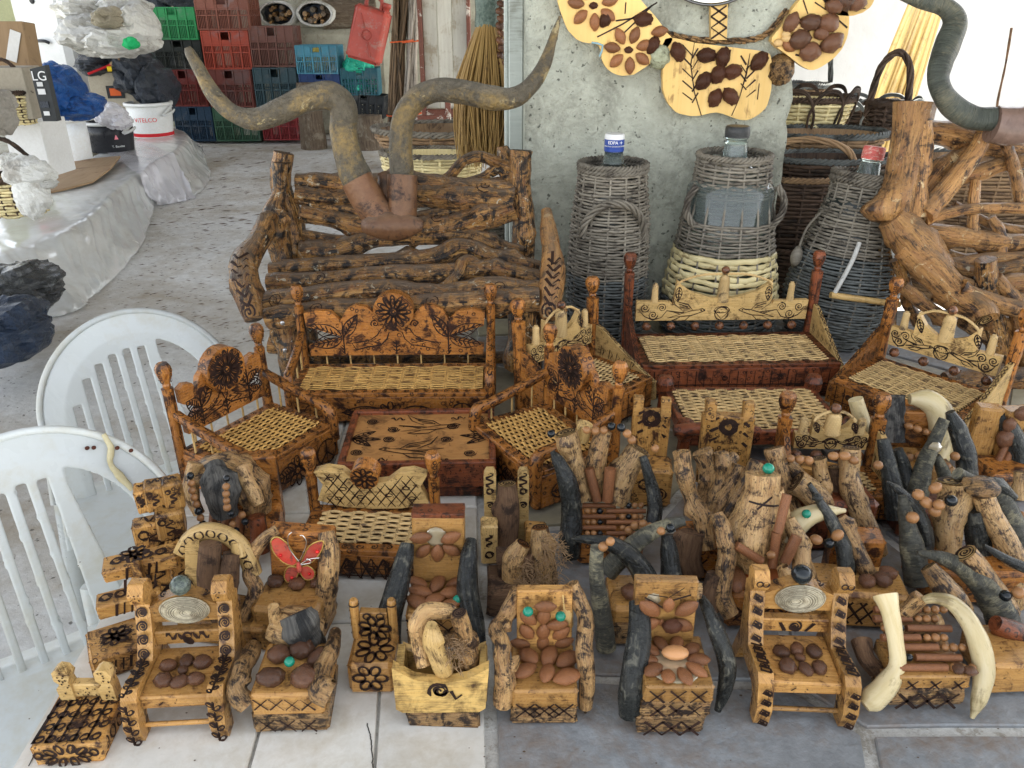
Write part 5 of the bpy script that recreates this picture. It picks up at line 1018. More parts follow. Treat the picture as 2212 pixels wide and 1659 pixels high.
limb('arm', r_, [(1232, 1262, .85, 20), (1250, 1300, .84, 20), (1265, 1340, .82, 18), (1262, 1400, .79, 19), (1268, 1460, .775, 18), (1265, 1525, .77, 16)], drift, rough=.12, freq=40, knots=3)
limb('knot', r_, [(1105, 1432, .755, 14), (1118, 1436, .752, 15)], drift, rough=.2)
limb('shoulder_stump', r_, [(1215, 1275, .84, 18), (1222, 1350, .835, 17)], pale, rough=.08)
# ---- 7: black horn arms, seed star
def horn_chair(x, y, w_, label, hb_, seat_h, arms, st_, seatm=pine):
    r_ = root('horn_arm_chair', label, 'toy chair', V((x, y, T)), group=GM, world=True); return r_
x, y = .208, .735; r_ = horn_chair(x, y, .1, 'toy chair with black horn arms, seed star back and nutshell half on its seat', 0, 0, 0, 0)
bx('lower_log', r_, (x - .004, y + .04, .016), (.088, .08, .028), drift, 0, jit=.006); bx('middle_log', r_, (x, y + .042, .044), (.090, .08, .024), drift, 0, jit=.005); bx('seat', r_, (x + .002, y + .045, .0700), (.088, .09, .027), pine)
marks(r_, [(xrow(3, .078, .010), front((x, y + .045, .070), (.088, .093, .03)), .0018), (xrow(3, .07, .012), front((x - .004, y + .04, .018), (.088, .088, .03)), .003), (xrow(3, .07, .009), front((x, y + .042, .045), (.09, .085, .03)), .0026)])
o = bx('back_board', r_, (x - .006, y + .090, .130), (.080, .014, .098), pine, rx=-.08); marks(o, [([[(-.03, .03), (-.004, .012)], [(-.03, .036), (.0, .03)], [(.002, .03), (.02, .045)], [(.004, .024), (.03, .034)]], front((x - .006, y + .086, .130), (.08, .014, .098)), .0018)])
limb('top_roll', r_, [(1400, 1282, .845, 15), (1455, 1276, .845, 14), (1512, 1280, .845, 18)], fatw, rough=.16, knots=2); b = B(); b.blob(px(1408, 1285, .83), (.017, .014, .017), 10, 8, .1, 2); part('glue', b, glue, r_)
seedsv(r_, 'a', W(x - .004, y + .078, .122), (1, 0, 0), (0, -.08, 1), [(-.024, .020, 2.4, 1.1), (0, .026, 1.57, .8), (.024, .020, .7, 1.1), (-.026, -.008, .3, 1.1), (.022, -.010, -.5), (-.006, -.006, 1.57, .4)], .033)
inst('peach_pit', ME_P[0], r_, W(x + .002, y + .070, .118), (1.3, 0, 0), .026)
seeds(r_, 'a', [(x + .034 * cos(a), y + .042 + .03 * sin(a), a, .95) for a in [i * pi / 5 for i in range(10)]], .088, .033)
b = B(); b.blob(W(x + .004, y + .048, .094), (.018, .012, .008), 12, 6); part('shell_half', b, mat('tan_nut_shell', (.52, .26, .11), None, None, rough=.3, coat=.4, bump=.2), r_); gluepad(r_, (x, y + .04), (.04, .035), .084)
limb('horn_arm', r_, [(1378, 1300, .83, 20), (1382, 1360, .80, 26), (1372, 1440, .77, 29), (1365, 1500, .755, 30), (1362, 1545, .75, 25)], hornb, rough=.06, freq=30, knots=0, flat=.8)
limb('horn_arm', r_, [(1515, 1290, .84, 8), (1530, 1320, .82, 14), (1550, 1370, .80, 19), (1570, 1430, .785, 20), (1568, 1480, .775, 17), (1550, 1535, .765, 8)], hornb, rough=.06, freq=30, knots=0)
# ---- 9: ivory horns
x, y = .548, .765; r_ = root('ivory_horn_chair', 'toy chair with two curved ivory horns and rows of cinnamon sticks, front right corner', 'toy chair', V((x, y, T)), group=GM, world=True)
b = B(); b.tube([W(x - .052, y + .03, .024), W(x + .050, y + .03, .024)], .025, 14, 4, rough=.06, flat=.9); part('base_log', b, drift, r_)
bx('seat', r_, (x + .002, y + .04, .055), (.096, .07, .022), pine); marks(r_, [(xrow(3, .08, .013), frame(W(x, y + .0035, .024), (1, 0, 0), (0, 0, 1)), .0032), (xrow(3, .09, .007), front((x + .002, y + .04, .055), (.096, .076, .022)), .0022)])
for k in range(7):
    zz = .070 + .0035 * k; yy = y + .016 + .0145 * k; a = x - .044 + (.0 if k % 2 else .006); L = .06 if k % 2 == 0 else .048
    if k in (1, 4): stick('cinnamon_stick', r_, W(a + .03, yy, zz), W(a + .09, yy - .001, zz), .006); beads(r_, [W(a - .006, yy, zz), W(a + .026, yy, zz)], .011, 'ttk')
    else: stick('cinnamon_stick', r_, W(a - .004, yy, zz), W(a + L, yy, zz), .006); beads(r_, [W(a + L + .004, yy, zz), W(a + L + .034, yy, zz)], .0115, 'tt')
seeds(r_, 'n', [(x + .034, y + .012), (x + .048, y + .008)], .072, .02)
limb('ivory_horn', r_, [(1912, 1285, .84, 28), (1925, 1330, .82, 20), (1935, 1390, .80, 17), (1938, 1440, .785, 19), (1915, 1480, .77, 26), (1885, 1510, .76, 27), (1868, 1525, .755, 14)], ivory, rough=.06, freq=25, knots=0, flat=.8)
limb('ivory_horn', r_, [(1985, 1300, .86, 8), (2020, 1292, .85, 14), (2060, 1305, .84, 20), (2095, 1345, .82, 24), (2118, 1400, .80, 28), (2125, 1450, .785, 28), (2118, 1500, .77, 22), (2100, 1550, .762, 6)], ivory, rough=.03, freq=25, knots=0, flat=.8)
limb('gnarled_knot', r_, [(1920, 1365, .88, 26), (1965, 1350, .87, 30), (2010, 1345, .87, 24), (2035, 1340, .87, 14)], fatw, rough=.3, freq=50, knots=4)
limb('root_stub', r_, [(1950, 1330, .86, 14), (1990, 1290, .86, 18)], drift, rough=.2)
limb('side_root', r_, [(1860, 1385, .84, 22), (1870, 1420, .82, 18), (1890, 1450, .81, 16)], barkb, rough=.25)
# ================================================================ second and third rows
# arch with burnt loops
x, y = -.44, .90; r_ = root('loop_arch_chair', 'toy chair with a pale arch of burnt loops over brown root columns, near the left', 'toy chair', V((x, y, T)), group=GM, world=True)
bx('base', r_, (x + .01, y + .03, .02), (.12, .07, .04), carv, rad(-12))
cent = [(393, 1195, .955), (415, 1160, .955), (455, 1147, .955), (500, 1162, .95), (530, 1195, .945), (548, 1240, .94)]
b = B(); b.tube([px(*p) for p in cent], .013, 4, 6, flat=.45, up=(0, 1, 0), sq=.0, twist=0); 
pts = [px(*p) for p in cent]; b = B(); s = b.tube(pts, .0125, 8, 6, flat=.6, up=(0, 1, 0), sq=.7); o = part('arch', b, pale, r_); bt = B()
for k in range(8): burn_tube(bt, s, [[(pi + .55 * cos(t), .08 + .115 * k + .040 * sin(t)) for t in [2 * pi * i / 10 for i in range(11)]], [(pi - .6, .05 + .115 * k), (pi + .2, .03 + .115 * k)]], .0026)
part('burnt_loops', bt, burnt, o)
b = B(); b.prism([(px(398, 1345, .94).x, px(398, 1345, .94).z), (px(430, 1345, .94).x, px(430, 1345, .94).z), (px(432, 1180, .94).x, px(432, 1170, .94).z), (px(400, 1180, .94).x, px(402, 1180, .94).z)], .94 - ORG.y, .952 - ORG.y); o = part('side_board', b, pale, r_); marks(o, [(leaf(0, 0, .06, .012, P2, 5), frame(px(416, 1310, .938), (1, 0, 0), (0, 0, 1)), .0022)])
limb('root_column', r_, [(455, 1175, .935, 24), (452, 1250, .925, 25), (460, 1340, .92, 24)], barkb, rough=.12); limb('root_column', r_, [(500, 1195, .935, 18), (492, 1260, .92, 22), (480, 1340, .91, 24)], barkb, rough=.15); limb('root_column', r_, [(512, 1170, .945, 12), (520, 1200, .94, 14)], pale)
limb('root_column', r_, [(505, 1290, .905, 14), (490, 1340, .90, 20), (486, 1375, .90, 16)], barkb, rough=.12)
o = bx('right_foot', r_, (x + .068, y + .01, .02), (.04, .05, .04), carv, rad(-10)); marks(o, [(scur(0, 0, .012), front((x + .068, y + .01, .02), (.04, .05, .04), rad(-10)), .003)])
# knobbly burnt bear of blocks (left edge)
x, y = -.556, 1.005; r_ = root('burnt_block_figure', 'toy figure of stacked squiggle burnt wood blocks at the left table edge', 'carved figure', V((x, y, T)), group=GM, world=True)
for (cx, cz, w_, d_, h_, rz) in ((-.004, .035, .075, .05, .07, 20), (.03, .05, .034, .05, .10, 24), (-.005, .10, .06, .03, .06, 20), (.02, .125, .04, .045, .05, 20), (.0, .165, .030, .03, .045, 22), (.028, .168, .028, .03, .05, 22), (-.02, .16, .02, .03, .04, 20)):
    c = (x + cx, y + cz * .25, cz); rz = rad(rz); o = bx('carved_block', r_, c, (w_, d_, h_), carv, rz, grain='z'); marks(o, [(scur(0, 0, w_ * .36, P2) + ([spiral(w_ * .2, -h_ * .2, w_ * .14, 1.5)] if w_ > .035 else []) + [circ(-w_ * .25, h_ * .22, w_ * .12)], front(c, (w_, d_, h_), rz), .003), (scur(0, 0, w_ * .3), topf(c, (w_, d_, h_), rz), .0028)])
x, y = -.545, .90; r_ = root('burnt_plank_stack', 'leaning burnt planks and a dark flower block, half hidden behind the spiral burnt shell chair', 'carved piece', V((x, y, T)), group=GM, world=True)
for c, s_, rz in (((x - .02, y - .03, .02), (.075, .07, .04), 30), ((x - .01, y + .01, .075), (.085, .035, .022), 25), ((x - .008, y + .055, .105), (.10, .04, .02), 22), ((x + .0, y + .03, .10), (.012, .03, .075), 20)):
    o = bx('plank', r_, c, s_, carv, rad(rz)); marks(o, [(flower(0, 0, .02, 7) if s_[2] > .03 else [circ(-.03 + .02 * i, 0, .007) for i in range(4)], topf(c, s_, rad(rz)), .004), ([[(-.02 + .01 * i, -.01), (-.016 + .01 * i, .01)] for i in range(5)], front(c, s_, rad(rz)), .003)])
# bark and bead chair
x, y = -.478, 1.125; r_ = root('bark_bead_chair', 'toy chair of furrowed grey bark hung with bead strings over cinnamon sticks, left', 'toy chair', V((x, y, T)), group=GM, world=True)
bx('seat', r_, (x + .02, y + .02, .03), (.11, .07, .06), varn, rad(8)); bx('back_board', r_, (x + .01, y + .07, .08), (.11, .03, .14), varn, rad(8))
b = B(); b.tube([px(420, 1035, 1.165), px(450, 1015, 1.165), px(500, 1015, 1.16), (px(550, 1060, 1.15)), px(560, 1110, 1.14)], [.026, .036, .040, .036, .026], 16, 8, rough=.26, freq=45, flat=.55); part('bark_back', b, drift, r_)
b = B(); b.tube([px(462, 1000, 1.13), px(476, 1050, 1.105), px(486, 1112, 1.10)], [.016, .030, .021], 18, 10, rough=.3, freq=55, flat=.9); part('charred_bark', b, greyb, r_)
limb('bark_ridge', r_, [(425, 1000, 1.15, 20), (412, 1060, 1.13, 16), (430, 1110, 1.12, 12)], fatw, rough=.2); limb('bark_ridge', r_, [(518, 1010, 1.14, 18), (545, 1060, 1.12, 16), (560, 1090, 1.11, 12)], fatw, rough=.2)
for u in (462, 490, 520): stick('cinnamon_stick', r_, px(u, 1105, 1.115), px(u - 8, 1185, 1.10), .0085)
limb('brown_post', r_, [(555, 1115, 1.10, 18), (565, 1190, 1.09, 20)], redw, rough=.1)
beads(r_, [px(410, 1020, 1.08), px(415, 1060, 1.075), px(430, 1110, 1.07), px(440, 1140, 1.07)], .0125, 'kttttkt'); beads(r_, [px(490, 1025, 1.075), px(488, 1060, 1.065), px(490, 1095, 1.065), px(505, 1120, 1.065)], .0128, 'kttttkt')
beads(r_, [px(500, 1125, 1.085), px(512, 1150, 1.082)], .0125, 'tkt'); beads(r_, [px(520, 1105, 1.085), px(535, 1140, 1.08)], .0125, 'tkt')
# yellow hatched sofa
r_ = sofa('yellow toy sofa with cross hatched saddle back and small flower disc, left of centre', .215, .13, .050, .165, (-.245, 1.108, T), rad(-3), '0', rows=12, cols=8, group=GM, name='hatched_sofa')
bt = B(); burn(bt, [[(-.1 + .02 * i, -.02), (-.08 + .02 * i, .02)] for i in range(10)] + [[(-.08 + .02 * i, -.02), (-.1 + .02 * i, .02)] for i in range(10)] + [circ(-.09 + .036 * i, 0, .007, .005) for i in range(6)], frame((0, -.0662, .025), (1, 0, 0), (0, 0, 1)), .002); part('burnt_hatching', bt, burnt, r_)
for sg in (-1, 1): post(r_, sg * .107, .062, 0, .172, .0105, varn, .052, sq=False, name='back_post')
out = [(-.098, .075), (-.085, .108), (-.098, .132), (-.075, .140), (-.05, .136), (-.028, .118), (0, .112), (.028, .118), (.05, .136), (.075, .140), (.098, .132), (.085, .108), (.098, .075), (.05, .062), (0, .060), (-.05, .062)]
b = B(); b.prism(out, .052, .070, wob=.002); o = part('saddle_back', b, pale, r_, bev=.002)
yb = [(-.1 + .018 * i) for i in range(12)]; bt = B(); st = []
for i in range(-5, 12):
    for sg in (-1, 1):
        seg = []
        for k in range(9):
            xx = -.1 + .018 * i + sg * .006 * k + (0 if sg > 0 else .05); zz = .066 + .008 * k
            lim = .112 + .024 * min(1, (abs(xx) / .055) ** 2)
            if abs(xx) < .086 and zz < lim: seg.append((xx, zz))
        if len(seg) > 1: st.append(seg)
st += [circ(xx, zz, .006, .003) for xx, zz in ((-.07, .12), (-.05, .10), (-.02, .085), (.03, .09), (.06, .105), (.07, .085), (-.06, .08))]
burn(bt, st, frame((0, .052, 0), (1, 0, 0), (0, 0, 1)), .0016); part('burnt_hatching', bt, burnt, o)
b = B(); b.tube([(-.008, .068, .135), (-.008, .040, .130)], .0245, 20, 1); o = part('medallion', b, varn, r_, bev=.002); bt = B(); burn(bt, flower(0, 0, .022, 8, .25), frame((-.008, .0392, .130), (1, 0, 0), (0, -.15, 1)), .003); part('burnt_flower', bt, burnt, o)
# black horn chair with seed flower
x, y = -.112, .895; r_ = root('horn_arm_chair', 'pine toy chair with big black horn arms, almond seat and one green bead', 'toy chair', V((x, y, T)), group=GM, world=True)
bx('lower_block', r_, (x + .0, y + .03, .015), (.082, .07, .03), drift, 0, jit=.003); bx('seat', r_, (x + .002, y + .035, .048), (.084, .084, .030), pine); marks(r_, [(xrow(4, .08, .010), front((x, y + .035, .048), (.084, .088, .03)), .0022)])
bx('back_board', r_, (x + .003, y + .078, .120), (.078, .018, .112), pine, rx=-.08); b = B(); b.box(W(x + .003, y + .087, .178), (.078, .03, .008), jit=.002); part('top_edge', b, redw, r_)
seedsv(r_, 'a', W(x, y + .064, .135), (1, 0, 0), (0, -.08, 1), [(-.022, .012, .2, 1.1), (.022, .012, .5, 1.1), (-.02, -.014, .9), (.001, -.018, 1.5, 1.1), (.022, -.012, -.6)], .031); b = B(); b.blob(W(x, y + .068, .145), (.016, .003, .018), 10, 6); part('glue', b, glue, r_)
seeds(r_, 'a', [(x - .026, y + .014, -.4, 1.1), (x + .0, y + .02, .5), (x + .024, y + .010, .2, .95), (x - .024, y + .036, -.2, 1.1), (x + .024, y + .034, .3, 1.1), (x - .03, y + .058, -.5), (x + .0, y + .054, 1.2, 1.1), (x + .028, y + .058, .3)], .070, .034); inst('bead', ME_G, r_, W(x + .033, y + .014, .074), (0, 0, 0), .0145)
limb('horn_arm', r_, [(880, 1175, .96, 15), (872, 1215, .94, 21), (855, 1280, .91, 27), (840, 1340, .89, 28), (843, 1400, .87, 25)], hornb, rough=.05, freq=30, knots=0)
limb('horn_arm', r_, [(1018, 1165, .965, 12), (1012, 1210, .94, 20), (1010, 1270, .92, 24), (1022, 1340, .895, 24), (1036, 1400, .87, 16)], hornb, rough=.05, freq=30, knots=0)
# tall S boards piece
x, y = -.02, 1.10; r_ = root('snake_post_chair', 'narrow toy chair of two pale posts with burnt snake lines beside a round log', 'toy chair', V((x, y, T)), group=GM, world=True)
for u0, u1, Y in ((1046, 1072, 1.125), (1118, 1142, 1.13)):
    p0, p1 = px(u0, 1110, Y), px(u1, 1110, Y); zt, zb = px(u0, 1020, Y).z, -.0
    b = B(); xm = (p0.x + p1.x) / 2; hw = (p1.x - p0.x) / 2; b.prism([(xm - hw, zb), (xm + hw, zb), (xm + hw, zt - .008), (xm + hw * .6, zt), (xm - hw * .6, zt), (xm - hw, zt - .008)], p0.y, p0.y + .018); o = part('flat_post', b, pale, r_, grain='z', bev=.0015); marks(o, [(scur(0, .03, .014, P2) + [circ(0, .008, .005), spiral(0, -.02, .007, 1.4)], frame(V((xm, p0.y - .0006, zt - .045)), (1, 0, 0), (0, 0, 1)), .003)])
limb('centre_log', r_, [(1095, 1045, 1.13, 20), (1098, 1110, 1.12, 24), (1092, 1180, 1.11, 26)], barkb, rough=.14, cut=(0, pale))
c = (x - .018, y - .0, .038); o = bx('front_block', r_, c, (.028, .03, .076), pale, 0, grain='z'); marks(o, [(scur(0, .01, .012, P2) + [circ(0, -.018, .006)], front(c, (.028, .03, .076)), .0032)])
bx('side_block', r_, (x + .06, y + .012, .03), (.035, .03, .06), carv)
# mossy stumps
x, y = .022, .965; r_ = root('mossy_stump_seat', 'two slanting burnt stumps with dry root hair standing on bark covered blocks', 'carved piece', V((x, y, T)), group=GM, world=True)
bx('bark_block', r_, (x - .006, y + .03, .020), (.108, .085, .04), barkb, 0, jit=.004); bx('bark_block', r_, (x + .0, y + .06, .052), (.092, .05, .024), barkb, 0, jit=.004)
limb('stump', r_, [(1130, 1175, 1.01, 17), (1110, 1210, 1.005, 25), (1110, 1265, 1.0, 28)], fatw, rough=.08, freq=50, cut=(0, varn)); limb('stump', r_, [(1166, 1140, 1.02, 19), (1170, 1190, 1.01, 24), (1180, 1260, 1.0, 26)], fatw, rough=.08, freq=50, cut=(0, varn)); limb('stump', r_, [(1140, 1195, 1.01, 16), (1145, 1260, 1.0, 20)], barkb, rough=.2)
fuzz(r_, [(1192, 1170, 1.0, 20), (1195, 1200, 1.0, 22), (1145, 1225, .99, 18), (1130, 1260, .98, 20), (1190, 1250, .985, 22), (1150, 1262, .98, 22)], 420, .0005, .016)
# crowned chair with black horns, bead garland, sticks
x, y = .165, 1.09; r_ = root('crowned_horn_chair', 'toy throne with three pale stumps under a bead garland, cinnamon stick seat and black horns', 'toy throne', V((x, y, T)), group=GM, world=True)
bx('seat', r_, (x + .0, y + .035, .030), (.110, .09, .055), varn); marks(r_, [([[(-.04, -.01), (-.01, -.004)], [(0, -.012), (.03, .008)]], front((x, y + .035, .035), (.11, .093, .05)), .002)])
limb('crown_stump', r_, [(1222, 935, 1.17, 26), (1238, 990, 1.16, 22), (1262, 1080, 1.14, 18)], fatw, rough=.12, freq=50, knots=2, cut=(0, pale)); limb('crown_stump', r_, [(1305, 930, 1.185, 18), (1290, 985, 1.17, 22), (1285, 1080, 1.15, 19)], drift, rough=.12, freq=50); limb('crown_stump', r_, [(1380, 970, 1.17, 26), (1352, 1020, 1.16, 26), (1328, 1085, 1.145, 28)], fatw, rough=.12, freq=50, cut=(0, pale), x=((P2, .4, .008),)); limb('crown_stump', r_, [(1265, 915, 1.2, 16), (1255, 950, 1.2, 17)], pale, rough=.1)
beads(r_, [px(1182, 936, 1.16), px(1200, 938, 1.155)], .014, 'kt'); beads(r_, [px(1258, 928, 1.16), px(1300, 932, 1.158), px(1330, 916, 1.158)], .0145, 'tttktk'); beads(r_, [px(1334, 918, 1.155), px(1350, 930, 1.152), px(1366, 952, 1.15)], .0145, 'kttk'); beads(r_, [px(1410, 962, 1.15), px(1420, 975, 1.15)], .015, 'tk')
stick('cinnamon_stick', r_, px(1272, 1012, 1.145), px(1290, 1082, 1.13), .010); stick('cinnamon_stick', r_, px(1318, 1012, 1.14), px(1312, 1082, 1.13), .0115)
for k in range(7):
    v = 1092 + 12 * k; Y = 1.135 - .0095 * k
    if k in (1, 3, 5): beads(r_, [px(1262, v, Y), px(1305, v, Y)], .0105, 'tktt'[::-1]); stick('cinnamon_stick', r_, px(1310, v, Y), px(1395, v, Y), .0048)
    else: stick('cinnamon_stick', r_, px(1258, v, Y), px(1330, v, Y), .0052); beads(r_, [px(1338, v, Y), px(1395, v, Y)], .0105, 'tkg' if k == 4 else 'tkt')
beads(r_, [px(1352, 1150, 1.07), px(1372, 1135, 1.065), px(1395, 1130, 1.06), px(1412, 1145, 1.06)], .0145, 'tttt', 0)
limb('horn_arm', r_, [(1192, 975, 1.13, 5), (1208, 1000, 1.12, 15), (1228, 1050, 1.11, 22), (1235, 1110, 1.10, 23), (1232, 1165, 1.08, 25), (1235, 1205, 1.07, 18)], hornb, rough=.05, freq=30, knots=0)
limb('horn_arm', r_, [(1388, 985, 1.14, 9), (1398, 1015, 1.13, 11), (1410, 1060, 1.12, 15), (1415, 1100, 1.10, 17), (1408, 1140, 1.08, 16)], hornb, rough=.08, freq=40, knots=0)
# crossed dark horns
x, y = .175, .895; r_ = root('crossed_horn_chair', 'toy chair with two dark horns crossing like swords above a pine seat, centre', 'toy chair', V((x, y, T)), group=GM, world=True)
bx('seat', r_, (x + .02, y + .045, .035), (.10, .08, .06), pine); bx('log_base', r_, (x - .02, y + .03, .02), (.06, .06, .04), drift, jit=.004)
seeds(r_, 'n', [(x + .02, y + .02), (x + .0, y + .03)], .074, .034)
limb('crossed_horn', r_, [(1235, 1164, .955, 4), (1270, 1165, .95, 10), (1320, 1175, .945, 17), (1365, 1205, .94, 22), (1395, 1250, .935, 27), (1400, 1300, .93, 27)], hornb, rough=.05, freq=40, knots=0)
limb('crossed_horn', r_, [(1480, 1125, .975, 10), (1440, 1135, .975, 14), (1390, 1160, .97, 19), (1350, 1195, .965, 22), (1310, 1235, .96, 24)], horng, rough=.05, freq=40, knots=0)
limb('dark_stick', r_, [(1290, 1180, .91, 14), (1288, 1240, .90, 16), (1300, 1320, .89, 20), (1310, 1400, .88, 22)], horng, rough=.06)
limb('horn_arm', r_, [(1440, 1155, .98, 12), (1446, 1200, .965, 20), (1452, 1260, .95, 24), (1462, 1300, .94, 24)], hornb, rough=.06)
beads(r_, [px(1292, 1182, .895), px(1310, 1180, .895), px(1322, 1165, .895)], .014, 'tttk'); beads(r_, [px(1418, 1150, .945), px(1450, 1140, .945)], .014, 'tkk')
"""END4"""
# ---- curly driftwood chair
x, y = .335, 1.05; r_ = root('curly_driftwood_chair', 'toy chair of twisted upright driftwood roots, right of the bead crowned throne', 'toy chair', V((x, y, T)), group=GM, world=True)
bx('seat', r_, (x + .005, y + .03, .035), (.12, .08, .065), varn); marks(r_, [(xrow(3, .11, .012), front((x + .005, y + .03, .035), (.12, .084, .065)), .0025)])
seeds(r_, 'a', [(x - .02, y + .02, .5, 1.3), (x + .02, y + .03, 1.2, 1.3)], .074, .04); stick('cinnamon_stick', r_, px(1612, 1110, 1.09), px(1600, 1150, 1.07), .009)
for pts in ([(1472, 975, 1.10, 20), (1478, 1020, 1.09, 19), (1492, 1070, 1.08, 18), (1515, 1120, 1.06, 20), (1525, 1185, 1.04, 22)], [(1515, 975, 1.14, 22), (1530, 1020, 1.13, 20), (1520, 1070, 1.12, 16), (1510, 1110, 1.11, 16)], [(1558, 978, 1.13, 16), (1560, 1030, 1.12, 17), (1545, 1075, 1.11, 20), (1535, 1110, 1.10, 18)], [(1600, 1005, 1.12, 18), (1585, 1040, 1.11, 17), (1560, 1080, 1.10, 20), (1545, 1115, 1.09, 20)], [(1588, 985, 1.14, 12), (1575, 1000, 1.13, 14), (1572, 1025, 1.12, 12)], [(1640, 1000, 1.11, 20), (1622, 1030, 1.10, 18), (1590, 1085, 1.09, 22), (1570, 1120, 1.08, 20)]): limb('twisted_root', r_, pts, drift, rough=.18, freq=50, knots=3)
limb('side_root', r_, [(1500, 1150, 1.04, 24), (1490, 1200, 1.03, 26), (1500, 1245, 1.02, 22)], barkb, rough=.2)
# ---- fat driftwood throne with orange seat
x, y = .375, .93; r_ = root('fat_driftwood_throne', 'toy throne of one fat pitted driftwood limb ringed with burnt lines, orange seat below', 'toy throne', V((x, y, T)), group=GM, world=True)
bx('seat', r_, (x + .0, y + .04, .035), (.105, .085, .065), varn); b = B(); b.box(W(x, y + .045, .070), (.07, .07, .006)); part('orange_pad', b, mat('matt_orange_board', (.50, .16, .045), (.42, .12, .035), None, rough=.6, bump=.1), r_); marks(r_, [(xrow(3, .09, .014), front((x, y + .04, .035), (.105, .089, .065)), .0022)])
seeds(r_, 'a', [(x - .04, y + .02, 1.4, 1.4)], .078, .04); inst('nut', ME_N[1], r_, W(x + .005, y + .07, .078), (0, 0, 0), .022)
s = limb('fat_limb', r_, [(1648, 1022, 1.03, 37), (1645, 1065, 1.02, 38), (1635, 1110, 1.01, 46), (1620, 1160, .995, 48), (1628, 1225, .98, 38)], fatw, rough=.1, freq=40, knots=3, n=16, flat=1.0)
bt = B(); burn_tube(bt, s, [[(P2 * 2 + d, l) for d in (-.9, -.45, 0, .45, .9)] for l in (.28, .45, .62, .8)] + [[(pi - .3, .2), (pi + .4, .34)]], .003); part('burnt_rings', bt, burnt, r_)
limb('thin_limb', r_, [(1672, 1060, 1.02, 20), (1690, 1110, 1.01, 18), (1688, 1170, 1.0, 20), (1680, 1215, .99, 18)], fatw, rough=.12, freq=40)
stick('cinnamon_stick', r_, px(1700, 1068, .985), px(1680, 1150, .965), .0085); stick('cinnamon_stick', r_, px(1678, 1150, .965), px(1668, 1225, .95), .0085); stick('cinnamon_stick', r_, px(1590, 1178, .95), px(1645, 1212, .945), .008); stick('cinnamon_stick', r_, px(1722, 1158, .955), px(1695, 1215, .945), .0095)
beads(r_, [px(1655, 1200, .935), px(1675, 1198, .935)], .014, 't'); inst('bead', ME_G, r_, px(1660, 1012, 1.03), (0, 0, 0), .018)
limb('arm', r_, [(1548, 1108, .985, 13), (1562, 1145, .97, 19), (1572, 1190, .955, 21), (1565, 1240, .94, 20), (1560, 1290, .925, 22), (1580, 1330, .91, 18)], drift, rough=.1, freq=40, knots=2)
limb('arm', r_, [(1705, 1120, .99, 12), (1722, 1160, .975, 18), (1732, 1210, .955, 20), (1732, 1262, .935, 16)], fatw, rough=.08, freq=40)
limb('side_knot', r_, [(1545, 1240, .94, 20), (1535, 1290, .93, 24), (1548, 1320, .92, 20)], barkb, rough=.2); limb('bone_root', r_, [(1690, 1225, .93, 12), (1706, 1265, .92, 18), (1720, 1290, .91, 14)], fatw, rough=.1)
# ---- small woven cone chair with driftwood in front
r_ = sofa('small toy chair crowned with three woven cones and a ball, behind leaning driftwood', .17, .11, .05, .205, (.60, 1.255, T), rad(-2), 'B', rows=10, cols=8, cat='toy chair', name='cone_crowned_chair', group=GM, body=varn)
x, y = .555, 1.12; r_ = root('driftwood_beaded_chair', 'toy chair of leaning cut branches joined by a string of tan beads, below the cones', 'toy chair', V((x, y, T)), group=GM, world=True)
bx('seat', r_, (x, y + .04, .05), (.13, .08, .10), redw)
for pts, m_ in (([(1672, 968, 1.17, 22), (1685, 1020, 1.15, 20), (1700, 1080, 1.13, 24), (1722, 1130, 1.11, 24)], drift), ([(1700, 1000, 1.17, 16), (1730, 1035, 1.16, 18), (1770, 1080, 1.15, 16)], drift), ([(1768, 990, 1.17, 17), (1775, 1030, 1.16, 17), (1782, 1068, 1.15, 14)], fatw), ([(1720, 1040, 1.12, 28), (1755, 1065, 1.11, 28), (1780, 1095, 1.10, 22)], fatw), ([(1838, 968, 1.17, 20), (1835, 1010, 1.16, 22), (1838, 1060, 1.14, 24), (1865, 1120, 1.11, 22), (1890, 1175, 1.08, 22), (1905, 1200, 1.07, 14)], fatw), ([(1805, 1010, 1.18, 18), (1808, 1080, 1.16, 18), (1805, 1110, 1.15, 18)], barkb)): limb('cut_branch', r_, pts, m_, rough=.13, freq=45, knots=2, cut=(0, fatw), x=((P2 * 2, .5, .007),) if m_ is fatw else ())
beads(r_, [px(1698, 990, 1.145), px(1750, 995, 1.145)], .0155, 'tttt'); beads(r_, [px(1790, 985, 1.145), px(1825, 985, 1.145), px(1855, 1000, 1.145)], .0155, 'o'); beads(r_, [px(1888, 1002, 1.14), px(1905, 1008, 1.14)], .0155, 'tk')
# ---- ivory and black bark chair in front
x, y = .50, .955; r_ = root('black_plank_chair', 'toy chair with a charred black plank, ivory crescent and bead string between branch arms', 'toy chair', V((x, y, T)), group=GM, world=True)
bx('seat', r_, (x + .02, y + .01, .035), (.15, .075, .065), pine, rad(-6)); marks(r_, [([[(-.06 + .02 * i, -.02), (-.03 + .02 * i, .02)] for i in range(4)] + [[(-.03 + .02 * i, -.02), (-.06 + .02 * i, .02)] for i in range(4)], front((x + .02, y + .01, .035), (.15, .08, .06), rad(-6)), .003)])
bx('back_block', r_, (x + .05, y + .085, .055), (.08, .04, .085), varn, rad(-6)); seeds(r_, 'n', [(x + .03, y - .01), (x + .055, y - .005), (x + .0, y + .0), (x + .07, y + .01)], .078, .032)
limb('ivory_crescent', r_, [(1698, 1170, 1.0, 24), (1722, 1130, 1.01, 26), (1765, 1108, 1.02, 20), (1825, 1103, 1.03, 5)], ivory, rough=.03, knots=0); limb('ivory_crescent', r_, [(1722, 1160, .99, 10), (1735, 1195, .98, 6)], ivory, rough=.02, knots=0)
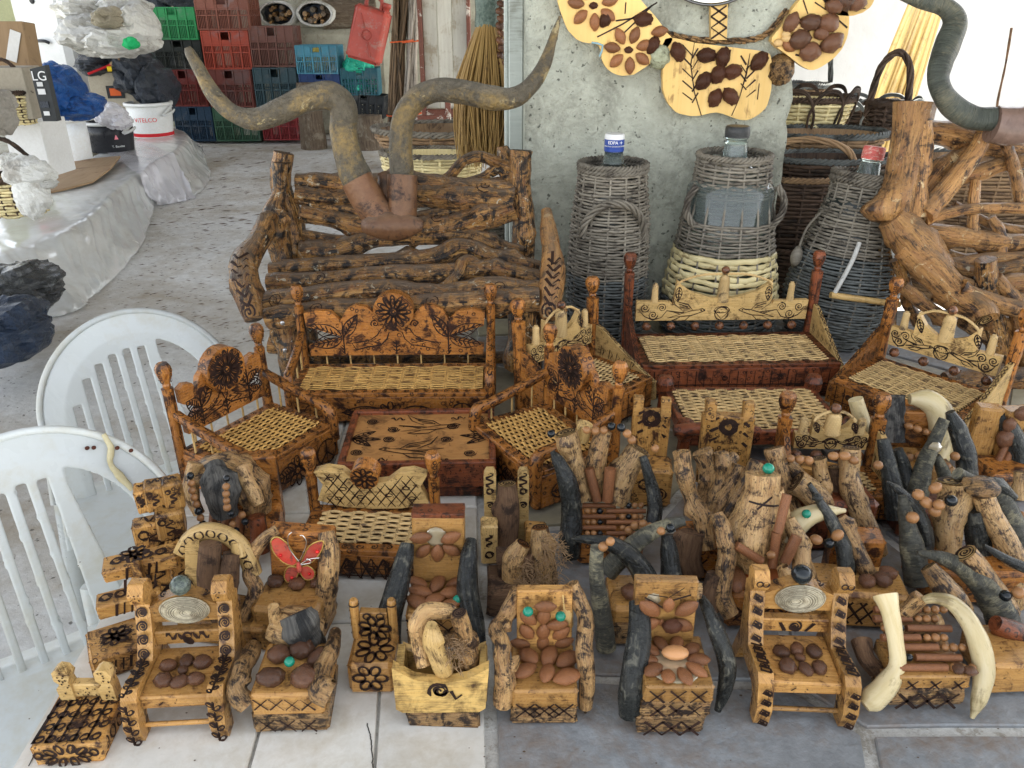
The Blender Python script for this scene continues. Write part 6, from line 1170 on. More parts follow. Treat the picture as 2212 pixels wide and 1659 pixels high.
limb('charred_plank', r_, [(1748, 1045, 1.03, 8), (1772, 1085, 1.02, 14), (1800, 1130, 1.01, 22), (1822, 1180, .99, 27), (1830, 1240, .975, 30)], hornb, rough=.1, freq=50, knots=0, flat=.6)
b = B(); b.blob(px(1765, 1075, 1.005), .008, 8, 6, .3, 3); part('knob', b, hornb, r_)
limb('arm', r_, [(1705, 1130, 1.0, 13), (1722, 1175, .985, 15), (1745, 1240, .965, 18), (1762, 1300, .95, 18)], drift, rough=.1, freq=50, knots=2); limb('arm', r_, [(1812, 1118, 1.02, 16), (1840, 1165, 1.0, 18), (1868, 1225, .98, 19), (1895, 1270, .96, 17), (1922, 1310, .95, 12)], drift, rough=.1, freq=50, knots=2)
beads(r_, [px(1752, 1160, .97), px(1790, 1170, .965), px(1815, 1150, .965)], .016, 'okoott', .004); inst('bead', ME_G, r_, px(1742, 1110, 1.0), (0, 0, 0), .014)
# ---- bone and bark chair
x, y = .80, 1.33; r_ = root('bone_crescent_chair', 'toy chair with a black bark back between two broad bone crescents, before the right armchair', 'toy chair', V((x, y, T)), group=GM, world=True)
bx('seat', r_, (x - .01, y + .0, .035), (.11, .085, .06), pine, rad(-5)); bx('back_board', r_, (x - .015, y + .06, .09), (.12, .03, .10), varn, rad(-5)); seeds(r_, 'n', [(x - .012, y - .015)], .07, .04)
b = B(); b.tube([px(1920, 858, 1.39), px(1922, 900, 1.38), px(1920, 955, 1.36)], [.030, .030, .032], 12, 6, rough=.12, freq=60, flat=.5, up=(0, 1, 0)); part('bark_back', b, greyb, r_)
limb('bone_crescent', r_, [(1848, 862, 1.38, 16), (1862, 905, 1.37, 17), (1885, 960, 1.35, 12)], ivory, rough=.04, knots=0); limb('bone_crescent', r_, [(1965, 862, 1.39, 12), (2005, 866, 1.385, 25), (2030, 895, 1.375, 29), (2035, 940, 1.36, 27), (2022, 1000, 1.34, 24)], ivory, rough=.03, knots=0)
beads(r_, [px(1955, 918, 1.36), px(2015, 938, 1.355)], .015, 'ootok'); beads(r_, [px(1938, 1005, 1.27), px(1955, 990, 1.27), px(1990, 985, 1.27), (px(2025, 1000, 1.27)), px(2045, 1008, 1.27)], .017, 'tooo')
# ---- V of dark horns
x, y = .72, 1.15; r_ = root('dark_horn_chair', 'toy chair with four upright slate black horns, two crossing in a narrow V', 'toy chair', V((x, y, T)), group=GM, world=True)
bx('seat', r_, (x + .02, y + .045, .03), (.12, .08, .055), redw)
for pts in ([(1908, 948, 1.22, 13), (1918, 1000, 1.20, 17), (1930, 1060, 1.18, 22), (1938, 1120, 1.16, 26)], [(1940, 970, 1.23, 10), (1952, 1010, 1.22, 16), (1965, 1060, 1.20, 20), (1968, 1100, 1.19, 20)], [(2040, 905, 1.24, 11), (2020, 950, 1.23, 14), (1998, 1000, 1.21, 18), (1982, 1060, 1.19, 24), (1975, 1105, 1.17, 22)], [(2022, 985, 1.22, 9), (2038, 1020, 1.21, 14), (2052, 1070, 1.19, 18)], [(2052, 890, 1.27, 10), (2070, 930, 1.26, 19), (2085, 980, 1.24, 22), (2092, 1040, 1.22, 20)]): limb('dark_horn', r_, pts, R.choice([hornb, horng]), rough=.06, freq=40, knots=0)
b = B(); b.blob(px(2020, 968, 1.215), (.012, .006, .012), 8, 6, .2, 3); part('glue', b, glue, r_); beads(r_, [px(2055, 982, 1.22), px(2072, 990, 1.22)], .016, 'tk')
# ---- split pine back chair
x, y = .97, 1.31; r_ = root('split_back_chair', 'toy chair with a grooved split pine back and two cinnamon sticks, at the right edge', 'toy chair', V((x, y, T)), group=GM, world=True)
bx('back_board', r_, (x - .045, y + .06, .095), (.045, .03, .12), pine, rad(-14), grain='z'); bx('back_board', r_, (x + .005, y + .05, .095), (.06, .03, .12), pine, rad(8), grain='z'); bx('seat', r_, (x - .01, y + .0, .03), (.12, .08, .06), varn)
marks(r_, [([[(-.03 + .01 * i, -.02), (-.01 + .01 * i, .02)] for i in range(5)], frame(W(x + .008, y + .034, .10), (cos(rad(8)), sin(rad(8)), 0), (0, 0, 1)), .0015)])
seedsv(r_, 'n', W(x - .018, y + .03, .12), (1, 0, 0), (0, 0, 1), [(0, .01, 1.5), (.0, -.02, 1.5, 1.2), (.02, .035, .3), (.04, .038, .2)], .032)
stick('cinnamon_stick', r_, px(2130, 1050, 1.31), px(2172, 962, 1.34), .0085); stick('cinnamon_stick', r_, px(2142, 1052, 1.31), px(2188, 968, 1.34), .0085); stick('cinnamon_stick', r_, px(2125, 1048, 1.28), px(2165, 1078, 1.27), .0075)
beads(r_, [px(2090, 1040, 1.28), px(2100, 1040, 1.28)], .014, 'g'); beads(r_, [px(2120, 1036, 1.28), px(2130, 1036, 1.28)], .014, 'g'); beads(r_, [px(2150, 1075, 1.25), px(2172, 1058, 1.25), px(2190, 1045, 1.25)], .018, 'oog')
limb('dark_horn', r_, [(2160, 892, 1.36, 10), (2180, 925, 1.35, 20), (2200, 975, 1.34, 26), (2208, 1030, 1.32, 24)], hornb, rough=.05, knots=0)
# ---- stump and bark throne, right
x, y = .70, .98; r_ = root('stump_and_bark_throne', 'toy throne with a flared pale stump, black bark leaf and crooked pale arm, right side', 'toy throne', V((x, y, T)), group=GM, world=True)
r_['label'] = 'toy throne with a flared pale stump, black bark leaf and crooked pale arm, right side'
bx('seat', r_, (x + .03, y + .05, .03), (.16, .09, .06), varn)
limb('flared_stump', r_, [(2066, 1040, 1.09, 42), (2064, 1080, 1.08, 36), (2050, 1140, 1.06, 27), (2048, 1210, 1.04, 26)], fatw, rough=.12, freq=40, knots=2, n=16, cut=(0, pale))
limb('black_bark_leaf', r_, [(1915, 1040, 1.08, 4), (1950, 1065, 1.07, 14), (1985, 1110, 1.06, 24), (2000, 1160, 1.05, 28), (1998, 1210, 1.04, 24)], hornb, rough=.06, freq=50, knots=0, flat=.6)
limb('grey_horn', r_, [(1950, 1070, 1.045, 9), (1958, 1120, 1.03, 17), (1972, 1190, 1.01, 26), (1985, 1260, .99, 30)], horng, rough=.06, knots=0)
limb('black_bark', r_, [(2105, 1100, 1.06, 22), (2112, 1160, 1.05, 26), (2120, 1215, 1.04, 24)], hornb, rough=.08, knots=0)
limb('crooked_pale_arm', r_, [(2122, 1068, 1.06, 22), (2140, 1110, 1.05, 24), (2170, 1165, 1.03, 26), (2192, 1220, 1.01, 26), (2190, 1290, .99, 24), (2185, 1325, .98, 16)], fatw, rough=.08, freq=40, knots=1, x=((pi, .3, .008), (pi, .55, .008), (pi, .75, .008))); b = B(); b.blob(px(2118, 1052, 1.065), (.03, .025, .016), 10, 7, .15, 3); part('bark_cap', b, drift, r_)
beads(r_, [px(1975, 1060, 1.035), px(2005, 1090, 1.03), px(2020, 1105, 1.03)], .0185, 'tootk'); beads(r_, [px(2015, 1095, 1.02), px(2065, 1078, 1.02)], .0185, 'tktk'); beads(r_, [px(1958, 1118, 1.01), px(1985, 1118, 1.01)], .0185, 'tk'); beads(r_, [px(2010, 1062, 1.04), px(2028, 1048, 1.04)], .018, 'ok')
limb('knobbed_dark_horn', r_, [(2068, 1022, 1.10, 14), (2100, 1042, 1.10, 17), (2140, 1052, 1.10, 18), (2172, 1110, 1.08, 28), (2200, 1180, 1.06, 34), (2225, 1280, 1.03, 36)], horng, rough=.06, knots=0); limb('horn_spur', r_, [(2110, 1048, 1.09, 16), (2150, 1045, 1.09, 14), (2190, 1075, 1.09, 10)], hornb, rough=.1)
limb('branch_end', r_, [(2205, 1020, 1.14, 14), (2202, 1080, 1.12, 14)], fatw, rough=.1, cut=(0, pale)); beads(r_, [px(2195, 1110, 1.09), px(2212, 1118, 1.09)], .02, 'tt')
# ---- big ribbed horn piece
x, y = .66, .83; r_ = root('ribbed_horn_chair', 'toy chair with one huge grey ribbed horn curling over leaning driftwood, right edge', 'toy chair', V((x, y, T)), group=GM, world=True)
bx('seat', r_, (x + .05, y + .01, .03), (.13, .08, .05), pine, jit=.005)
pp = [px(*p) for p in [(1982, 1194, .97), (2030, 1202, .965), (2080, 1225, .955), (2125, 1265, .94), (2158, 1320, .92), (2180, 1380, .90), (2195, 1440, .875), (2205, 1490, .86)]]; rr = [v_ * mpp(Q(2100, 1300, .92)) for v_ in (5, 14, 21, 28, 33, 36, 38, 38)]
b = B(); P_ = []; Rr = []
for i in range(len(pp) - 1):
    for k in range(9):
        t = k / 9; P_.append(pp[i].lerp(pp[i + 1], t)); g = (i * 9 + k) / 63; Rr.append((rr[i] * (1 - t) + rr[i + 1] * t) * (1 + (.05 * g * g if k % 2 else -.03 * g * g)))
for _ in range(4): P_ = [P_[0]] + [(P_[i - 1] + P_[i] * 2 + P_[i + 1]) / 4 for i in range(1, len(P_) - 1)] + [P_[-1]]
b.tube(P_, Rr, 16, 1, rough=.04, freq=50); part('ribbed_horn', b, horng, r_)
for pts in ([(2005, 1225, .93, 18), (2040, 1270, .91, 26), (2080, 1320, .90, 24)], [(2085, 1195, .96, 24), (2120, 1240, .95, 26), (2165, 1300, .93, 24), (2185, 1330, .92, 20)]): limb('leaning_branch', r_, pts, drift, rough=.1, freq=40, cut=(0, pale))
limb('thin_horn', r_, [(2125, 1178, .97, 4), (2160, 1200, .965, 9), (2210, 1225, .96, 12), (2260, 1240, .96, 14)], hornb, rough=.03, knots=0); beads(r_, [px(2158, 1290, .90), px(2212, 1278, .90)], .018, 'ktkt')
limb('base_chunk', r_, [(2150, 1440, .84, 24), (2200, 1460, .84, 30), (2250, 1470, .84, 30)], drift, rough=.2, knots=3); limb('base_chunk', r_, [(2150, 1345, .86, 16), (2215, 1375, .86, 26)], redw, rough=.2); gluepad(r_, (x + .08, y - .02), (.02, .015), .058)
# ---- small burnt ring chairs between the armchairs
for (x, y, w_, lab, ring) in ((.262, 1.275, .07, 'little burnt toy chair with a black ring and two carved ears, behind the crowned throne', .016), (.385, 1.20, .09, 'square toy chair with black ring drawing and carved ears, behind the curly driftwood', .015)):
    r_ = root('ring_burnt_chair', lab, 'toy chair', V((x, y, T)), group=GM, world=True)
    zt = .17 if w_ < .08 else .20
    o = bx('back_board', r_, (x, y + .05, zt * .5 + .03), (w_, .02, zt - .06), carv, rad(-6), grain='z'); c = (x, y + .05, zt * .5 + .03); marks(o, [([circ(0, zt * .25, ring), circ(0, zt * .25, ring * .55), circ(0, zt * .25, ring * .8)] + [[(-w_ * .35, zt * .3 - .02 * i), (-w_ * .2, zt * .34 - .02 * i)] for i in range(3)] + [[(w_ * .3, zt * .3 - .02 * i), (w_ * .4, zt * .26 - .02 * i)] for i in range(3)], front(c, (w_, .02, zt - .06), rad(-6)), .004)])
    for sg in (-1, 1): bx('ear', r_, (x + sg * w_ * .36, y + .05 + sg * -.003, zt + .008), (.018, .022, .035), carv, rad(-6), rx=-.1)
    o = bx('seat_block', r_, (x + .002, y + .01, .04), (w_ * 1.05, .06, .08), carv, rad(-6)); marks(o, [([circ(-.015, .01, .010), circ(.015, -.01, .012), circ(.015, -.01, .006)], front((x + .002, y + .01, .04), (w_, .06, .08), rad(-6)), .003)])
# ---- round bits among the chairs
r_ = root('wooden_wreath_chair', 'dark toy bench of branch slices in front of the woven table', 'toy chair', V((.46, 1.30, T)), group=GM, world=True); r_['label'] = 'dark toy bench of branch slices in front of the woven table'
limb('branch_rail', r_, [(1455, 930, 1.36, 12), (1520, 925, 1.36, 14), (1600, 928, 1.36, 14), (1640, 935, 1.36, 12)], redw, rough=.15); bx('box', r_, (.50, 1.30, .03), (.14, .06, .06), redw); limb('slice', r_, [(1553, 962, 1.27, 14), (1556, 985, 1.27, 13)], pale, cut=(0, pale)); bx('rim_board', r_, (.56, 1.28, .075), (.10, .05, .012), carv, rad(-30))
"""END5"""
# ================================================================ nut covered plaques on the pillar
Yp = 2.236
def plaque(label, poly, name='wooden_plaque'):
    c = Q(sum(p[0] for p in poly) / len(poly), sum(p[1] for p in poly) / len(poly), Yp); r_ = root(name, label, 'plaque', c, group='nut covered plaques round the mirror', world=True)
    pp = []
    n = len(poly)
    for i in range(n):
        p0, p1, p2, p3 = poly[i - 1], poly[i], poly[(i + 1) % n], poly[(i + 2) % n]
        for k in range(4):
            t = k / 4; f = lambda a: .5 * (2 * p1[a] + (p2[a] - p0[a]) * t + (2 * p0[a] - 5 * p1[a] + 4 * p2[a] - p3[a]) * t * t + (3 * p1[a] - p0[a] - 3 * p2[a] + p3[a]) * t ** 3); pp.append((f(0), f(1)))
    w3 = [px(u, v, Yp) for u, v in pp]; b = B(); b.prism([(p.x, p.z) for p in w3], Yp - ORG.y - .012, Yp - ORG.y + .014, wob=.0015); part('board', b, ppine, r_, bev=.003); return r_
ppine = mat('varnished_cream_board', (.74, .50, .18), (.66, .42, .13), (.50, .28, .09), (1, 30), 9, .22, .4, .25, .3, .001)
def pl_nuts(r_, kind, pts, s, dep=.016):
    for u, v, a, *k in pts:
        me = {'a': ME_A, 'n': ME_N, 'p': ME_P}[kind]; nm = {'a': 'almond', 'n': 'nut', 'p': 'peach_pit'}[kind]; inst(nm, R.choice(me), r_, px(u, v, Yp - dep), dirrot((cos(a), 0, sin(a)), (0, -1, 0)).to_quaternion(), s * (k[0] if k else 1))
def pl_marks(r_, lines, w_=.0022):
    M = frame(px(0, 0, Yp - .0125) * 0 + V((0, Yp - ORG.y - .0128, 0)), (1, 0, 0), (0, 0, 1)); b = B(); burn(b, [[(px(u, v, Yp - .0125).x, px(u, v, Yp - .0125).z) for u, v in l] for l in lines], M, w_); part('burnt_twigs', b, burnt, r_)
r_ = plaque('left cream plaque with two almond flowers, touching the horn tip', [(1212, -25), (1216, 40), (1245, 85), (1292, 98), (1302, 135), (1325, 158), (1360, 162), (1395, 142), (1448, 92), (1440, 70), (1400, 20), (1340, -30)])
for cx, cy, rr_ in ((1282, 12, 38), (1358, 108, 36)): pl_nuts(r_, 'a', [(cx + rr_ * cos(a), cy - rr_ * .95 * sin(a), a, 1) for a in [k * pi / 3.5 + .3 for k in range(7)]], .044); pl_nuts(r_, 'p', [(cx, cy, 0, .7)], .032)
pl_nuts(r_, 'p', [(1308, 42, 1), (1390, 42, 0, 1.2), (1410, 98, 1, 1.1)], .04); pl_nuts(r_, 'a', [(1425, 68, .2)], .044)
pl_marks(r_, [[(1290, 80), (1345, 52), (1420, 5)], [(1330, 88), (1375, 45), (1408, 12)], [(1330, 45), (1378, 38)], [(1352, 5), (1350, 30)]], .003)
b = B(); b.tube([px(1278, 92, Yp - .016), px(1302, 98, Yp - .016), px(1295, 122, Yp - .016)], .0025, 6, 2); part('blue_cord', b, mat('pale_blue_cord', (.35, .55, .62), None, None, rough=.6, bump=0), r_)
r_ = plaque('middle cream plaque with a flower of wrinkled peach pits and burnt sprigs', [(1436, 84), (1500, 92), (1580, 102), (1650, 112), (1664, 130), (1664, 180), (1655, 225), (1630, 250), (1600, 258), (1545, 242), (1500, 250), (1458, 240), (1434, 205), (1430, 150)])
pl_nuts(r_, 'p', [(1465, 112, -1.1, 1.1), (1526, 120, 0, 1.1), (1562, 124, 1.3, 1.1), (1640, 132, .8, 1.15), (1520, 175, .8, 1.1), (1552, 160, 1.2, 1.1), (1582, 155, .2, 1.1), (1578, 208, -.8, 1.1), (1545, 212, 1.2, 1.05)], .046)
pl_marks(r_, [[(1500, 92), (1492, 140), (1500, 200), (1515, 250)]] + [[(1495, 120 + 24 * i), (1474, 96 + 26 * i)] for i in range(5)] + [[(1495, 126 + 24 * i), (1508, 104 + 24 * i)] for i in range(5)] + [[(1620, 115), (1612, 160), (1596, 215), (1580, 250)]] + [[(1612, 150 + 20 * i - 0), (1632, 128 + 22 * i)] for i in range(4)] + [[(1612, 140 + 18 * i), (1600, 120 + 20 * i)] for i in range(4)] + [[(1640, 180), (1636, 215)]], .0028)
r_ = plaque('right cream plaque with a ring of dark chestnuts and peanuts, over the bright yard', [(1664, 88), (1690, 50), (1725, 0), (1770, -25), (1822, 15), (1830, 60), (1815, 105), (1780, 138), (1745, 150), (1700, 120)])
pl_nuts(r_, 'n', [(1752, 48, 0, 1.1), (1790, 50, 0, 1.1), (1798, 92, .5, 1.2), (1750, 112, 0, 1.1), (1728, 85, .3, 1.1), (1775, 72, 0, .8), (1710, 48, 1, 1)], .05, .02); pl_nuts(r_, 'a', [(1704, 100, -.5, 1)], .042)
pn = mat('pale_peanut', (.60, .40, .18), (.5, .32, .13), None, (1, 1), 80, .3, .4, .2, .6, .001, fine=200)
for u, v, a in ((1690, 88, .5), (1728, 60, -.3), (1706, 68, .7)): b = B(); d = V((cos(a), 0, sin(a))) * .011; c = px(u, v, Yp - .018); b.blob(c - d, (.012, .009, .010), 8, 6); b.blob(c + d, (.013, .009, .010), 8, 6); part('peanut', b, pn, r_)
pl_marks(r_, [[(1760, 5), (1790, 25), (1830, 60)], [(1735, 0), (1745, 30)], [(1780, 20), (1800, 15)], [(1718, 118), (1760, 128)], [(1818, 75), (1816, 98)]], .003)
r_ = plaque('top right cream plaque cut by the frame, with dark glazed nuts', [(1765, -40), (1890, -40), (1886, -5), (1868, 22), (1830, 34), (1790, 22)]); pl_nuts(r_, 'n', [(1805, 12, 0), (1828, 2, 0), (1850, 4, 0)], .05, .02); pl_marks(r_, [[(1845, 20), (1870, 18)], [(1780, 0), (1800, 26)]])
# cross hatched strip with mirror edge, vine, shells
c = Q(1550, 40, 2.24); r_ = root('mirror', 'round mirror rim at the top edge with a cross burnt wooden stem below it', 'mirror', c, world=True)
b = B(); b.prism([(px(u, v, 2.245).x, px(u, v, 2.245).z) for u, v in ((1533, 3), (1571, 3), (1568, 86), (1534, 86))], 2.235 - ORG.y, 2.255 - ORG.y); part('stem', b, ppine, r_, bev=.001)
b = B(); burn(b, [[(px(1536 + a, 12 + 24 * i, 2.234).x, px(0, 12 + 24 * i, 2.234).z) for a, i in ((0, i0), (34, i0 + 1))] for i0 in range(3)] + [[(px(1570 - a, 12 + 24 * i, 2.234).x, px(0, 12 + 24 * i, 2.234).z) for a, i in ((0, i0), (34, i0 + 1))] for i0 in range(3)], frame(V((0, 2.2344 - ORG.y, 0)), (1, 0, 0), (0, 0, 1)), .003); part('burnt_lattice', b, burnt, r_)
cm = px(1550, -150, 2.23); rad_m = (px(1550, 10, 2.23) - cm).length; b = B(); b.add([cm + V((rad_m * .97 * cos(a), 0, rad_m * .97 * sin(a))) for a in [2 * pi * i / 48 for i in range(48)]], [list(range(48))[::-1]], None, False); part('mirror_glass', b, mat('mirror_glass', (.9, .9, .9), None, None, rough=.02, metal=1, bump=0), r_)
b = B(); b.tube([cm + V((rad_m * cos(a), 0, rad_m * sin(a))) for a in [2 * pi * i / 48 for i in range(49)]], .0035, 6, 1, up=(0, 1, 0), cap=False); part('rim', b, mat('steel_rim', (.2, .2, .2), None, None, rough=.3, metal=1, bump=0), r_)
c = Q(1560, 92, 2.25); r_ = root('hanging_vine', 'twisted brown vine behind the plaques joining their corners on the pillar', 'vine', c, world=True)
b = B(); twisted(b, [px(*p) for p in [(1440, 72, 2.25), (1480, 82, 2.25), (1545, 88, 2.256), (1620, 86, 2.25), (1660, 70, 2.24), (1700, 20, 2.235)]], .004, .005, 4, 3); part('vine_strand', b, drift, r_)
for (u, v, r1_, lab, m_) in ((1425, 120, .030, 'pale green conch shell glued between the left and middle plaques', mat('greenish_shell', (.50, .52, .36), (.36, .38, .25), (.2, .2, .13), (1, 1), 50, .35, .6, 0, .8, .004, fine=90)), (1686, 150, .036, 'large brown whelk shell between the middle and right plaques', drift)):
    c = Q(u, v, 2.235); b = B(); pr = []; 
    for i in range(12): k = i / 11; pr.append((r1_ * sin(pi * min(.96, k * .9 + .08)) ** .8 * (1 + (.12 if i % 2 else -.05)), r1_ * 2.2 * (k - .5)))
    b.lathe(pr, 14, rough=.12, freq=30); o = single('sea_shell', b, m_, lab, 'shell', None); o.location = c; o.rotation_euler = (rad(60), rad(20), 0)
# ================================================================ white plastic chairs
def strip(b, pts, ws, th=.004, nrm=(0, -1, 0), sub=6, crown=.0):
    """flat moulded strap: pts, half widths; rounded by an elliptical section"""
    b.tube(pts, ws, 10, sub, flat=th / (sum(ws) / len(ws)), up=nrm)
def plastic_chair(label, loc, rz, sc=1, patch=False):
    r_ = root('plastic_chair', label, 'chair', loc, rz, 'white plastic garden chairs')
    Wd, Zt = .235, .80; lean = .22
    def S(x, z, off=0):                  # back surface, bowed and leaning away (+y)
        return V((x, .16 + (z - .42) * lean + .35 * (.055 - x * x) * 1.2 - .03 + off, z))
    def grid(mask, name, nx_=110, nz_=96, z0=.40, z1=Zt + .01):
        pass
    # one moulded shell cut by slots: grid of small faces kept by an inside test, edges snapped to the outline
    def sd_back(x, z):
        ax = abs(x); topc = Zt - .215; R_ = .215
        out = (math.hypot(x, max(z - topc, 0) * 1.0) - R_) if z > topc else ax - R_ - (topc - z) * .10
        inner = (math.hypot(x, max(z - topc, 0)) - (R_ - .056)) if z > topc else ax - (R_ - .052) - (topc - z) * .10
        fan = .058 + max(0, Zt - .10 - z) * .16
        d = max(out, -max(inner, fan - x, .36 - z))
        for k in range(6):
            c0 = -.142 + .033 * k; cx = c0 + (Zt - .12 - z) * (c0 * .2 + .03); zt = topc + math.sqrt(max((R_ - .064) ** 2 - c0 * c0, 0)) - .012
            d = max(d, -max(abs(x - cx) - .0085 - (Zt - .14 - z) * .008, z - zt, .40 - z))
        return d
    nx_, nz_ = 240, 190; x0, x1, z0, z1 = -.30, .30, .30, Zt + .008; vs = {}; b = B(); vl = []; fl = []
    gx, gz = (x1 - x0) / nx_, (z1 - z0) / nz_
    val = [[sd_back(x0 + gx * i, z0 + gz * j) for i in range(nx_ + 1)] for j in range(nz_ + 1)]
    for j in range(nz_ + 1):
        for i in range(nx_ + 1):
            x, z = x0 + gx * i, z0 + gz * j; v = val[j][i]
            if 0 < v < gx * 1.1 or -gx * .0 > v > -gx * .45:
                e = .0005; g = V((sd_back(x + e, z) - sd_back(x - e, z), sd_back(x, z + e) - sd_back(x, z - e), 0)) / (2 * e)
                if g.length > .1: x -= g.x / g.length_squared * v; z -= g.y / g.length_squared * v
            rim = math.hypot(x, max(z - (Zt - .215), 0)) / .215; p = S(x, z); p.y += .035 * max(0, rim - .80) ** 1 * 1.5
            vl.append(p)
    for j in range(nz_):
        for i in range(nx_):
            c = [(j, i), (j, i + 1), (j + 1, i + 1), (j + 1, i)]
            if all(val[a][k] < gx * .75 for a, k in c): fl.append([a * (nx_ + 1) + k for a, k in c])
    used = sorted({k for f in fl for k in f}); mp_ = {k: n for n, k in enumerate(used)}
    b.add([vl[k] for k in used], [[mp_[k] for k in f] for f in fl]); o = part('back_shell', b, white, r_)
    m = o.modifiers.new('solid', 'SOLIDIFY'); m.thickness = .007; m.offset = 0; o.modifiers.new('smooth', 'SMOOTH').iterations = 5
    m = o.modifiers.new('bevel', 'BEVEL'); m.width = .0015; m.segments = 2; m.limit_method = 'ANGLE'; m.angle_limit = rad(50)
    b = B(); pts = [S(.222 * cos(a), Zt - .215 + .219 * sin(a), .010) if a > 0 else S(.222 * cos(a), Zt - .215, .010) for a in [pi * i / 20 for i in range(21)]]; pts = [S(.242, .42, .010)] + pts + [S(-.242, .42, .010)]; b.tube(pts, .007, 8, 2); part('rolled_rim', b, white, r_)
    b = B(); n = 14; sv = [(-.23 + .46 * i / n, -.24 + .44 * j / n, .42 - .012 * cos(pi * (i / n - .5)) - (.02 if j == 0 else 0)) for j in range(n + 1) for i in range(n + 1)]; b.add(sv, [[j * (n + 1) + i, j * (n + 1) + i + 1, (j + 1) * (n + 1) + i + 1, (j + 1) * (n + 1) + i] for j in range(n) for i in range(n)]); o = part('seat', b, white, r_); o.modifiers.new('solid', 'SOLIDIFY').thickness = .006
    for sx in (-1, 1):
        b = B(); b.tube([(sx * .22, -.22, .42), (sx * .25, -.25, 0)], [.03, .022], 8, 3, flat=.6); part('leg', b, white, r_); b = B(); b.tube([(sx * .21, .18, .42), (sx * .25, .26, 0)], [.03, .022], 8, 3, flat=.6); part('leg', b, white, r_)

    if patch:
        gl = mat('yellowed_glue_line', (.52, .47, .30), (.42, .36, .2), None, rough=.4, bump=.6, bd=.003); b = B(); b.tube([S(.13, .775, -.006), S(.135, .75, -.008), S(.128, .72, -.008), S(.14, .69, -.006), S(.15, .665, -.006)], [.004, .006, .005, .007, .004], 8, 4, rough=.3, freq=60, flat=.5, up=(0, 1, 0)); part('glue_repair', b, gl, r_)
        rust = mat('rusty_bolt', (.10, .03, .015), (.05, .015, .01), None, rough=.8, bump=.5)
        for x, z in ((.10, .757), (.11, .755), (.145, .745), (.165, .735)): b = B(); b.blob(S(x, z, -.005), (.004, .003, .004), 8, 6); part('bolt', b, rust, r_)
    else:
        gl = mat('amber_tape', (.50, .42, .22), (.42, .33, .15), None, rough=.3, bump=.6, bd=.003, coat=.3); b = B(); b.tube([S(-.222, .58, -.004), S(-.225, .565, -.008), S(-.19, .56, -.008), S(-.17, .55, -.006)], [.014, .018, .016, .01], 8, 4, rough=.3, freq=40, flat=.5, up=(0, 1, 0)); part('tape_repair', b, gl, r_)
    return r_
plastic_chair('near white plastic chair with rusty bolts and a glued crack in its back', V((-.69, .97, 0)), rad(37), patch=True)
plastic_chair('far white plastic chair with yellowed tape on its left edge', V((-.775, 1.56, 0)), rad(36))
"""END6"""
# ================================================================ the store in the back, left
def at(u, v, Y): return Q(u, v, Y)
def crate(label, u0, u1, v0, v1, Y, colr, rot=4, ratio=.75, tilt=0, slots=True, mesh=False, handle=True, group='stacked plastic crates'):
    c = Q((u0 + u1) / 2, v1, Y); m = mpp(c); w_ = (u1 - u0) * m; h = Q((u0 + u1) / 2, v0, Y).z - c.z; d_ = w_ * ratio
    nm = 'crate_plastic_%d_%d_%d' % tuple(int(x * 255) for x in colr); m_ = mat('crate_' + label.split()[0] + nm[-8:], colr, tuple(x * .75 for x in colr), tuple(x * .5 + .08 for x in colr), (1, 1), 3, .3, .5, 0, .3, .002)
    r_ = root('plastic_crate', label, 'crate', V((c.x, Y + d_ / 2, c.z)), rad(rot), group); r_.rotation_euler = (0, rad(tilt), rad(rot))
    def panel(L):
        b = B(); t = .018; bands = [(0, .05), (.42, .46), (.60, .64), (.93, 1.0)]
        if handle: bands[-1] = (.96, 1.0)
        for z0, z1 in bands: b.box((0, 0, h * (z0 + z1) / 2), (L, t, h * (z1 - z0)), ch=.002)
        hw = L * .13
        for k in range(6): x = -L / 2 + L * k / 5; b.box((min(max(x, -L / 2 + .009), L / 2 - .009), -.002, h * .5), (.016, t + .006, h), ch=.002)
        if handle:
            for sg in (-1, 1): b.box((sg * (L / 4 + hw / 2), .001, h * .80), (L / 2 - hw, t * .7, h * .32), ch=.002)
            b.box((0, .001, h * .70), (hw * 2, t * .7, h * .13), ch=.002)
        n = int(L / (.018 if not mesh else .03))
        for k in range(n): b.box((-L / 2 + L * (k + .5) / n, .003, h * .34), (L / n * .5, t * .5, h * .62), ch=.001)
        if mesh:
            for k in range(8): b.box((0, .002, h * (.1 + .1 * k)), (L, t * .5, .008), ch=.001)
        return b
    ml = panel(w_).mesh('side_panel'); ml.materials.append(m_); ms_ = panel(d_ - .02).mesh('side_panel'); ms_.materials.append(m_)
    for y, a in ((-d_ / 2, 0), (d_ / 2, pi)): part('side_panel', ml, None, r_, loc=(0, y, 0), rot=(0, 0, a))
    for x, a in ((-w_ / 2 + .01, -P2), (w_ / 2 - .01, P2)): part('side_panel', ms_, None, r_, loc=(x, 0, 0), rot=(0, 0, a))
    b = B(); b.box((0, 0, .01), (w_ - .03, d_ - .03, .014)); part('base_panel', b, m_, r_); return r_, w_, d_, h
Yc = 9.75
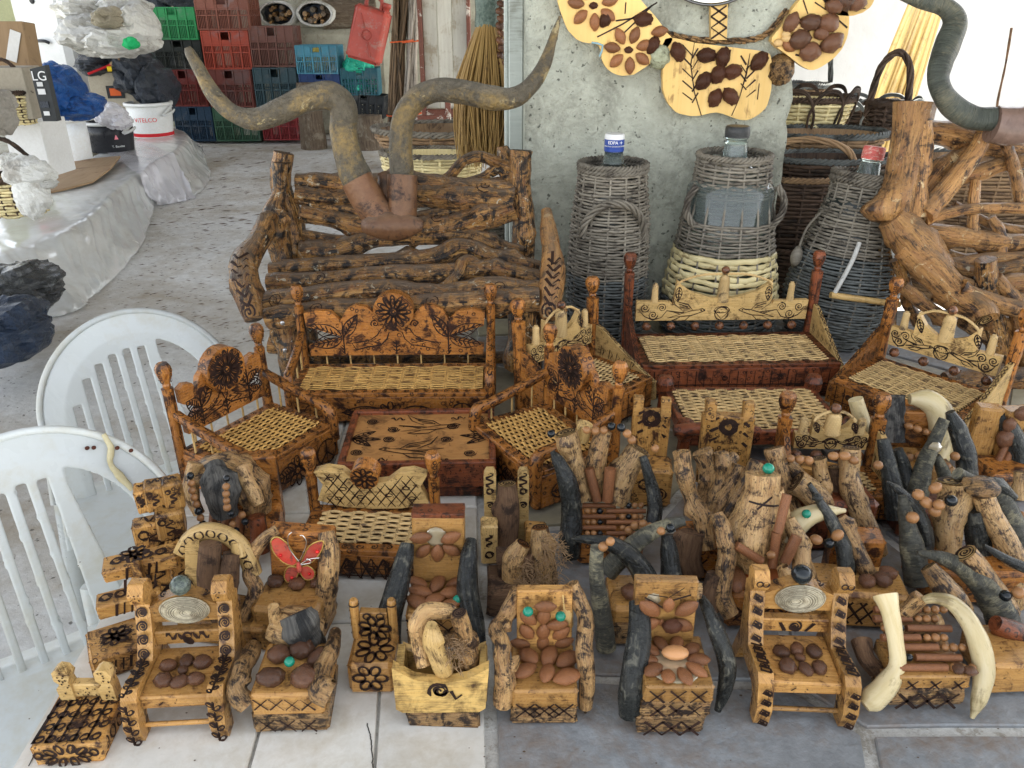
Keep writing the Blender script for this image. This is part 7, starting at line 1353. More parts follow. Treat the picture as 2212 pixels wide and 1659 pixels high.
CR = [('green crate with a solid upper front, topmost of the left stack', 330, 432, 15, 86, (.02, .26, .08)), ('black crate under the green one', 340, 440, 86, 150, (.02, .025, .022)), ('dull red crate below the black one', 358, 452, 150, 230, (.20, .035, .03)), ('navy crate at the foot of the left stack', 385, 467, 230, 305, (.025, .06, .11)),
      ('brown crate at the very top of the second stack', 428, 543, -8, 65, (.20, .07, .045)), ('bright rust red crate under the topmost brown one', 444, 545, 66, 150, (.34, .06, .035)), ('dusty pinkish red crate third down in the second stack', 457, 553, 150, 232, (.26, .08, .065)), ('olive green crate at the foot of the second stack', 468, 562, 232, 305, (.05, .12, .075)),
      ('brown crate topmost of the third stack with a white rag showing', 547, 641, 56, 145, (.19, .08, .06)), ('grey teal crate under the brown one in the third stack', 555, 647, 146, 232, (.05, .10, .12)), ('red crate at the foot of the third stack, partly behind the left horn', 570, 663, 234, 303, (.34, .04, .045)),
      ('sky blue crate with yellow things inside, right of the third stack', 643, 733, 98, 160, (.07, .27, .38)), ('royal blue crate beneath the sky blue one', 650, 738, 160, 210, (.02, .06, .20)), ('teal meshed crate holding a green plastic bag', 738, 818, 147, 206, (.03, .15, .20)), ('black crate tilted under the teal meshed one', 742, 830, 204, 252, (.022, .026, .03))]
for i, (lb, u0, u1, v0, v1, c_) in enumerate(CR): crate(lb, u0, u1, v0, v1, Yc if i < 11 else Yc - .3, c_, rot=R.uniform(-3, 5), tilt=6 if 'tilted' in lb else 0, mesh='mesh' in lb, ratio=.7)
rag = mat('white_woven_sack', (.70, .70, .66), (.58, .58, .55), (.40, .38, .34), (1, 1), 5, .3, .6, 0, .7, .01, fine=40); dkbag_shade = mat('dark_tarp_and_shade', (.025, .03, .038), (.05, .06, .08), None, (1, 1), 6, .4, .35, .2, 1, .02, fine=14); bltarp = mat('blue_tarpaulin', (.012, .075, .30), (.02, .13, .42), (.008, .04, .16), (1, 1), 9, .35, .35, .2, 1, .02, fine=20)
tbag = mat('sea_green_plastic_bag', (.02, .38, .25), (.05, .55, .38), None, (1, 1), 8, .3, .25, .3, .8, .01, fine=20)
def heap(name, label, cat, blobs, m_, par=None, seed=0, kind=None):
    """crumpled cloth or bag: (u, v, Y, half width, half height, depth m)"""
    r_ = root(name, label, cat, Q(*blobs[0][:3]), world=True)
    for i, (u, v, Y, hw, hh, d_) in enumerate(blobs):
        c = Q(u, v, Y); m = mpp(c); b = B(); vs = []; nn, mm = 34, 22
        for a_ in range(mm + 1):
            for j in range(nn):
                ph, th = pi * a_ / mm, 2 * pi * j / nn; d = V((sin(ph) * cos(th), sin(ph) * sin(th), cos(ph))); q_ = d * 2.1 + V((seed + i * 5, 0, 0))
                cl = noise.voronoi(q_ * .8)[0]; k = .93 + .24 * noise.noise(q_ * .8) + .16 * (cl[1] - cl[0]) + .05 * (1 - abs(noise.noise(q_ * 1.6)) * 4)
                vs.append(c - ORG + V((d.x * hw * m * k, d.y * d_ * k, d.z * hh * m * k)))
        b.add(vs, [[a_ * nn + j, a_ * nn + (j + 1) % nn, (a_ + 1) * nn + (j + 1) % nn, (a_ + 1) * nn + j] for a_ in range(mm) for j in range(nn)], None, False); part('fold' if i else 'cloth_body', b, m_, r_)
    return r_
heap('plastic_bag', 'crumpled sea green plastic bag inside the teal meshed crate', 'bag', [(772, 142, 9.6, 34, 24, .2), (780, 178, 9.65, 34, 26, .2)], tbag, seed=2)
heap('yellow_bundle', 'yellow things showing inside the sky blue crate', 'bundle', [(688, 128, 9.7, 38, 24, .2)], mat('yellow_cloth', (.6, .5, .12), None, None, rough=.7), seed=3)
# plinth with firewood sacks and log
b = B(); b.box(V((at(735, 160, 10.5).x, 10.75, .62)), (1.25, .6, 1.24)); single('masonry_plinth', b, plas, 'low beige masonry plinth behind the blue crates', 'plinth')
barkl = mat('rough_log_bark', (.22, .17, .12), (.10, .07, .05), (.30, .26, .2), (60, 8), 6, .35, .85, 0, 1, .03)
c = at(755, 30, 10.5); b = B(); b.tube([(c.x - .32, 10.55, c.z), (c.x + .30, 10.6, c.z - .01)], [.17, .16], 16, 5, rough=.12, freq=6); single('fire_log', b, barkl, 'thick grey brown log lying on the plinth beside the red jerrycan', 'log')
for i, (u, lab) in enumerate(((598, 'left white sack of firewood on top of the brown crate'), (680, 'right white sack of cut firewood ends on the plinth'))):
    Y = 10.3; c = Q(u, 30, Y); r_ = root('firewood_sack', lab, 'sack', c, group='sacks of firewood', world=True); k = mpp(c)
    b = B(); ring = lambda r1_, y_, s_: [V((r1_ * k * cos(a) * (1 + .1 * noise.noise(V((cos(a) * 2, sin(a) * 2, s_)))), y_, r1_ * .62 * k * sin(a))) for a in [2 * pi * j / 28 for j in range(28)]]
    vs = ring(34, 0, 1) + ring(40, -.03, 2) + ring(42, .10, 3) + ring(38, .45, 4) + ring(10, .5, 5); b.add(vs, [[i2 * 28 + j, i2 * 28 + (j + 1) % 28, (i2 + 1) * 28 + (j + 1) % 28, (i2 + 1) * 28 + j] for i2 in range(4) for j in range(28)]); part('sack_cloth', b, rag, r_)
    b = B(); b.blob((0, .12, 0), (34 * k, .02, 20 * k), 12, 6); part('dark_inside', b, dkbag_shade, r_)
    for j in range(13): a, rr_ = R.uniform(0, 6.3), R.uniform(.1, .8) ** .6; x_, z_ = 30 * k * rr_ * cos(a), 17 * k * rr_ * sin(a); b = B(); b.tube([(x_, .2, z_), (x_ + R.uniform(-.04, .04), R.uniform(-.06, .02), z_ + R.uniform(-.04, .03))], R.uniform(.016, .032), 8, 2, rough=.1, freq=20); part('firewood', b, R.choice([barkl, fatw, drift]), r_)
# red jerrycan
redp = mat('faded_red_plastic', (.42, .075, .055), (.36, .065, .05), (.55, .26, .22), (1, 1), 7, .3, .45, .1, .2, .002, fine=30)
c = Q(797, 75, 9.3); k = mpp(c); r_ = root('jerrycan', 'faded red plastic jerrycan tipped on one corner above the teal crate', 'jerrycan', c); r_.rotation_euler = (0, rad(17), rad(-8)); W2, H2 = 36 * k, 54 * k
b = B(); b.box((0, 0, 0), (W2 * 2, .20, H2 * 2), ch=.03); part('body', b, redp, r_, bev=.012)
b = B(); b.tube([(-W2 * .5, 0, H2), (-W2 * .52, 0, H2 + .09), (-W2 * .3, 0, H2 + .13), (W2 * .35, 0, H2 + .09), (W2 * .42, 0, H2)], .022, 8, 5, flat=1.3); part('handle', b, redp, r_); b = B(); b.lathe([(.035, 0), (.035, .04), (.045, .042), (.045, .08), (.04, .085)], 14, (W2 * .72, 0, H2)); part('screw_cap', b, redp, r_)
b = B(); b.tube([(.05 * cos(a), -.108, .05 * sin(a)) for a in [2 * pi * i / 16 for i in range(17)]], .008, 6, 1, cap=False); b.tube([(-.05 * .6, -.106, .06), (-W2 * .55, -.104, H2 * .72)], .009, 6, 2); b.tube([(.03, -.106, -.06), (W2 * .5, -.104, -H2 * .75)], .009, 6, 2); part('moulded_cross', b, redp, r_)
# stumps on the floor
for (u, vb, vt, hw, Y, lab) in ((672, 300, 180, 26, 9.3, 'round wooden stump under the royal blue crate, behind the left horn'), (792, 296, 250, 34, 9.3, 'dark chopping stump under the tilted black crate')):
    c = Q(u, vb, Y); c.z = 0; h = Q(u, vt, Y).z; b = B(); b.tube([(c.x, Y + .1, 0), (c.x, Y + .1, h * .5), (c.x, Y + .1, h)], [hw * mpp(c) * 1.05, hw * mpp(c), hw * mpp(c) * .95], 18, 5, rough=.08, freq=5); single('wooden_stump', b, barkl, lab, 'stump')
# bundles of canes
canem = mat('brown_cane_pole', (.24, .16, .09), (.15, .10, .06), (.07, .05, .035), (60, 3), 3, .35, .7, 0, .4, .004); canew = mat('weathered_pale_cane', (.46, .42, .36), (.34, .30, .26), (.2, .17, .14), (60, 3), 3, .35, .7, 0, .4, .004)
for lab, u0, u1, ub0, ub1, m_, n in (('bundle of brown canes tied with orange string, left of the cabinet door', 846, 890, 828, 882, canem, 34), ('bundle of pale weathered canes beside the brown ones', 882, 905, 862, 900, canew, 26)):
    Y = 8.2; c = Q((ub0 + ub1) / 2, 320, Y); c.z = 0; r_ = root('cane_bundle', lab, 'bundle of canes', c, group='standing bundles of canes', world=True)
    for i in range(n):
        t = (i + .5) / n; y_ = Y + R.uniform(-.12, .12); ub = ub0 + (ub1 - ub0) * R.random(); ut = u0 + (u1 - u0) * t; p = Q(ub, 322, Y); p.z = .002; p.y = y_; p2 = Q(ut, -30 - R.random() * 20, y_ + .15); b = B(); mid = p.lerp(p2, .5) + V((R.uniform(-.02, .02), 0, 0)); b.tube([p - ORG, mid - ORG, p2 - ORG], R.uniform(.008, .014), 6, 3, rough=.06, freq=8); part('cane', b, m_, r_)
    ora = mat('orange_string', (.7, .12, .03), None, None, rough=.6, bump=0)
    for v in (90, 250): cc = Q((u0 + ub1) / 2 - (v - 90) * .05, v, Y - .14) - ORG; b = B(); b.tube([cc + V((.11 * cos(a), .13 + .14 * sin(a), .01 * cos(a))) for a in [2 * pi * i / 14 for i in range(15)]], .006, 5, 1, cap=False); part('string_tie', b, ora, r_)
# cabinet door with red brown frame, and broken red brown chair
c = Q(960, 100, 7.6); r_ = root('old_cabinet', 'old cabinet with a whitish panelled door in a peeling red brown frame', 'cabinet', V((c.x, 7.7, 0)), rad(0)); k = mpp(c)
peel = mat('peeling_red_brown_paint', (.20, .075, .05), (.14, .05, .035), (.55, .5, .44), (1, 1), 7, .27, .6, .1, .6, .003, dsharp=.03); pann = mat('stained_white_door', (.58, .57, .50), (.50, .48, .42), (.38, .33, .25), (30, 3), 4, .35, .6, 0, .4, .003)
for x, wd in ((-52, 9), (52, 8)): b = B(); b.box((x * k, 0, 1.0), (wd * k, .12, 2.0)); part('frame_post', b, peel, r_, grain='z')
for i in range(3): b = B(); b.box(((-32 + 32 * i) * k, .02, 1.15), (30.5 * k, .03, 1.05), jit=.001); part('door_board', b, pann, r_, grain='z')
b = B(); b.box((0, 0, .58), (96 * k, .10, .07)); part('rail', b, peel, r_); b = B(); b.box((0, .03, .28), (96 * k, .04, .5)); part('lower_panel', b, peel, r_)
r_ = root('broken_chair', 'small red brown painted chair with white worn patches in front of the cabinet', 'chair', V((Q(960, 200, 7.0).x - .1, 7.0, 0)), rad(12)); k = mpp(Q(960, 200, 7.0))
for x in (-38, 36): b = B(); b.box((x * k, .1, .42), (.045, .045, .84)); part('back_post', b, peel, r_, grain='z'); b = B(); b.box((x * k, -.2, .2), (.045, .045, .4)); part('leg', b, peel, r_, grain='z')
for z in (.78, .60): b = B(); b.box((0, .1, z), (74 * k, .03, .06)); part('back_rail', b, peel, r_)
b = B(); b.box((0, -.05, .42), (80 * k, .36, .035)); part('seat', b, peel, r_)
# broom of reeds
r_ = root('straw_broom', 'huge upright golden brown straw broom hung with a string of seeds, left of the pillar', 'broom', V((Q(1055, 330, 3.3).x, 3.3, Q(1055, 345, 3.3).z - .05)), world=True); Yb = 3.3
kk = mpp(Q(1055, 100, Yb)); top = Q(1055, 52, Yb); zb = Q(1055, 345, Yb).z; LL = top.z - zb
xb = B()
for i in range(900):
    a = R.uniform(0, 2 * pi); rr_ = R.random() ** .5; tp = top - ORG + V((22 * kk * rr_ * cos(a), .05 * rr_ * sin(a), 0)); bt_ = V((Q(1055, 340, Yb).x - ORG.x + 66 * kk * rr_ * cos(a), .16 * rr_ * sin(a), zb - ORG.z + R.uniform(-.02, .12))); d = tp - bt_
    b = B() if i < 300 else xb; m1 = tp.lerp(bt_, .3) + V((cos(a) * rr_ * .030, 0, 0)); m2 = tp.lerp(bt_, .62) + V((cos(a) * rr_ * .045 + R.uniform(-.008, .008), 0, 0)); b.tube([tp, m1, m2, bt_ + V((R.uniform(-.02, .02), 0, 0))], [.0034, .004, .0034, .0016], 4, 3)
    if i < 300: part('straw', b, straw, r_)
part('inner_straw', xb, straw, r_, kind='stuff')
b = B(); b.tube([top - ORG + V((0, 0, -.01)), top - ORG + V((0, 0, .10)), top - ORG + V((0, 0, .2))], [.052, .05, .06], 12, 4, rough=.12, freq=30); part('foil_wrap', b, mat('dark_green_foil', (.05, .09, .07), (.18, .24, .2), None, (1, 1), 30, rough=.2, coat=.6, bump=.8, bd=.01, fine=90), r_)
for i in range(10): inst('nut', ME_N[i % 4], r_, px(1083 - (i % 2) * 3, 8 + i * 16, Yb - .06), (R.random(), R.random(), 0), .034)
# ledge with plastic sheets
Zl = .28
b = B(); e0, e1 = P(40, 620, 0), P(430, 300, 0); b.add([V((e0.x - .25, e0.y - 1.2, z)) if k == 0 else V((e1.x - .30, 9.0, z)) if k == 1 else V((-6.4, 9.0, z)) if k == 2 else V((-6.4, e0.y - 1.2, z)) for z in (0, Zl - .01) for k in range(4)], [[7, 6, 5, 4]] + [[i, (i + 1) % 4, 4 + (i + 1) % 4, 4 + i] for i in range(4)], None, False)
single('store_ledge', b, plas, 'low masonry ledge along the left, hidden under plastic sheets', 'ledge')
sheet = mat('translucent_plastic_sheet', (.78, .80, .78), (.74, .755, .735), (.60, .56, .50), (1, 1), 2.2, .30, .16, .6, .25, .004, fine=5, alpha=.86, dsharp=.3, spc=1.2); sheet2 = mat('clear_crinkled_sheet', (.80, .79, .82), (.74, .72, .76), None, (1, 1), 2.6, .3, .1, .9, .4, .006, fine=9, alpha=.8, spc=1.4)
def drape(label, cols, m_, seed, fold=.02, nu=14, crm=1.0):
    """cols: (back, fold, hem) as (u, v, z)"""
    G_ = []
    for c_ in cols:
        k3 = [P(u, v, z) for u, v, z in c_]; f, h_ = k3[1], k3[2]; G_.append([k3[0], k3[0].lerp(f, .5), f.lerp(k3[0], .12), f + V((.03, -.01, -.015)), f.lerp(h_, .45) + V((0, 0, -.02)), h_.lerp(f, .12), h_])
    m = len(G_); n2 = 7; rows = []
    def cat(p0, p1, p2, p3, t): return .5 * ((2 * p1) + (p2 - p0) * t + (2 * p0 - 5 * p1 + 4 * p2 - p3) * t * t + (3 * p1 - p0 - 3 * p2 + p3) * t ** 3)
    for i in range(m - 1):
        for k in range(nu):
            t = k / nu; col = [cat(G_[max(i - 1, 0)][j], G_[i][j], G_[i + 1][j], G_[min(i + 2, m - 1)][j], t) for j in range(n2)]; rows.append(col)
    rows.append(G_[-1]); out = []
    for i, col in enumerate(rows):
        r1_ = []
        for j in range(n2 - 1):
            for k in range(8): r1_.append(cat(col[max(j - 1, 0)], col[j], col[j + 1], col[min(j + 2, n2 - 1)], k / 8))
        r1_.append(col[-1]); out.append(r1_)
    b = B(); vs = []; L = len(out[0])
    for i, r1_ in enumerate(out):
        for j, p in enumerate(r1_):
            w1 = min(1, j / L * 1.4); q_ = V((i * .11 + seed, j * .035, 0)); d = fold * w1 * (noise.noise(q_ * 1.6) * 1.6 + 2.6 * max(0, 1 - 9 * abs(noise.noise(V((q_.x * 3.1, q_.y * .7, 3 + seed))))))  + .030 * crm * max(0, 1 - 12 * abs(noise.noise(V((p.x * 2.6 + p.z * 3, p.y * 2.6, p.z * 4 + seed))))) + .006 * noise.noise(V((p.x * 14, p.y * 14, p.z * 14)))
            pp_ = p + V((d * .9, -d * .5, d * .25)); pp_.z = max(pp_.z + .004, .006); vs.append(pp_)
    b.add(vs, [[i * L + j, i * L + j + 1, (i + 1) * L + j + 1, (i + 1) * L + j] for i in range(len(out) - 1) for j in range(L - 1)])
    return single('plastic_sheet', b, m_, label, 'plastic sheet', 'plastic sheets over the ledge')
drape('long dull translucent plastic sheet draped off the ledge to the floor, nearest the white chairs', [((-260, 430, Zl), (-60, 560, Zl), (40, 700, 0)), ((-60, 420, Zl), (30, 540, Zl), (155, 676, 0)), ((60, 400, Zl), (140, 495, Zl), (205, 638, 0)), ((120, 380, Zl), (205, 455, Zl), (252, 598, 0)), ((180, 350, Zl), (255, 405, Zl), (306, 524, 0)), ((240, 320, Zl), (300, 372, Zl), (334, 446, 0))], sheet, 1, .010, crm=.45)
drape('shiny crinkled clear sheet with violet glints, beyond the dull one', [((230, 330, Zl + .01), (298, 378, Zl + .012), (334, 446, .0)), ((270, 320, Zl + .01), (330, 352, Zl + .012), (378, 440, .0)), ((300, 300, Zl + .01), (368, 332, Zl + .012), (420, 430, .0))], sheet2, 7, .018, crm=.5)
drape('far end of the pale plastic sheet, beneath the red lettered bucket', [((300, 300, Zl + .005), (366, 335, Zl + .005), (418, 426, .0)), ((310, 285, Zl + .005), (392, 312, Zl + .005), (452, 390, .0)), ((320, 270, Zl + .005), (400, 292, Zl + .005), (446, 352, .0)), ((330, 262, Zl + .005), (392, 284, Zl + .005), (438, 318, .0))], sheet, 12, .008, crm=.4)
blk = mat('black_plastic_sheeting', (.018, .02, .022), (.05, .055, .06), (.10, .11, .11), (1, 1), 5, .3, .2, .5, 1, .03, fine=8)
for lab, bl_, m_ in (('crumpled black plastic heap on the floor at the left edge', [(30, 620, 3.6, 80, 50, .3), (70, 640, 3.65, 45, 40, .25)], blk), ('dark blue black tarpaulin below the black plastic, left edge', [(0, 720, 3.1, 90, 70, .3)], mat('navy_tarpaulin', (.012, .022, .045), (.03, .05, .09), None, (1, 1), 5, .3, .3, .3, 1, .03, fine=9))):
    r_ = heap('plastic_heap', lab, 'tarpaulin', bl_, m_, seed=R.random() * 9)
# things on the ledge
def bucket(label, u, vb, hw, vt, m_, lidm, bands=(), text=None, taper=.86, name='bucket', badge=None):
    c = P(u, vb, Zl); k = mpp(c); c.y += hw * k * .8; r1_ = hw * k; h = Q(u, vt, c.y - r1_).z - Zl; c = V(((u - 1106) / F * (c.y * cp + (H - Zl) * sp), c.y, Zl + .006)); r_ = root(name, label, 'bucket', c, group='plastic buckets on the ledge')
    b = B(); b.lathe([(r1_ * taper, 0), (r1_ * (taper + .08), h * .55), (r1_ * .97, h * .97), (r1_ * .9, h * .97), (r1_ * .85 * taper, .02)], 32, cap=False); b.lathe([(r1_ * taper, 0), (.001, 0)], 32, cap=False); part('pail', b, m_, r_)
    b = B(); b.lathe([(r1_ * .97, h * .9), (r1_ * 1.04, h * .9), (r1_ * 1.05, h * .99), (r1_ * .92, h * 1.0), (r1_ * .90, h * .94)], 32, cap=False); part('rim', b, lidm, r_)
    for z0, z1, bm in bands: b = B(); q_ = lambda z: r1_ * (taper + (.97 - taper) * z / h) + .004; b.lathe([(q_(z0 * h), z0 * h), (q_(z1 * h), z1 * h)], 32, cap=False); part('printed_band', b, bm, r_)
    b = B(); b.tube([(r1_ * 1.03, 0, h * .88), (r1_ * .9, -r1_ * .7, h * .66), (0, -r1_ * 1.12, h * .62) if text is None else (r1_ * 1.1, -r1_ * .3, h * .7), (r1_ * 1.08, r1_ * .1, h * .75)] if text else [(-r1_ * 1.03, -.02, h * .86), (-r1_ * 1.1, -r1_ * .3, h * .6), (-r1_ * .5, -r1_ * 1.1, h * .78), (-r1_ * .1, -r1_ * 1.12, h * .93)], .011, 6, 4, flat=1.5); part('carry_handle', b, lidm, r_)
    if text:
        rr_ = q_(h * .5) + .001 if bands else r1_ * .93
        for s_, a, z_, sz in text: text_on(r_, s_, sz * h, (0, 0, z_ * h), MT['red_print'] if badge is None else badge, rad(a), rr_, ext=.001)
    return r_, r1_, h
redpr = mat('red_print', (.62, .02, .03), None, None, rough=.4, bump=0); whb = mat('white_bucket_plastic', (.72, .74, .74), (.66, .66, .63), None, (1, 1), 4, .3, .35, .1, .05, .001); blackb = mat('black_bucket_plastic', (.018, .02, .024), (.03, .03, .035), None, (1, 1), 4, .3, .3, .1, .1, .001)
bucket('white bucket with red VITELCO lettering and a red foot band, farthest right on the ledge', 333, 300, 48, 226, whb, whb, [(.03, .13, redpr)], [('ViTELCO', 8, .52, .17), ('LCO', -52, .52, .17)]); 
r_, r1_, h_ = bucket('wide black bucket with white rim and a pink triangle, middle of the ledge', 246, 333, 50, 268, blackb, whb, (), [('T. Bauelas', 40, .22, .10)], badge=whb)
pk = mat('pink_print', (.8, .25, .3), None, None, rough=.5, bump=0); b = B(); a0 = rad(38); rr_ = r1_ * .93; b.add([V((sin(a0 + da) * rr_ * 1.01, -cos(a0 + da) * rr_ * 1.01, h_ * z_)) for da, z_ in ((-.09, .45), (.09, .45), (0, .62))], [[0, 1, 2]], None, False); part('printed_triangle', b, pk, r_)
r_, r1_, h_ = bucket('narrow tall white bucket with a round teal label, left of the black bucket', 172, 356, 30, 258, whb, whb, taper=.93)
tl = mat('teal_label', (.06, .36, .40), (.5, .6, .6), None, (1, 1), 60, bump=0, fine=120); b = B(); b.add([V((sin(-.15 + .75 * (i / 8 - .5)) * r1_ * .975, -cos(-.15 + .75 * (i / 8 - .5)) * r1_ * .975, h_ * z_)) for z_ in (.38, .68) for i in range(9)], [[i, i + 1, i + 10, i + 9] for i in range(8)]); part('label', b, tl, r_); text_on(r_, 'PROFESSIONAL', h_ * .05, (0, 0, h_ * .53), whb, rad(-9), r1_ * .985)
heap('plastic_bag', 'white and clear plastic bags stuffed in the black bucket', 'bag', [(240, 250, 7.15, 30, 26, .16), (262, 262, 7.1, 22, 16, .12)], sheet2, seed=5)
card = mat('brown_cardboard', (.34, .23, .13), (.28, .185, .10), (.2, .13, .08), (3, 40), 4, .3, .8, 0, .2, .002); cardw = mat('white_box_card', (.74, .74, .72), (.68, .67, .64), None, (1, 1), 4, .3, .6, 0, .1, .001); cardb = mat('black_printed_card', (.025, .028, .03), None, None, rough=.5, bump=0); cardg = mat('beige_box_card', (.40, .36, .28), (.34, .30, .23), None, (1, 1), 4, .3, .7, 0, .1, .001)
def pbox(name, label, cat, u0, u1, vt, vb, Y, dep, m_, rot=0, rx=0, side=None, group=None):
    c = Q((u0 + u1) / 2, vb, Y); k = mpp(c); w_ = (u1 - u0) * k; h = Q((u0 + u1) / 2, vt, Y).z - c.z; r_ = root(name, label, cat, V((c.x, Y + dep / 2, c.z)), rad(rot), group); r_.rotation_euler = (rad(rx), 0, rad(rot))
    b = B(); b.box((0, 0, h / 2), (w_, dep, h), ch=.004, jit=.002); part('carton', b, m_, r_)
    if side: b = B(); b.box((w_ / 2 + .004, 0, h / 2), (.008, dep - .01, h - .01), ch=.001); part('side_face', b, side, r_)
    return r_, w_, h
r_, w_, h = pbox('cardboard_box', 'white carton with a red printed corner, lowest in the stack at the left edge', 'box', 35, 118, 262, 382, 5.3, .28, cardw, -4)
b = B(); b.box((w_ / 2 - .09, -.144, .05), (.16, .004, .07)); part('red_print_strip', b, redpr, r_)
r_, w_, h = pbox('cardboard_box', 'beige carton with a black printed end lettered LG, on the white carton', 'box', -60, 74, 146, 258, 5.1, .2, cardg, 0)
ORG = V(r_.location); r_.rotation_euler = (0, 0, 0); wq = [px(u, v, 5.05) for u, v in ((64, 149), (96, 141), (124, 262), (93, 262))]; b = B(); b.prism([(p.x, p.z) for p in wq], 5.05 - ORG.y, 5.10 - ORG.y); part('printed_flap', b, cardb, r_, label='black printed end flap with white letters'); p = px(84, 165, 5.045); text_on(r_, 'LG', .075, tuple(p), capw)
for u, v, s_ in ((86, 182, .035), (90, 198, .045), (96, 226, .05), (101, 245, .035)): p = px(u, v, 5.045); b = B(); b.box(tuple(p), (s_, .003, s_ * .7), ch=.0005); part('white_symbol', b, capw if v != 226 else MT['dark_tarp_and_shade'], r_)
text_on(r_, '\u25a0 \u25c6 \u25b2', .07, (-w_ * .05, -.103, h * .45), cardb)
r_, w_, h = pbox('cardboard_box', 'worn brown cardboard box with peeling white tape, top left corner', 'box', -30, 66, 48, 146, 5.6, .15, card, 0, -6); b = B(); b.box((w_ * .22, -.081, h * .45), (.07, .004, h * .7), (0, .35, 0), ch=.001); part('white_tape', b, cardw, r_)
r_, w_, h = pbox('cardboard_box', 'bright white carton with a knife and torn lid on top, behind the buckets', 'box', 195, 292, 156, 250, 8.4, .6, cardg, 14, side=cardw); b = B(); b.box((0, 0, h + .01), (w_ * 1.04, .62, .008), jit=.01); part('lid', b, card, r_); b = B(); b.box((.0, -.306, h * .55), (.16, .004, .12)); part('printed_square', b, cardb, r_); b = B(); b.box((.0, -.31, h * .55), (.10, .004, .07)); part('orange_print', b, mat('orange_print', (.7, .12, .02), None, None, bump=0), r_)
c = Q(268, 148, 8.3); r_ = root('knife', 'yellow banded black tool handle lying on the white carton', 'tool', c, rad(25)); b = B(); b.tube([(-.14, 0, 0), (.16, 0, .01)], .022, 8, 2); part('handle', b, blackb, r_); b = B(); b.tube([(-.15, 0, 0), (-.11, 0, 0)], .025, 8, 1); part('yellow_band', b, mat('yellow_plastic', (.7, .5, .02), None, None, bump=0), r_)
c = Q(225, 150, 7.5); r_ = root('red_rod', 'thin red rod with an orange collar and cork end, across the white carton', 'tool', c, world=True); b = B(); b.tube([px(190, 160, 8.2), px(232, 143, 8.3), px(240, 139, 8.3)], .012, 6, 3); part('rod', b, redpr, r_); b = B(); b.tube([px(240, 139, 8.3), px(262, 131, 8.3)], [.022, .034], 8, 2); part('cork', b, card, r_)
heap('blue_tarpaulin', 'crumpled bright blue tarpaulin spilling between the cartons and buckets', 'tarpaulin', [(130, 205, 6.5, 42, 56, .35), (170, 228, 6.6, 48, 28, .3), (115, 170, 6.5, 24, 34, .25)], bltarp, seed=4)
heap('white_sacks', 'pile of white woven sacks with blue stitching and a green patch, top left', 'sack', [(215, 70, 8.0, 72, 46, .5), (265, 85, 8.0, 66, 38, .5), (300, 60, 8.1, 34, 45, .4), (190, 20, 8.2, 60, 30, .5), (270, 20, 8.3, 50, 28, .45)], rag, seed=6)
heap('green_cloth', 'small bright green cloth patch on the white sacks', 'cloth', [(283, 93, 7.55, 17, 13, .06)], mat('bright_green_cloth', (.01, .38, .12), None, None, rough=.6), seed=7)
heap('beige_bundle', 'beige rolled bag among the white sacks', 'bag', [(238, 40, 7.75, 28, 24, .25)], mat('beige_canvas', (.42, .38, .28), (.34, .30, .22), None, rough=.8, bump=.6, bd=.01), seed=8)
heap('dark_bags_and_shade', 'dark grey tarpaulin bags slumped under the white sacks beside the crates', 'tarpaulin', [(300, 160, 8.6, 42, 52, .4), (340, 190, 8.6, 34, 54, .4), (230, 130, 8.6, 60, 34, .4)], dkbag_shade, seed=9)
heap('dark_bags_and_shade', 'black bags at the top and an added dark heap for the darkness behind the crates', 'tarpaulin', [(330, 60, 10.6, 60, 70, .2), (400, -20, 10.6, 80, 40, .2), (340, 170, 10.7, 60, 90, .2)], dkbag_shade, seed=10)  # black bags above, lower folds added as the darkness behind the crates
# white cabinet
c = Q(118, 160, 8.9); r_ = root('white_cabinet', 'tall white cabinet with dark oval handles behind the cartons', 'cabinet', V((c.x - .05, 9.2, Zl)), rad(-8)); k = mpp(c); b = B(); b.box((0, 0, .95), (118 * k, .5, 1.9)); part('carcass', b, mat('gloss_white_enamel', (.82, .84, .84), None, None, rough=.25, bump=0), r_)
for z_, sh in ((1.25, 0), (.86, 1), (.62, 0), (.54, 0)):
    b = B()
    if sh: b.tube([(-.03, -.26, z_ + .01), (.06, -.29, z_ + .01), (.10, -.27, z_ - .01)], .016, 8, 3)
    else: b.blob((.0, -.256, z_), (.028, .012, .036), 12, 8)
    part('handle', b, blackb, r_)
c = Q(50, 60, 9); b = B(); b.box((-5.6, 9.6, 1.5), (1.2, .3, 3)); single('wall_stub', b, mat('olive_plaster', (.34, .35, .20), (.28, .29, .17), None, rough=.9), 'olive plastered wall end in the top left corner', 'wall')
b = B(); b.add([P(*p, Zl + .02) + V((0, 0, .02 * k_)) for p, k_ in (((85, 418), 0), ((118, 352), 0), ((200, 345), .6), ((262, 347), 2), ((240, 372), 1.5), ((200, 395), .5), ((140, 408), 0))], [[6, 5, 4, 3, 2, 1, 0]], None, False); o = single('cardboard_sheet', b, card, 'flat curling piece of brown cardboard on the plastic covered ledge', 'cardboard'); o.modifiers.new('solid', 'SOLIDIFY').thickness = .012
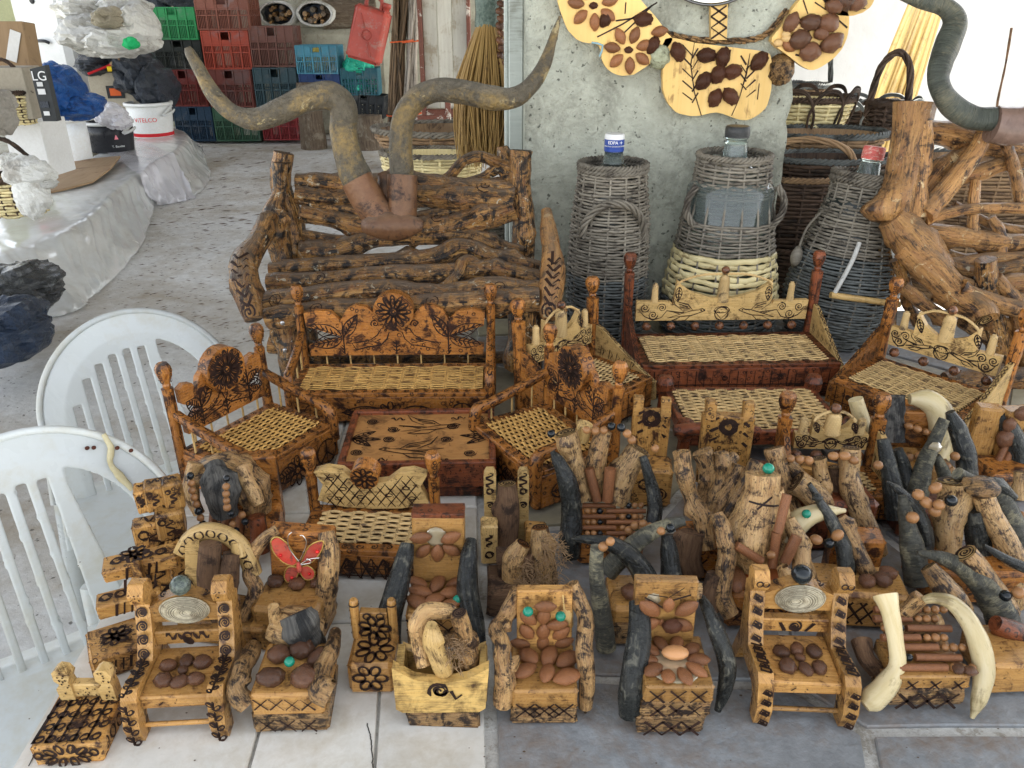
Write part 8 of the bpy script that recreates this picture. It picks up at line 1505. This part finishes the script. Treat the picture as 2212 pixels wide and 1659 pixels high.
# baskets at the far left
def small_basket(label, u, vb, hw, vt, Y, handle=True):
    c = Q(u, vb, Y); k = mpp(c); r1_ = hw * k; h = Q(u, vt, Y - r1_ * .4).z - c.z; r_ = root('wicker_basket', label, 'basket', V((c.x, Y, c.z)), group='yellow cane baskets on the ledge'); tb = [(0, r1_ * .8), (h, r1_)]
    wicker(r_, tb, 16, h / 12, h / 26, [(9, split, 1)], wickd, amp=h / 40); b = B(); braid(b, interp(tb), h, h / 24, 19, h / 18); part('braided_rim', b, wickd, r_); b = B(); b.lathe([(r1_ * .78, .003), (r1_ * .95, h * .96)], 20, cap=False); part('lining', b, wickt, r_)
    if handle: b = B(); twisted(b, [(-r1_, 0, h * .7), (-r1_ * 1.0, 0, h * 1.3), (-r1_ * .5, 0, h * 1.9), (r1_ * .2, 0, h * 1.9), (r1_ * .9, 0, h * 1.3), (r1_, 0, h * .8)], h * .03, h * .035, 3); part('twisted_handle', b, wickd, r_)
    return r_
small_basket('yellow cane basket with a dark bowed handle standing on the white carton', 42, 268, 40, 200, 5.15)
small_basket('yellow cane basket behind the hanging white bag, left edge', 45, 460, 64, 385, 3.9)
heap('white_bag', 'crumpled white fabric bag slung over the left edge basket', 'bag', [(62, 372, 3.65, 52, 34, .10), (66, 420, 3.62, 38, 50, .07), (100, 395, 3.66, 22, 14, .06), (22, 350, 3.7, 24, 20, .08)], rag, seed=11)
heap('grey_sack', 'grey sack hanging at the extreme left above the white bag', 'sack', [(-5, 250, 4.2, 26, 46, .15), (5, 220, 4.3, 22, 26, .1)], mat('grey_canvas', (.32, .30, .26), (.25, .23, .2), None, rough=.85, bump=.6, bd=.01), seed=12)
# reed mat leaning in the sunny yard
r_ = root('reed_bundle', 'golden reeds leaning against the sunlit white yard wall, right', 'reeds', V((P(1900, 200, 0).x * .3 + 2.0, 4.4, 0)), world=True); reed = mat('golden_reed', (.62, .45, .16), (.5, .34, .10), (.32, .2, .07), (60, 3), 4, .3, .5, 0, .3, .003)
for i in range(26):
    t = i / 25; b = B(); p0, p1 = Q(1842 + 95 * t, 330, 4.3 + .1 * R.random()), Q(1985 + 62 * t + R.uniform(-4, 4), -30, 5.0); b.tube([p0 - ORG, p0.lerp(p1, .5) - ORG + V((R.uniform(-.01, .01), 0, 0)), p1 - ORG], R.uniform(.011, .017), 7, 3, rough=.05, freq=9); part('reed', b, reed, r_)
r_ = root('hanging_chain', 'dark thin cord with a lump of wood hanging before the white wall, far right', 'cord', Q(2150, 300, 4.6), world=True); b = B(); b.tube([px(2185, 60, 4.6), px(2172, 140, 4.6), px(2155, 220, 4.6), px(2150, 280, 4.6)], .006, 6, 4, rough=.4, freq=30); part('cord', b, barkb, r_); b = B(); b.tube([px(2152, 265, 4.6), px(2148, 300, 4.6), px(2140, 318, 4.6)], [.012, .05, .03], 8, 4, rough=.3); part('wood_lump', b, barkb, r_)
"""END7"""
